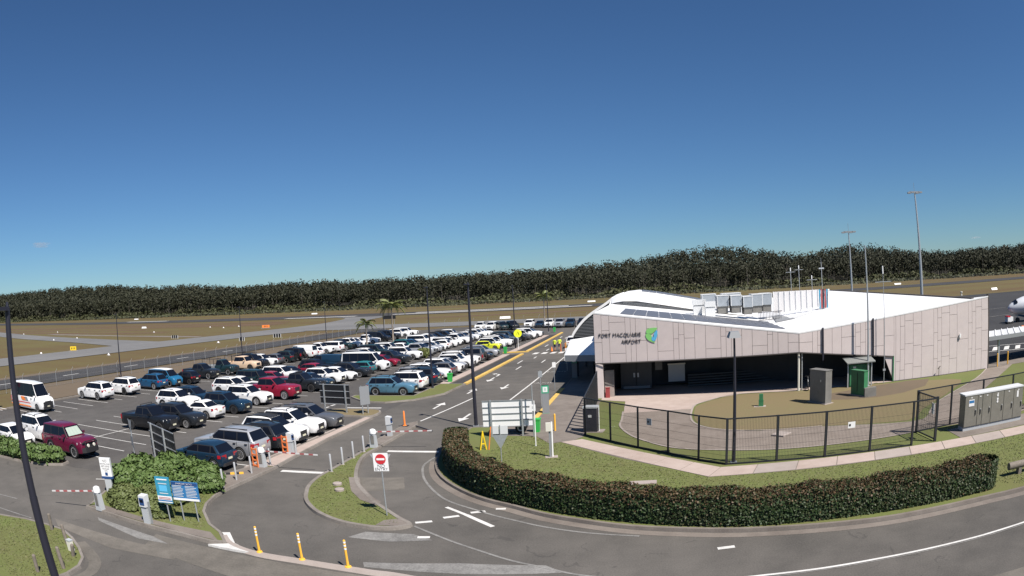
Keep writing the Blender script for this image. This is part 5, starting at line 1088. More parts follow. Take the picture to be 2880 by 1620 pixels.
boom('boom gate with raised-tail arm at the left entry road', -22.85, 18.6, (-1, -.36, -.10), 3.0, .90, 0)
def ticket(label, x, y, rz=0):
    t = thing('ticket_machine', label, 'ticket machine', (x, y, .1), rz, 'ticket machines')
    MB().box(-.16, .16, -.13, .13, 0, .85).obj('pedestal', 'grey_paint', t)
    MB().add([(-.19,-.18,.78),(.19,-.18,.78),(.19,.16,.72),(-.19,.16,.72),(-.19,-.14,1.25),(.19,-.14,1.25),(.19,.16,1.28),(-.19,.16,1.28)], [(0,3,2,1),(4,5,6,7),(0,1,5,4),(1,2,6,5),(2,3,7,6),(3,0,4,7)]).obj('head', 'hvac_light', t)
    MB().box(-.13, .13, -.195, -.165, .86, 1.16).obj('keypad', 'sign_navy', t); MB().box(-.10, .10, -.205, -.185, .98, 1.10).obj('screen', 'glass', t); MB().box(.22, .27, -.05, .05, 0, 1.0).obj('side_post', 'galv', t)
    return t
ticket('grey ticket machine with dark keypad at the front of the garden bed', -19.5, 18.65, R(5)); ticket('grey ticket machine on the median beside the exit lane', -16.5, 39.2, R(90)); ticket('grey ticket machine behind the orange barrier boards', -20.25, 33.0, R(90))
for i, (x, y) in enumerate(((-20.55, 29.4), (-20.6, 32.85))):
    t = thing('barrier_board', 'orange slotted barrier board beside the %s' % ('nearer boom cabinet' if i == 0 else 'ticket machine at the footpath strip'), 'barrier', (x, y, .12), R(-15), 'orange barrier boards')
    for k in range(4): MB().box(-.18, .18, -.03, .03, .05 + k * .30, .13 + k * .30).obj('rung', 'orange_board', t)
    for x_ in (-.2, .2): MB().box(x_ - .035, x_ + .035, -.03, .03, 0, 1.08).obj('upright', 'orange_board', t)
t = thing('delineator_post', 'orange delineator post on the tip of the median', 'post', (-16.7, 42.4, .1)); MB().lathe([(.16, 0), (.15, .05), (.07, .08), (.055, 1.0), (.03, 1.05)], 12).obj('post', 'orange', t, 40); MB().box(-.25, .25, -.2, .2, -.01, .05).obj('foot', 'rubber', t)
tag(MB().bar((-16.0, 42.6, .10), (-14.3, 41.0, .10), .07).obj('loose_rail', 'pole_dark'), 'dark rail lying across the exit lane beyond the median', 'rail')
t = thing('speed_hump', 'short yellow and black rubber hump by the near bollards', 'speed hump', (-20.8, 27.6, .02), R(35))
for i in range(4): MB().prism([(-.5 + i * .25, -.12), (-.26 + i * .25, -.12), (-.26 + i * .25, .12), (-.5 + i * .25, .12)], 0.1, .17).obj('hump_segment', 'amber' if i % 2 else 'rubber', t)
for i, (x, y, s) in enumerate(((-14.7, 27.8, .23), (-14.15, 26.9, .23))): tag(MB().lathe([(s, 0), (s, .10), (s - .04, .12), (.001, .125)], 18, (x, y, .10)).obj('pit_cover', 'concrete'), 'round concrete pit cover on the teardrop island, %s' % ('upper one' if i == 0 else 'lower one'), 'pit cover', 'pit covers')
tag(MB().box(-1.35, -.15, 31.9 - 3.1, 32.4 - 3.1, .1, .15).obj('pit_cover', 'concrete'), 'rectangular concrete pit cover lying on the lawn inside the hedge', 'pit cover').rotation_euler = (0, 0, 0)
tag(MB().lathe([(.62, 0), (.62, .07), (.55, .10), (.001, .10)], 4, (6.9, 36.3, .13)).obj('pit_cover', 'concrete'), 'square pale pit cover behind the front fence', 'pit cover')
for i, (x, y, h, ry) in enumerate(((-22.6,14.9,.75,.05),(-20.6,14.25,.85,-.12),(-19.4,13.55,.55,.25),(-18.75,12.4,.85,-.1),(-19.3,11.35,.7,.06))):
    o = MB().lathe([(.085, 0), (.085, h - .04), (.06, h), (.001, h + .005)], 9).obj('timber_post', 'timber'); o.location = (x, y, .08); o.rotation_euler = (0, ry, 0); tag(o, 'weathered timber post on the grass corner, %s along the kerb' % ORD[i], 'post', 'timber posts')
t = thing('meter_box', 'small leaning utility pit marker beside the timber posts', 'marker', (-19.9, 13.9, .1)); MB().box(-.12, .12, -.1, .1, 0, .42).obj('box', 'cream', t); MB().box(-.13, .13, -.11, .11, .42, .47).obj('lid', 'grey_paint', t)
t = thing('log_bench', 'weathered log rail on short stumps at the right edge of the lawn', 'log', (15.5, 22.85, .1)); lg = MB().tube((0, 0, .42), (5.5, -.25, .42), .17, n=12).obj('log', 'timber', t, 40)
for x_ in (.7, 3.0, 5.2): MB().box(x_ - .1, x_ + .1, -.16, .12, -.02, .32).obj('stump', 'timber', t)

# ------------------------------------------------------------------ signs
def post2(t, xs_, z1, r=.045, mat='galv', z0=0.0):
    for x_ in xs_: MB().tube((x_, 0, z0), (x_, 0, z1), r, n=8).obj('post', mat, t)
t = thing('no_entry_sign', 'NO ENTRY sign on a thin post at the tip of the teardrop island', 'sign', (-10.62, 24.04, .1), R(14))
post2(t, (0,), 2.66, .03); MB().box(-.30, .30, -.045, -.03, 1.93, 2.68).obj('plate', 'white_paint', t)
dsk = MB().lathe([(.21, 0), (.21, .012), (.001, .012)], 24).obj('red_disc', 'red_paint', t); dsk.location = (0, -.046, 2.43); dsk.rotation_euler = (R(90), 0, 0)
MB().box(-.16, .16, -.066, -.058, 2.39, 2.47).obj('bar', 'white_paint', t)
put_text('NO', .20, 'lettering', t, (0, -.052, 2.14)); put_text('ENTRY', .17, 'lettering', t, (0, -.052, 2.01))
MB().add([(-.42,-.02,2.62),(.42,-.02,2.62),(.0,-.02,1.95),(-.42,-.005,2.62),(.42,-.005,2.62),(.0,-.005,1.95)], [(0,2,1),(3,4,5),(0,1,4,3),(1,2,5,4),(2,0,3,5)]).obj('give_way_back', 'alu', t)
def board_back(label, x, y, wid, z0, z1, rz, rows, mat, frame, posts, zp0=.1, thick=.05):
    t = thing('sign_board', label, 'sign', (x, y, 0), rz, 'back-turned direction boards'); h = (z1 - z0) / rows
    for i in range(rows): MB().box(-wid / 2, wid / 2, 0, thick, z0 + i * h + .012, z0 + (i + 1) * h - .012).obj('board', mat, t)
    for i in range(rows + 1): MB().box(-wid / 2 - .02, wid / 2 + .02, -.035, -.002, z0 + i * h - .025, z0 + i * h + .025).obj('rail', frame, t)
    for px in posts: MB().box(px - .05, px + .05, -.13, -.04, zp0, z1 + .06).obj('post', 'galv', t)
    return t
board_back('dark four-row direction board seen from behind, among the bushes', -25.1, 26.5, 4.2, .55, 2.45, R(-27), 4, 'black', 'alu', (-1.5, .65))
board_back('dark three-row direction board seen from behind on the small grass island', -24.2, 47.0, 2.75, .75, 2.25, R(-6), 3, 'black', 'alu', (-.95, 1.05))
board_back('white direction board on two grey posts beside the hedge end', -9.0, 39.6, 3.0, .72, 2.3, R(7), 4, 'white_paint', 'mid_grey', (-1.0, .85))
t = thing('end_sign', 'narrow dark sign seen edge-on beside the three-row board', 'sign', (-21.5, 46.7, .1), R(60)); post2(t, (-.25, .25), 2.15); MB().box(-.45, .45, -.06, -.03, .7, 2.1).obj('plate', 'mid_grey', t)
t = thing('give_way_sign', 'back of a give way sign with two small plates, inside the hedge', 'sign', (-8.05, 33.4, .1), R(12)); post2(t, (0,), 1.95, .03)
MB().add([(-.40,-.03,1.45),(.40,-.03,1.45),(0,-.03,.70),(-.40,-.02,1.45),(.40,-.02,1.45),(0,-.02,.70)], [(0,2,1),(3,4,5),(0,1,4,3),(1,2,5,4),(2,0,3,5)]).obj('triangle', 'galv', t)
MB().box(-.36, -.06, -.03, -.02, 1.5, 1.92).obj('plate', 'hvac_light', t); MB().box(.02, .40, -.03, -.02, 1.48, 1.92).obj('plate', 'hvac_light', t)
t = thing('give_way_sign', 'back of a give way sign behind the bushes, near the black pickup', 'sign', (-29.2, 27.9, 0), R(-30)); post2(t, (0,), 2.25, .04)
MB().add([(-.45,-.03,2.35),(.45,-.03,2.35),(0,-.03,1.55),(-.45,-.02,2.35),(.45,-.02,2.35),(0,-.02,1.55)], [(0,2,1),(3,4,5),(0,1,4,3),(1,2,5,4),(2,0,3,5)]).obj('triangle', 'galv', t); MB().box(-.28, .28, -.03, -.02, .75, 1.35).obj('plate', 'mid_grey', t)
t = thing('rental_sign', 'white NO RENTAL CAR RETURNS box sign on a grey pedestal by the bushes', 'sign', (-24.4, 20.9, .05), R(25))
MB().box(-.32, .32, -.10, .10, .95, 1.85).obj('panel', 'white_paint', t); MB().box(-.33, .33, -.11, .11, .83, .95).obj('base_band', 'sign_navy', t); MB().box(-.2, .2, -.09, .09, -.03, .83).obj('pedestal', 'grey_paint', t)
for s_, z, h in (('NO', 1.72, .18), ('RENTAL CAR', 1.57, .10), ('RETURNS', 1.45, .12), ('VEHICLES', 1.33, .10), ('SITE', 1.22, .10)): put_text(s_, h, 'lettering', t, (0, -.106, z))
MB().box(-.08, .08, -.112, -.102, 1.0, 1.15).obj('symbol', 'sign_navy', t)
t = thing('tariff_sign', 'tall blue tariff sign with white lower band on one post', 'sign', (-18.8, 19.45, .1), R(16)); post2(t, (0,), .9, .035)
MB().box(-.36, .36, -.09, -.03, .85, 1.98).obj('panel', 'sign_teal', t); MB().box(-.355, .355, -.098, -.088, .88, 1.16).obj('white_band', 'white_paint', t); MB().box(-.355, .355, -.102, -.092, .93, .99).obj('blue_stripe', 'sign_blue', t)
MB().box(-.26, .26, -.098, -.088, 1.85, 1.90).obj('title_bar', 'white_paint', t); MB().box(-.20, .20, -.097, -.088, 1.36, 1.62).obj('map_area', 'logo_cyan', t)
for z in (1.68, 1.26): MB().box(-.22, .22, -.098, -.088, z, z + .035).obj('text_line', 'hvac_light', t)
for z in (1.08, 1.02): MB().box(-.30, .30, -.104, -.094, z, z + .025).obj('text_line', 'red_dull', t)
t = thing('notice_board', 'wide blue IMPORTANT NOTICE board on two posts beside the tariff sign', 'sign', (-18.0, 20.02, .1), R(16)); post2(t, (-.36, .36), 1.2, .035)
MB().box(-.66, .66, -.08, -.03, .93, 1.74).obj('panel', 'sign_blue', t); MB().box(-.64, .64, -.09, -.078, 1.60, 1.72).obj('title_band', 'sign_navy', t); put_text('IMPORTANT NOTICE', .095, 'white_paint', t, (0, -.096, 1.66), sx=.9); MB().box(-.64, .64, -.09, -.078, .94, 1.03).obj('white_band', 'white_paint', t)
for cx in (-.33, .31):
    for z in np.arange(1.10, 1.56, .065): MB().box(cx - .27, cx + .27 - .1 * rng.random(), -.088, -.078, z, z + .022).obj('text_line', 'hvac_light', t)
t = thing('pedestrian_sign', 'round yellow pedestrian crossing sign on a white post', 'sign', (-20.38, 99.0, .1), R(12)); post2(t, (0,), 2.2, .04, 'white_paint')
d_ = MB().lathe([(.58, 0), (.58, .02), (.001, .02)], 24).obj('disc', 'ped_yellow', t); d_.location = (0, -.06, 2.25); d_.rotation_euler = (R(90), 0, 0)
for sx in (-1, 1): MB().bar((.04 * sx, -.095, 2.50), (.22 * sx, -.095, 2.02), .09, .02).obj('leg_symbol', 'lettering', t)
def pylon(label, x, y, h, rz, bottom=.1):
    t = thing('stop_pylon', label, 'pylon', (x, y, .1), rz, 'bus stop pylons'); MB().box(-.24, .24, -.12, .12, 0, h).obj('column', 'mid_grey', t); MB().box(-.25, .25, -.13, .13, h - .55, h).obj('head', 'sign_green', t)
    MB().box(-.16, .16, -.142, -.13, h - .46, h - .10).obj('symbol_plate', 'white_paint', t); put_text('B', .3, 'sign_green', t, (0, -.146, h - .28)); MB().box(-.25, .25, -.13, .13, 0, .04).obj('foot', 'sign_green', t)
pylon('grey pylon with green stop symbol on the sunny forecourt', -7.95, 46.95, 2.0, R(8)); pylon('grey pylon with green stop symbol in the canopy shade', -8.1, 65.0, 2.0, R(8))
t = thing('parking_sign', 'slim post with a small white parking plate by the forecourt', 'sign', (-7.44, 39.3, .1), R(8)); post2(t, (0,), 3.15, .035); MB().box(-.17, .17, -.05, -.03, 1.6, 1.98).obj('plate', 'white_paint', t); put_text('5', .2, 'lettering', t, (0, -.055, 1.8))
for i, (x, y, h, cl) in enumerate(((-9.0, 58.2, 2.4, 'white_paint'), (-9.6, 71.0, 2.4, 'white_paint'), (-8.75, 49.8, 2.7, 'galv'))):
    t = thing('kerb_sign', 'thin sign post at the drop-off kerb, %s from the terminal' % ('second' if i == 0 else 'farthest' if i == 1 else 'nearest the camera'), 'sign', (x, y, .1), R(15), 'kerb sign posts'); post2(t, (0,), h, .03); MB().box(-.15, .15, -.04, -.02, h - .5, h - .05).obj('plate', cl, t)
t = thing('meter_pole', 'grey pole with a cream meter box on the lawn', 'pole', (-5.65, 34.35, .1), R(10)); MB().tube((.08, 0, 0), (.08, 0, 1.9), .045, n=8).obj('conduit', 'white_paint', t); MB().box(-.08, .02, -.05, .05, 0, 1.45).obj('post', 'mid_grey', t); MB().box(-.22, .04, -.12, .06, 1.42, 1.86).obj('meter', 'cream', t); MB().box(-.3, .35, -.25, .25, -.02, .03).obj('footing', 'concrete', t)
t = thing('steel_flag_post', 'tall thin post behind the meter pole on the forecourt', 'post', (-6.9, 36.9, .1)); MB().tube((0, 0, 0), (0, 0, 2.6), .03, n=8).obj('shaft', 'white_paint', t); MB().box(-.06, .06, -.05, .05, 0, .03).obj('foot', 'galv', t)
tag(MB().lathe([(.06, 0), (.06, 1.05), (.04, 1.09), (.001, 1.1)], 12, (-6.42, 40.9, .1)).obj('yellow_bollard', 'amber'), 'yellow bollard on the forecourt beside the meter pole', 'bollard')
def bin_(label, x, y, h=.78):
    t = thing('litter_bin', label, 'bin', (x, y, .1), 0, 'green bins'); MB().add([(-.17,-.17,0),(.17,-.17,0),(.17,.17,0),(-.17,.17,0),(-.22,-.22,h),(.22,-.22,h),(.22,.22,h),(-.22,.22,h)], [(0,3,2,1),(4,5,6,7),(0,1,5,4),(1,2,6,5),(2,3,7,6),(3,0,4,7)]).obj('tub', 'green_bin', t); MB().prism([(-.24,-.24),(.24,-.24),(.24,.24),(-.24,.24)], h, h + .09).obj('lid', 'green_bin', t)
bin_('bright green wheelie bin on the forecourt behind the white board', -7.5, 40.7); bin_('green bin hanging by the pink footpath near the light pole', -20.2, 64.4); bin_('green bin by the crossing in front of the yellow car', -20.9, 92.6); bin_('green bin at the far end of the pink footpath', -20.2, 133.5)
t = thing('pay_booth', 'dark grey pay cabinet by the gate at the forecourt edge', 'cabinet', (-4.15, 40.4, .1), R(-8)); MB().box(-.42, .42, -.3, .3, 0, 1.55).obj('casing', 'pole_dark', t); MB().box(-.44, .44, -.32, .32, 1.5, 1.6).obj('lid', 'grey_paint', t); MB().box(-.1, .1, -.32, -.3, .95, 1.1).obj('lock', 'hvac_light', t); MB().box(-.3, .75, -.34, .5, -.02, .06).obj('plinth', 'concrete', t); MB().tube((.5, -.1, 0), (.5, -.1, 1.6), .03, n=8).obj('conduit', 'white_paint', t)
t = thing('equipment_trailer', 'small trailer with a spoked black wheel behind the white board', 'trailer', (-9.0, 40.7, .1), R(5))
for s_ in (-1, 1):
    w_ = MB().lathe([(.22, -.08), (.33, -.09), (.35, 0), (.33, .09), (.22, .08)], 18, (.55, -.35 * s_ , .36), 'Y').obj('wheel', 'rubber', t, 40); MB().lathe([(.001, -.02), (.21, -.05), (.21, .05), (.001, .02)], 10, (.55, -.35 * s_ - .04 * s_, .36), 'Y').obj('rim', 'rim', w_)
MB().box(-1.1, 1.0, -.3, .5, .45, .9).obj('box', 'mid_grey', t); MB().bar((-1.1, 0, .5), (-2.0, -.1, .45), .07).obj('drawbar', 'mid_grey', t)
t = thing('barricade', 'yellow A-frame barricade leaning at the hedge end', 'barricade', (-9.65, 36.0, .1), R(20)); t.scale = (.8, .8, .85)
for a_, b_ in (((-.22, 0, 0), (0, .05, 1.25)), ((.22, 0, 0), (0, .05, 1.25)), ((-.2, .45, 0), (0, .1, 1.25)), ((.2, .45, 0), (0, .1, 1.25))): MB().bar(a_, b_, .07).obj('leg', 'yellow', t)
MB().bar((-.15, .02, .42), (.15, .02, .42), .06).obj('brace', 'yellow', t); MB().bar((.35, -.1, 0), (.6, .2, 1.5), .05).obj('marker_rod', 'orange', t)

# ------------------------------------------------------------------ cabinets by the terminal
def cabinet(name, label, x, y, rz, sx, sy, h, mat, z=.1, leaning=None):
    t = thing(name, label, 'cabinet', (x, y, z), rz); MB().box(-sx / 2, sx / 2, -sy / 2, sy / 2, .06, h).obj('casing', mat, t); MB().box(-sx / 2 - .03, sx / 2 + .03, -sy / 2 - .03, sy / 2 + .03, h, h + .05).obj('lid', mat, t); MB().box(-sx / 2 - .12, sx / 2 + .12, -sy / 2 - .12, sy / 2 + .12, -.02, .06).obj('plinth', 'concrete', t); return t
t = cabinet('utility_cabinet', 'tall narrow stained grey cabinet standing on the dry lawn', 11.35, 44.6, R(-62), 1.75, .62, 2.25, 'cabinet_grey'); MB().box(.3, .38, -.33, -.31, 1.5, 1.65).obj('lock', 'cream', t)
t = cabinet('utility_cabinet', 'dark green cabinet leaning before the roofed shelter', 14.75, 45.6, R(-64), 1.5, .42, 1.75, 'cabinet_green', .14); MB().box(-.05, .0, -.23, -.21, .3, 1.65).obj('door_gap', 'trim', t)
tag(MB().prism([(14.9, 44.6), (15.9, 44.7), (15.9, 45.1), (14.9, 45.0)], .1, .75).obj('concrete_block', 'cabinet_grey'), 'grey block beside the dark green cabinet', 'block')
t = thing('kiosk_shelter', 'bright green twin-door cabinet under a grey skillion roof', 'cabinet', (15.9, 49.4, .1), R(-3))
MB().box(-.85, .95, -.1, .6, .05, 1.72).obj('casing', 'cabinet_green', t)
for i in range(3): MB().box(-.82 + i * .6, -.26 + i * .6, -.14, -.10, .15, 1.66).obj('door', 'cabinet_green', t)
MB().add([(-1.15,-.55,1.85),(1.35,-.55,1.85),(1.2,.75,2.15),(-1.3,.75,2.15),(-1.15,-.55,1.92),(1.35,-.55,1.92),(1.2,.75,2.22),(-1.3,.75,2.22)], [(0,3,2,1),(4,5,6,7),(0,1,5,4),(1,2,6,5),(2,3,7,6),(3,0,4,7)]).obj('roof', 'shelter_grey', t)
for x_ in (-1.0, 1.1): MB().box(x_ - .05, x_ + .05, -.2, -.1, 0, 1.95).obj('post', 'galv', t)
MB().box(-.55, -.3, -.17, -.14, 1.45, 1.58).obj('label_plate', 'cream', t)
t = thing('service_pillar', 'squat green service pillar on the dry lawn', 'pillar', (7.05, 45.3, .1), R(-10)); MB().box(-.17, .17, -.14, .14, 0, .42).obj('base', 'cabinet_green', t); MB().box(-.14, .14, -.11, .11, .44, .86).obj('upper', 'cabinet_green', t); MB().box(-.18, .18, -.15, .15, .42, .45).obj('collar', 'cabinet_green', t); MB().box(-.5, .35, -.3, .25, -.02, .03).obj('footing', 'concrete', t)
t = thing('switchboard', 'long steel switchboard with six doors beside the footpath', 'switchboard', (17.1, 31.3, .1), R(-.5)); W_ = 4.65
MB().box(0, W_, 0, .75, .22, 1.93).obj('casing', 'cabinet_steel', t); MB().box(-.04, W_ + .04, -.05, .82, 1.93, 2.0).obj('lid', 'hvac_light', t); MB().box(0, W_, .02, .73, -.05, .22).obj('plinth', 'grey_paint', t)
dx = [0, .95, 1.32, 2.02, 3.02, 3.85, 4.65]
for i in range(6):
    d_ = MB().box(dx[i] + .02, dx[i + 1] - .02, -.03, -.001, .26, 1.9).obj('door', 'cabinet_steel', t); xh = dx[i + 1] - .14
    MB().box(xh - .025, xh + .025, -.07, -.03, .85, 1.1).obj('handle', 'trim', d_); MB().box(xh - .03, xh + .03, -.075, -.03, 1.1, 1.16).obj('lock', 'alu', d_)
    MB().box((dx[i] + dx[i + 1]) / 2 - .05, (dx[i] + dx[i + 1]) / 2 + .05, -.04, -.03, 1.78, 1.83).obj('tag', 'white_paint', d_)
MB().box(.28, .68, -.045, -.03, 1.35, 1.7).obj('warning_label', 'white_paint', t); MB().box(.30, .66, -.05, -.044, 1.52, 1.66).obj('label_band', 'sign_blue', t)
for z in (1.7, 1.5, 1.36): o = MB().lathe([(.07, 0), (.07, .02), (.001, .02)], 12).obj('meter_disc', 'white_paint', t); o.location = (2.5, -.031, z); o.rotation_euler = (R(90), 0, 0)
MB().box(4.1, 4.25, -.045, -.03, 1.4, 1.75).obj('warning_label', 'white_paint', t)
tag(MB().prism([(16.4,30.25),(23.6,30.1),(23.6,32.5),(16.4,32.3)], .1, .128).obj('gravel_pad', 'concrete_dull'), 'concrete pad under the steel switchboard', 'pad')
t = thing('fire_cabinet', 'red fire cabinet beside the recess column', 'cabinet', (-4.05, 52.7, .1)); MB().box(-.16, .16, -.1, .1, 0, .78).obj('casing', 'red_dull', t); MB().box(-.18, .18, -.12, .12, .78, .82).obj('lid', 'red_dull', t)
t = thing('fence_notice', 'small white notice plate on the front fence', 'sign', (9.55, 30.62, .0)); MB().box(-.2, .2, -.06, -.04, 1.45, 1.75).obj('plate', 'white_paint', t); MB().box(-.15, -.05, -.07, -.06, 1.55, 1.65).obj('symbol', 'lettering', t)
t = thing('fence_notice', 'small blue-grey notice plate on the angled fence run', 'sign', (-.55, 35.05, .0), R(-45)); MB().box(-.18, .18, -.06, -.04, 1.5, 1.85).obj('plate', 'hvac', t); MB().box(-.1, 0, -.07, -.06, 1.62, 1.72).obj('symbol', 'lettering', t)
for i, (x, y) in enumerate(((31.0, 49.9), (32.6, 50.3))): tag(MB().lathe([(.07, 0), (.07, 1.1), (.05, 1.14), (.001, 1.15)], 12, (x, y, .1)).obj('yellow_bollard', 'amber'), 'amber bollard by the apron canopy column, %s one' % ('left' if i == 0 else 'right'), 'bollard', 'apron bollards')
t = thing('standpipe', 'rusty standpipe tap against the right facade', 'standpipe', (23.9, 49.55, .1)); MB().tube((0, 0, 0), (0, 0, .75), .035, n=8).obj('pipe', 'bark_dark', t); MB().bar((-.12, 0, .6), (.14, 0, .8), .06).obj('tap', 'bark_dark', t)
t = thing('bicycle', 'parked bicycle leaning beside the recess column', 'bicycle', (11.7, 50.3, .12), R(80))
for x_ in (-.5, .5): MB().lathe([(.29, -.02), (.33, -.02), (.33, .02), (.29, .02), (.29, -.02)], 18, (x_, 0, .33), 'Y').obj('wheel', 'rubber', t)
m = MB()
for a_, b_ in (((-.5, 0, .33), (0, 0, .32)), ((0, 0, .32), (.35, 0, .78)), ((-.15, 0, .8), (.35, 0, .78)), ((-.15, 0, .8), (0, 0, .32)), ((-.5, 0, .33), (-.15, 0, .8)), ((.5, 0, .33), (.33, 0, .95))): m.tube(a_, b_, .02, n=6)
m.obj('frame', 'grey_paint', t); MB().bar((.33, -.25, .98), (.33, .25, .98), .03).obj('handlebar', 'trim', t); MB().box(-.28, -.05, -.06, .06, .86, .92).obj('saddle', 'trim', t)

# ------------------------------------------------------------------ airfield furniture
for i, (x, y) in enumerate([(-124.3,88.7),(-99.9,91.2),(-177.9,133.8),(-176.8,145),(-254,170.2),(-245,187.3),(-167.8,179.8),(-151.6,204.6),(-164,211.8),(-95.7,126.5),(-150,213),(-129,104)]):
    t = thing('runway_light', 'white dome marker light on the airfield grass, %s by distance from the car park' % nth(i + 1), 'marker light', (x, y, -.05), 0, 'airfield marker lights'); MB().box(-.5, .5, -.2, .2, 0, .1).obj('pad', 'concrete', t); MB().lathe([(.28, .1), (.25, .25), (.12, .4), (.001, .42)], 10).obj('dome', 'white_paint', t); MB().lathe([(.08, .4), (.08, .52), (.001, .55)], 8).obj('lens', 'red_dull' if i % 3 == 0 else 'hvac_light', t)
for i, (x, y, l) in enumerate([(-195,360,3.8),(-46,206,3.2),(-34,357,4),(143,360,4.5),(-386,391,5),(-211,219,2.8),(123,201,2.8)]):
    tag(MB().add([(x-l/2,y-.5,-.03),(x+l/2,y-.5,-.03),(x+l/2,y+.5,-.03),(x-l/2,y+.5,-.03),(x-l/2,y,.65),(x+l/2,y,.65)], [(0,1,5,4),(2,3,4,5),(0,4,3),(1,2,5),(0,3,2,1)]).obj('gable_marker', 'white_paint'), 'long white gable marker on the airfield, %s of seven' % ORD[i], 'marker', 'gable markers')
for lab, x, y, w_, mat in (('yellow taxiway sign near the left junction', -122.5, 98.8, 1.8, 'yellow'), ('orange taxiway sign beyond the long taxiway', -126.4, 196.5, 2.7, 'orange')):
    t = thing('taxiway_sign', lab, 'sign', (x, y, -.05), R(25), 'taxiway signs'); MB().box(-w_/2, w_/2, -.12, .12, .2, 1.05).obj('panel', mat, t); MB().box(-w_/2 - .3, w_/2 + .3, -.5, .5, 0, .1).obj('pad', 'concrete', t)
    for x_ in (-.5, .0, .5): MB().box(x_ - .1, x_ + .12, -.14, -.12, .4, .85).obj('symbol', 'lettering', t)
    for x_ in (-w_/2 + .3, w_/2 - .3): MB().box(x_ - .05, x_ + .05, -.05, .05, 0, .3).obj('leg', 'galv', t)
for i, (x, y, w_) in enumerate(((-126.1,144.6,2.1),(-92.7,132.6,1.3),(-89.2,143.8,2.0))):
    t = thing('holding_sign', 'dark airfield sign panels on white legs, %s' % ('far left one' if i == 0 else 'middle one' if i == 1 else 'right one'), 'sign', (x, y, -.05), R(15), 'dark airfield signs')
    for k in range(3): MB().box(-w_/2 + k * w_/3 + .06, -w_/2 + (k + 1) * w_/3 - .08, -.06, .06, .15, .95).obj('panel', 'black', t)
    for k in range(4): MB().box(-w_/2 + k * w_/3 - .04, -w_/2 + k * w_/3 + .04, -.08, .08, 0, .9).obj('leg', 'white_paint', t)
t = thing('scoreboard_sign', 'dark panel on two legs on the far verge behind the palm', 'sign', (-62.5, 153.5, 0), R(10)); MB().box(-1.6, 1.6, -.08, .08, 3.2, 4.0).obj('panel', 'black', t); post2(t, (-1.2, 1.2), 3.3, .05)
t = thing('marker_stand', 'red and white marker stand at the left edge of the verge', 'marker', (-57.6, 33.6, 0)); MB().tube((0, 0, 0), (0, 0, 2.2), .06, n=8).obj('post', 'galv', t); MB().box(-.2, .0, -.12, .12, 0, 1.1).obj('lower_shroud', 'red_paint', t); MB().box(-.25, .1, -.14, .14, 2.2, 2.8).obj('red_box', 'red_paint', t); MB().tube((0, 0, 2.0), (-1.6, .4, .1), .03, n=6).obj('stay', 'galv', t)
for i, (x, y) in enumerate(((60, 176.5), (95, 178.5), (130, 173))): tag(MB().lathe([(.3, 0), (.25, .6), (.45, .9), (.45, 1.2), (.001, 1.25)], 8, (x, y, 0)).obj('apron_light', 'cream'), 'cream edge light on the far side of the apron, %s' % ORD[i], 'light', 'apron edge lights')
# parked regional aircraft, nose into the frame
ac = thing('aircraft', 'white regional airliner with its nose showing at the right edge', 'aircraft', (55.6, 86.0, 0), R(-8))
prof = [(.001, 0), (.28, .12), (.55, .45), (.82, 1.0), (1.12, 2.0), (1.30, 3.2), (1.35, 4.5), (1.35, 17), (1.1, 20), (.5, 24), (.15, 25.5)]
m = MB(); nn = 20
for r_, x_ in prof:
    for i in range(nn): a_ = 2 * math.pi * i / nn; m.v.append((x_, r_ * math.cos(a_), 2.55 + r_ * math.sin(a_) - (.45 - .1 * x_ if x_ < 4.5 else 0) + (0 if x_ < 17 else (x_ - 17) * .12)))
for k in range(len(prof) - 1): m.f += [(k*nn+i, k*nn+(i+1)%nn, (k+1)*nn+(i+1)%nn, (k+1)*nn+i) for i in range(nn)]
fus = m.obj('fuselage', 'aircraft_grey', ac, 60)
for i in range(4):
    a0, a1 = R(38 + i * 28), R(62 + i * 28)
    MB().add([(1.05, .93 * math.cos(a0), 2.27 + .90 * math.sin(a0)), (1.05, .93 * math.cos(a1), 2.27 + .90 * math.sin(a1)), (1.75, 1.13 * math.cos(a1), 2.32 + 1.10 * math.sin(a1)), (1.75, 1.13 * math.cos(a0), 2.32 + 1.10 * math.sin(a0))], [(0,1,2,3)]).obj('cockpit_window', 'glass', fus)
for i in range(9): MB().box(5 + i * 1.2, 5.35 + i * 1.2, -1.38, -1.30, 2.7, 3.05).obj('cabin_window', 'glass', fus)
MB().prism([(9, -1), (12.5, -1), (11.6, -12), (10.2, -12)], 3.6, 3.85).obj('wing', 'white_paint', ac); MB().prism([(9, 1), (10.2, 12), (11.6, 12), (12.5, 1)], 3.6, 3.85).obj('wing', 'white_paint', ac)
MB().add([(20, -.1, 3.6), (24.5, -.1, 3.9), (25.8, -.08, 7.5), (23.8, -.08, 7.5), (20, .1, 3.6), (24.5, .1, 3.9), (25.8, .08, 7.5), (23.8, .08, 7.5)], [(0,1,2,3),(7,6,5,4),(0,4,5,1),(1,5,6,2),(2,6,7,3),(3,7,4,0)]).obj('tail_fin', 'sign_navy', ac)
MB().tube((2.1, 0, .35), (2.1, 0, 1.6), .08, n=8).obj('nose_leg', 'galv', ac)
for s_ in (-1, 1): MB().lathe([(.15, -.09), (.34, -.08), (.34, .08), (.15, .09)], 14, (2.1, .22 * s_, .36), 'Y').obj('nose_wheel', 'rubber', ac)
for s_ in (-1, 1): MB().tube((11, 1.8 * s_, .4), (11, 1.6 * s_, 2.4), .12, n=8).obj('main_leg', 'galv', ac); MB().lathe([(.2, -.14), (.45, -.12), (.45, .12), (.2, .14)], 14, (11, 1.9 * s_, .46), 'Y').obj('main_wheel', 'rubber', ac)
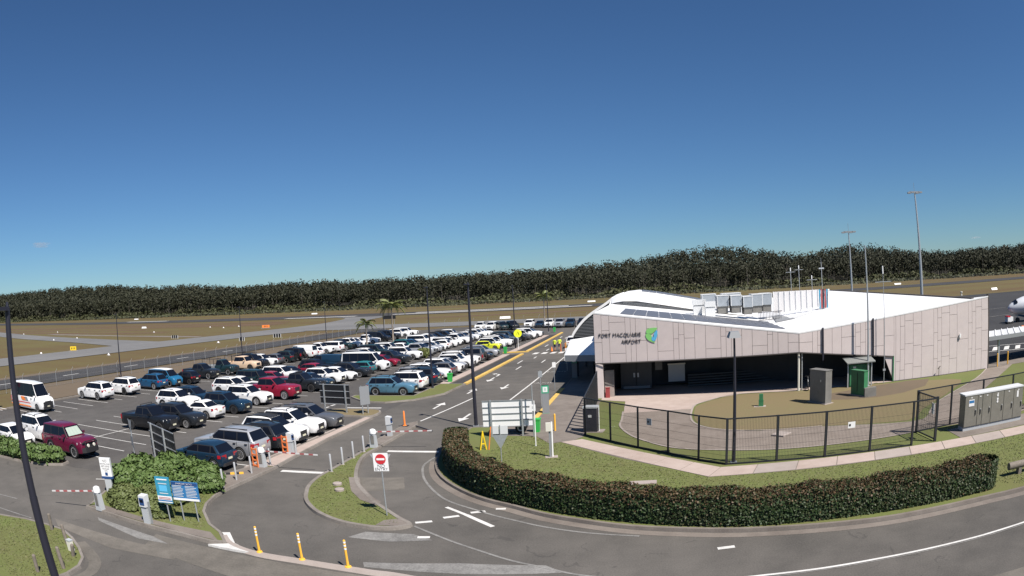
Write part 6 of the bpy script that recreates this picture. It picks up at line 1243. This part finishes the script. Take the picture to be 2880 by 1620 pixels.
t = thing('ground_power_cart', 'small cart chocked at the nose wheel of the aircraft', 'cart', (55.2, 84.9, 0)); MB().box(-.6, .6, -.5, .5, .3, 1.0).obj('body', 'white_paint', t); MB().box(-.62, .0, -.52, .52, 1.0, 1.15).obj('cover', 'red_paint', t)
for x_ in (-.4, .4):
    for y_ in (-.45, .45): MB().lathe([(.05, -.06), (.2, -.06), (.2, .06), (.05, .06)], 10, (x_, y_, .2), 'Y').obj('wheel', 'rubber', t)

# ------------------------------------------------------------------ people beyond the crossing
def person(label, x, y, rz, h, shirt, shorts):
    J = {'pelvis': (0, 0, .95), 'waist': (0, 0, 1.08), 'chest': (0, .01, 1.30), 'neck': (0, 0, 1.49), 'head': (0, -.015, 1.60), 'crown': (0, -.01, 1.73),
         'shL': (.18, 0, 1.42), 'elL': (.25, .02, 1.14), 'wrL': (.22, -.14, .96), 'haL': (.20, -.20, .92), 'shR': (-.18, 0, 1.42), 'elR': (-.25, .03, 1.14), 'wrR': (-.24, -.02, .90), 'haR': (-.24, -.05, .82),
         'hipL': (.10, 0, .90), 'knL': (.11, -.03, .50), 'anL': (.11, .02, .09), 'toL': (.12, -.16, .04), 'hipR': (-.10, 0, .90), 'knR': (-.11, .02, .50), 'anR': (-.11, .06, .09), 'toR': (-.13, -.11, .04)}
    E_ = [('pelvis','waist'),('waist','chest'),('chest','neck'),('neck','head'),('head','crown'),('chest','shL'),('shL','elL'),('elL','wrL'),('wrL','haL'),('chest','shR'),('shR','elR'),('elR','wrR'),('wrR','haR'),('pelvis','hipL'),('hipL','knL'),('knL','anL'),('anL','toL'),('pelvis','hipR'),('hipR','knR'),('knR','anR'),('anR','toR')]
    RAD = dict(pelvis=.15, waist=.14, chest=.16, neck=.062, head=.098, crown=.075, sh=.075, el=.052, wr=.038, ha=.042, hip=.10, kn=.066, an=.045, to=.042)
    k = list(J); me = bpy.data.meshes.new('body'); me.from_pydata([tuple(c * h / 1.74 for c in J[n]) for n in k], [(k.index(a), k.index(b)) for a, b in E_], [])
    o = bpy.data.objects.new('person', me); C.objects.link(o); md = o.modifiers.new('skin', 'SKIN'); md.use_smooth_shade = True
    for i, n in enumerate(k):
        r_ = RAD.get(n, RAD.get(n[:-1], .05)); me.skin_vertices[0].data[i].radius = (r_, r_ * (.72 if n in ('chest', 'waist', 'pelvis') else 1)); me.skin_vertices[0].data[i].use_root = (n == 'pelvis')
    o.modifiers.new('sub', 'SUBSURF').levels = 1; bpy.context.view_layer.update()
    ev = bpy.data.meshes.new_from_object(o.evaluated_get(bpy.context.evaluated_depsgraph_get())); o.modifiers.clear(); o.data = ev
    ev.materials.clear()
    for mt in (shirt, shorts, 'skin', 'rubber', 'hair'): ev.materials.append(M[mt])
    s_ = h / 1.74
    for p in ev.polygons:
        c = p.center / s_; arm = abs(c.x) > .19 and c.z > .78
        p.material_index = 4 if c.z > 1.66 or (c.z > 1.57 and c.y > .03) else 2 if c.z > 1.47 else 3 if c.z < .11 else (2 if arm and c.z < 1.16 else 0 if c.z > .93 else 1 if c.z > .52 else 2)
    o.location = (x, y, .012); o.rotation_euler = (0, 0, rz); return tag(o, label, 'person', 'people in high-visibility shirts')
person('person in yellow high-visibility shirt and dark shorts, the left of two on the crossing', -14.35, 94.4, R(160), 1.76, 'hivis', 'navy_cloth'); person('person in yellow high-visibility shirt standing just right behind the other', -13.75, 95.0, R(200), 1.80, 'hivis', 'navy_cloth')
for i, (x, y) in enumerate(((-13.4, 93.6), (-12.9, 94.3), (-13.0, 96))): tag(MB().lathe([(.09, 0), (.05, .05), (.045, 1.0), (.02, 1.05)], 10, (x, y, .012)).obj('orange_post', 'orange' if i < 2 else 'amber'), '%s temporary post near the two people on the crossing' % ('left orange', 'middle orange', 'amber')[i], 'post', 'temporary posts')
for i, (x, y) in enumerate(((-21.1, 92.9), (-14.7, 93.9))):
    t = thing('traffic_cone', 'orange traffic cone %s' % ('by the footpath crossing' if i == 0 else 'at the feet of the two people'), 'cone', (x, y, .02), 0, 'traffic cones'); MB().lathe([(.16, .03), (.04, .62), (.03, .66), (.001, .66)], 14).obj('cone', 'orange', t, 40); MB().box(-.2, .2, -.2, .2, 0, .035).obj('base', 'rubber', t)
make_car('suv', 'white', -12.2, 99.5, math.pi / 2, 'white SUV waiting at the drop-off kerb beyond the canopy', 'vehicles at the drop-off', 1)
make_car('hatch', 'silver', -12.3, 106.5, math.pi / 2, 'silver hatchback waiting behind the white SUV at the drop-off', 'vehicles at the drop-off', 1)
# ------------------------------------------------------------------ vegetation
def quads(cent, nrm, size, asp=1.6, bend=0.0):
    """leaf cards: centres (n,3), facing normals, sizes"""
    n = len(cent); nrm = nrm / np.maximum(np.linalg.norm(nrm, axis=1, keepdims=True), 1e-6)
    t = rng.normal(size=(n, 3)); u = np.cross(nrm, t); u /= np.maximum(np.linalg.norm(u, axis=1, keepdims=True), 1e-6); v = np.cross(nrm, u)
    s = (size if hasattr(size, '__len__') else np.full(n, size))[:, None] * .5
    a = cent - u * s * asp; b = cent - v * s + nrm * s * bend; c = cent + u * s * asp; d = cent + v * s + nrm * s * bend
    return np.stack([a, b, c, d], 1).reshape(-1, 3)
def quad_obj(name, V, mat, parent=None, kind=None):
    n = len(V) // 4; me = bpy.data.meshes.new(name)
    me.vertices.add(len(V)); me.vertices.foreach_set('co', np.ascontiguousarray(V, dtype=np.float32).ravel())
    me.loops.add(4 * n); me.loops.foreach_set('vertex_index', np.arange(4 * n, dtype=np.int32))
    me.polygons.add(n); me.polygons.foreach_set('loop_start', np.arange(0, 4 * n, 4, dtype=np.int32))
    me.update(calc_edges=True); me.materials.append(M[mat]); o = link(name, me, parent)
    if kind: o['kind'] = kind
    return o
# the long clipped hedge along the kerb
hc = smooth_line([(-11.15,36.0),(-10.3,33.0),(-9.3,30.8),(-7.9,28.8),(-6.6,27.5),(-5.4,26.75),(-3.9,25.85),(-2.2,25.0),(-.5,24.3),(1.4,23.65),(3.2,23.2),(5.0,22.95),(7.2,22.75),(9.6,22.55),(11.8,22.45),(13.7,22.4)], 10)
P = np.array(hc); seg = np.diff(P, axis=0); sl_ = np.linalg.norm(seg, axis=1); cum = np.concatenate([[0], np.cumsum(sl_)])
def along(s):
    s = np.clip(s, 0, cum[-1] - 1e-4); i = np.searchsorted(cum, s, side='right') - 1; i = np.clip(i, 0, len(seg) - 1)
    f = (s - cum[i]) / sl_[i]; p = P[i] + seg[i] * f[:, None]; t = seg[i] / sl_[i][:, None]; return p, np.stack([-t[:, 1], t[:, 0]], 1), t
hh = lambda s: 1.16 + .05 * np.sin(s * 1.7) + .04 * np.sin(s * 4.1 + 1) + .10 * np.clip((s - 24) / 16, 0, 1)
wl, wr = .62, .66
H_ = thing('hedge', 'long clipped hedge with reddish new growth curving along the kerb', 'hedge')
def hedge_shell(n, where):
    s = rng.uniform(0, cum[-1], n); p, nr, t = along(s); h = hh(s); jit = rng.normal(0, .035, n)
    if where == 'top': o = rng.uniform(-wr, wl, n); z = h + jit + rng.uniform(-.10, .03, n); q = p + nr * o[:, None]; nn = np.stack([nr[:, 0] * .2, nr[:, 1] * .2, np.ones(n)], 1)
    else:
        sg = -1 if where == 'out' else 1; z = rng.uniform(.02, 1, n) ** .8 * h; o = sg * ((wr if sg < 0 else wl) - .07 * (z / h) ** 4 + jit - .04 * rng.random(n)); q = p + nr * o[:, None]; nn = np.stack([nr[:, 0] * sg, nr[:, 1] * sg, np.full(n, .5)], 1)
    return np.stack([q[:, 0], q[:, 1], z + .1], 1), nn + rng.normal(0, .55, (n, 3))
c1, n1 = hedge_shell(42000, 'out'); c2, n2 = hedge_shell(10000, 'in'); c3, n3 = hedge_shell(34000, 'top')
c = np.concatenate([c1, c2]); n = np.concatenate([n1, n2]); red = rng.random(len(c)) < np.clip((c[:, 2] - .70) * .9, .02, .38)
quad_obj('foliage', quads(c[~red], n[~red], rng.uniform(.05, .09, (~red).sum()), 1.5, .25), 'leaf_hedge', H_, 'stuff')
rt = rng.random(len(c3)) < .62
quad_obj('new_growth', np.concatenate([quads(c[red], n[red], rng.uniform(.05, .085, red.sum()), 1.5, .25), quads(c3[rt], n3[rt], rng.uniform(.045, .08, rt.sum()), 1.6, .25)]), 'leaf_hedge_new', H_, 'stuff')
quad_obj('top_foliage', quads(c3[~rt], n3[~rt], rng.uniform(.045, .08, (~rt).sum()), 1.6, .25), 'leaf_hedge', H_, 'stuff')
ends = []
for s0 in (.0, cum[-1]):
    p, nr, t = along(np.array([s0])); k = 3000; a = rng.uniform(-math.pi / 2, math.pi / 2, k); sg = -1 if s0 == 0 else 1
    d = nr * np.sin(a)[:, None] + t * sg * np.cos(a)[:, None]; z = rng.uniform(.05, 1, k) * 1.2
    ends.append((np.concatenate([p + d * (.62 + rng.normal(0, .03, k))[:, None], (z + .1)[:, None]], 1), np.concatenate([d, np.full((k, 1), .4)], 1) + rng.normal(0, .5, (k, 3))))
quad_obj('end_foliage', np.concatenate([quads(a, b, rng.uniform(.05, .09, len(a)), 1.5, .25) for a, b in ends]), 'leaf_hedge', H_, 'stuff')
m = MB(); rows = []
for s in np.linspace(0, cum[-1], 60):
    p, nr, t = along(np.array([s])); p, nr = p[0], nr[0]; h = float(hh(np.array([s]))[0]) - .02
    rows.append([(*(p - nr * (wr - .1)), .0), (*(p - nr * (wr - .14)), h), (*(p + nr * (wl - .14)), h), (*(p + nr * (wl - .1)), .0)])
m.v = [q for r in rows for q in r]; m.f = [(4*i+k, 4*i+k+1, 4*i+k+5, 4*i+k+4) for i in range(59) for k in range(3)] + [(0,1,2,3), (239,238,237,236)]
m.obj('twig_core', 'bark_dark', H_)
def bush(label, blobs, leaves, size, mat, name='shrub', group=None, core=True):
    """mounded shrub from overlapping ellipsoids (x,y,z,rx,ry,rz)"""
    t = thing(name, label, 'shrub', (0, 0, 0), 0, group); Cs, Ns = [], []
    vol = np.array([b[3] * b[4] for b in blobs]); ks = (leaves * vol / vol.sum()).astype(int)
    for b, k in zip(blobs, ks):
        d = rng.normal(size=(k, 3)); d[:, 2] = np.abs(d[:, 2]) * 1.1 - .25; d /= np.linalg.norm(d, axis=1, keepdims=True)
        lump = 1 + .10 * np.sin(d[:, 0] * 9 + b[0]) * np.cos(d[:, 1] * 8 + b[1]) + .08 * np.sin(d[:, 2] * 11)
        r = (lump * rng.uniform(.84, 1.03, k))[:, None]; Cs.append(np.array(b[:3]) + d * np.array(b[3:]) * r); Ns.append(d + rng.normal(0, .55, (k, 3)) + np.array([0, 0, .3]))
        if core: MB().lathe([(.001, -.6), (.55, -.45), (.80, 0), (.62, .5), (.001, .8)], 10).obj('twig_core', 'bark_dark', t).matrix_local = Matrix.Translation(b[:3]) @ Matrix.Diagonal((b[3], b[4], b[5], 1))
    Cc, Nn = np.concatenate(Cs), np.concatenate(Ns); keep = Cc[:, 2] > .08
    quad_obj('foliage', quads(Cc[keep], Nn[keep], rng.uniform(size * .7, size * 1.3, keep.sum()), 1.5, .3), mat, t, 'stuff'); return t
bush('clipped leafy shrub bank left of the dark red four-wheel drive', [(-45 + i * 1.25 + rng.uniform(-.2, .2), 21.6 + (i * .10) + (max(0, i - 7) ** 1.5) * .07, .45, 1.0, .95 - .02 * i, .70 + rng.uniform(-.06, .08)) for i in range(10)] + [(-32.9, 23.4, .45, .85, .62, .62)], 15000, .15, 'leaf_bush')
bush('big glossy shrub behind the rental sign and ticket machine', [(-24.3,22.6,.55,1.2,1.3,.85),(-23.2,24.2,.6,1.5,1.3,.85),(-22.6,22.4,.55,1.3,1.2,.75),(-24.9,24.0,.6,1.0,1.2,.85),(-22.2,25.2,.6,1.1,.9,.8),(-21.2,23.4,.5,.9,.9,.65),(-23.6,25.6,.6,1.2,.8,.85)], 15000, .14, 'leaf_bush')
bush('rounded glossy shrub beside the dark hatchback', [(-20.9,25.1,.45,1.0,.95,.72),(-20.2,24.3,.42,.85,.75,.62),(-21.6,25.7,.45,.8,.7,.7)], 6500, .14, 'leaf_bush')
bush('low rambling groundcover shrub around the front of the garden bed', [(-22.6,20.4,.25,1.2,1.0,.5),(-21.3,20.6,.25,1.2,1.0,.55),(-20.3,20.2,.22,.9,.8,.45),(-23.2,21.0,.3,.9,.8,.5),(-21.8,21.6,.3,1.1,.8,.55),(-20.6,21.8,.3,.9,.8,.5),(-19.7,19.9,.2,.6,.6,.4),(-22.0,19.6,.2,.9,.5,.38)], 14000, .105, 'leaf_groundcover')
bush('spiky small shrub at the end of the palm island', [(-31.9,90.2,.5,.9,.8,.85)], 1500, .22, 'leaf_palm')
# palms
def frond_mesh(L, droop, seed):
    r = np.random.default_rng(seed); V = []; n = 16; pts = []
    for i in range(n + 1): t = i / n; pts.append(np.array([L * (t - .10 * t * t), 0, L * (.62 * t - droop * t * t)]))
    for i in range(n):
        a, b = pts[i], pts[i + 1]; w_ = .028 * (1 - i / n) + .008; V += [a + [0, -w_, 0], a + [0, w_, 0], b + [0, w_, 0], b + [0, -w_, 0]]
        if i > 1:
            for sg in (-1, 1):
                for k in range(2):
                    q = a + (b - a) * (k / 2); ll = L * .30 * math.sin(math.pi * min(.97, (i + k / 2) / n * .86 + .12)); d = np.array([.55, sg * .95, -.42 + r.normal(0, .1)]); d /= np.linalg.norm(d); e = q + d * ll; w2 = np.array([.045 * L / 2.4, 0, .02])
                    V += [q - w2, q + w2, e + w2 * .3, e - w2 * .3]
    return np.array(V)
def palm(label, x, y, h, L, nf, seed, z=.1):
    t = thing('palm_tree', label, 'palm', (x, y, z), seed * .7, 'palms in the car park'); r = np.random.default_rng(seed)
    m = MB(); prof = []
    for i in range(22): zz = h * i / 21; prof.append((.16 * (1 - .35 * i / 21) * (1.06 if i % 2 else .98) + (.07 if i == 0 else 0), zz))
    m.lathe(prof, 10).obj('trunk', 'bark_palm', t, 60)
    MB().lathe([(.11, h), (.15, h + .15), (.12, h + .6), (.05, h + .9)], 10).obj('crownshaft', 'crownshaft', t, 60)
    for k in range(nf):
        up = k / nf; V = frond_mesh(L * r.uniform(.85, 1.1), .62 + .75 * (1 - up) + r.uniform(-.1, .1), seed * 50 + k); o = quad_obj('frond', V, 'leaf_palm', t); o.location = (0, 0, h + .45 + .35 * up); o.rotation_euler = (0, -R(18) * up * 1.6, k * 2.4 + r.uniform(-.2, .2))
palm('tall palm among the parked cars with a full crown', -45.2, 112.3, 6.1, 2.9, 17, 3); palm('small young palm left of the tall palm', -47.6, 106.2, 3.5, 2.1, 12, 5); palm('distant palm beyond the far row near the terminal roof', -25.9, 157, 6.0, 2.5, 15, 8)
# forest on the low hills
def tree_cards(x, y, z0, h, k, wide, size):
    """gum tree crown: a few broad rounded lobes, lower ones tucked in"""
    lob = rng.integers(3, 6); V = []; ctr = [(x + rng.normal(0, .8), y + rng.normal(0, .8), z0 + h * .80, wide * rng.uniform(.62, .80), h * rng.uniform(.15, .20))]
    for i in range(lob): ctr.append((x + rng.normal(0, wide * .45), y + rng.normal(0, wide * .45), z0 + h * rng.uniform(.30, .76), wide * rng.uniform(.45, .72), h * rng.uniform(.12, .20)))
    per = max(4, k // len(ctr))
    for cx, cy, cz, rw, rh in ctr:
        d = rng.normal(size=(per, 3)); d /= np.linalg.norm(d, axis=1, keepdims=True); V.append(np.concatenate([np.array([cx, cy, cz]) + d * np.array([rw, rw, rh]) * rng.uniform(.75, 1.03, (per, 1)), d + rng.normal(0, .25, (per, 3)) + [0, 0, .15]], 1))
    return np.concatenate(V)
cards, trunks, scrub = [], MB(), []
def add_forest(n, y0, y1, k, size, hmin, hmax, trunk):
    for _ in range(n):
        y = y0 + (y1 - y0) * rng.random() ** 1.0; a = rng.uniform(-1.66, .74); x = a * y
        z = float(terr(x, y)); h = rng.uniform(hmin, hmax) * (1.05 if x > -250 else 1.1); A = tree_cards(x, y, z, h, k, h * rng.uniform(.24, .40), size); cards.append(A)
        if trunk and rng.random() < .45:
            lean = rng.normal(0, .6, 2); trunks.tube((x, y, z - .5), (x + lean[0], y + lean[1], z + h * .72), .12 + .006 * h, .07, 4, False)
add_forest(1500, 434, 470, 80, 1.2, 12, 20, True)
add_forest(1700, 465, 540, 66, 1.4, 12, 20, True)
add_forest(2600, 530, 720, 52, 1.8, 11, 19, False)
A = np.concatenate(cards); dist = np.hypot(A[:, 0], A[:, 1])
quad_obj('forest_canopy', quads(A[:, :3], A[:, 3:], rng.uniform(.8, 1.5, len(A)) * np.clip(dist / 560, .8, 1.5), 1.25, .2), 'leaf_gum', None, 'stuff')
struct(trunks.obj('forest_trunks', 'bark_pale', fix=False), 'stuff')
n = 26000; y = rng.uniform(416, 446, n); a = rng.uniform(-1.66, .74, n); x = a * y; hgt = np.where(y > 428, rng.uniform(0, 6.5, n), rng.uniform(0, 2.6, n)) * (.6 + .4 * np.sin(x * .11) * np.sin(x * .037))
quad_obj('forest_scrub', quads(np.stack([x, y, terr(x, y) + np.abs(hgt)], 1), rng.normal(0, 1, (n, 3)) + [0, -.4, .8], rng.uniform(.9, 1.9, n), 1.25, .2), 'leaf_scrub', None, 'stuff')
for i, (ax, h) in enumerate([(-.93, 25), (-.84, 22), (-.355, 22), (-.26, 20), (.075, 22), (.285, 23), (.33, 27), (.355, 27), (.40, 24), (.20, 20)]):
    yv = 455 if ax > .1 else 520; x_ = ax * yv; z_ = float(terr(x_, yv)); t = thing('gum_tree', 'emergent gum tree standing above the forest skyline, %s from the left' % ORD[i], 'tree', (x_, yv, z_), 0, 'emergent gum trees')
    MB().tube((0, 0, -.5), (.8, 0, h * .75), .35, .14, 6).obj('trunk', 'bark_pale', t)
    for s_ in (-1, 1): MB().tube((.4, 0, h * .45), (s_ * h * .2, .5, h * .8), .16, .06, 5).obj('limb', 'bark_pale', t)
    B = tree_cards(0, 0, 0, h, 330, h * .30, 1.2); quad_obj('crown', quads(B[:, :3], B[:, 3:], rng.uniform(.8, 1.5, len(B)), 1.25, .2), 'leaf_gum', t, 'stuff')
# short grass on the near lawns
def inside(px, py, poly):
    c = np.zeros(len(px), bool); n = len(poly)
    for i in range(n):
        x0, y0 = poly[i]; x1, y1 = poly[i - 1]; k = ((y0 > py) != (y1 > py)) & (px < (x1 - x0) * (py - y0) / (y1 - y0 + 1e-12) + x0); c ^= k
    return c
def turf(name, poly, dens, z, excl=()):
    poly = [p[:2] for p in poly]; xs_ = [p[0] for p in poly]; ys_ = [p[1] for p in poly]; n = int((max(xs_) - min(xs_)) * (max(ys_) - min(ys_)) * dens)
    x = rng.uniform(min(xs_), max(xs_), n); y = rng.uniform(min(ys_), max(ys_), n); k = inside(x, y, poly)
    for e in excl: k &= ~inside(x, y, e)
    x, y = x[k], y[k]; n = len(x); h = rng.uniform(.02, .05, n); th = rng.uniform(0, 2 * math.pi, n); w_ = rng.uniform(.02, .05, n); lx, ly = rng.normal(0, .06, (2, n)); dx, dy = np.cos(th) * w_, np.sin(th) * w_
    V = np.stack([np.stack([x - dx, y - dy, np.full(n, z)], 1), np.stack([x + dx, y + dy, np.full(n, z)], 1), np.stack([x + lx + dx * .3, y + ly + dy * .3, z + h], 1), np.stack([x + lx - dx * .3, y + ly - dy * .3, z + h], 1)], 1).reshape(-1, 3)
    quad_obj(name, V, 'blade', None, 'stuff')
leaf('blade', [(.10, .10, .042), (.11, .13, .044), (.14, .135, .07), (.09, .115, .036)], rough=.7)
turf('island_grass', offset_poly(TEAR, .3), 90, .10, [[(-14.2,29.3),(-14.75,29.2),(-13.6,27.0),(-12.6,25.8),(-11.6,25.2),(-11.55,25.7),(-12.2,26.3),(-13.6,28.1)]])
turf('bed_grass', [(-19.6,19.2),(-16.8,19.5),(-17.4,20.4),(-18.6,21.6),(-19.2,22.6),(-19.6,23.8),(-20.6,23.4),(-20.6,20.5)], 110, .10)
turf('corner_grass', [(-28,13.2),(-24.9,14.6),(-22.2,15.1),(-21,14.7),(-19.8,14.1),(-19,13.4),(-18.6,12.2),(-18.9,10.5),(-28,9)], 120, .10)
turf('hedge_lawn_grass', [(-9.0,39.3),(-9.3,34),(-7.5,30.2),(-4.5,27.4),(-1,25.6),(4,24.3),(13,23.4),(15.5,21.6),(34,21.0),(34,28.0),(20,28.5),(8.2,28.95),(2.2,29.3),(.5,31),(-2.2,33.7),(-5.7,37.6),(-7.4,39.2)], 95, .10)
# one small cloud low in the sky
m, tt, bb = _nodes('cloud_vapour'); tt.nodes.remove(bb); vol = tt.nodes.new('ShaderNodeVolumePrincipled'); vol.inputs['Density'].default_value = .006; vol.inputs['Color'].default_value = (.95, .93, .93, 1); vol.inputs['Anisotropy'].default_value = .2
tt.links.new(vol.outputs[0], tt.nodes['Material Output'].inputs['Volume'])
def cloud(label, px, py, pz, sx, sy, sz, seed):
    bm = bmesh.new(); bmesh.ops.create_icosphere(bm, subdivisions=4, radius=1.0); r = np.random.default_rng(seed); K = r.normal(0, 3.2, (6, 3)); ph = r.uniform(0, 6, 6)
    for v in bm.verts:
        c = np.array(v.co); q = 1 + sum(.13 * math.sin(float(k @ c) + p) for k, p in zip(K, ph)); v.co = Vector((c[0] * sx * q, c[1] * sy * q, c[2] * sz * q * (1.0 if c[2] > 0 else .5)))
    me = bpy.data.meshes.new('cloud'); bm.to_mesh(me); bm.free(); me.materials.append(M['cloud_vapour']); o = link('cloud', me); o.location = (px, py, pz); o['kind'] = 'structure'; o['label'] = label
cloud('small pale cloud low in the left sky', -2430, 1760, 300, 42, 42, 15, 4)
cloud('faint small cloud above the forest at the right', 1490, 2600, 122, 26, 26, 6, 9)
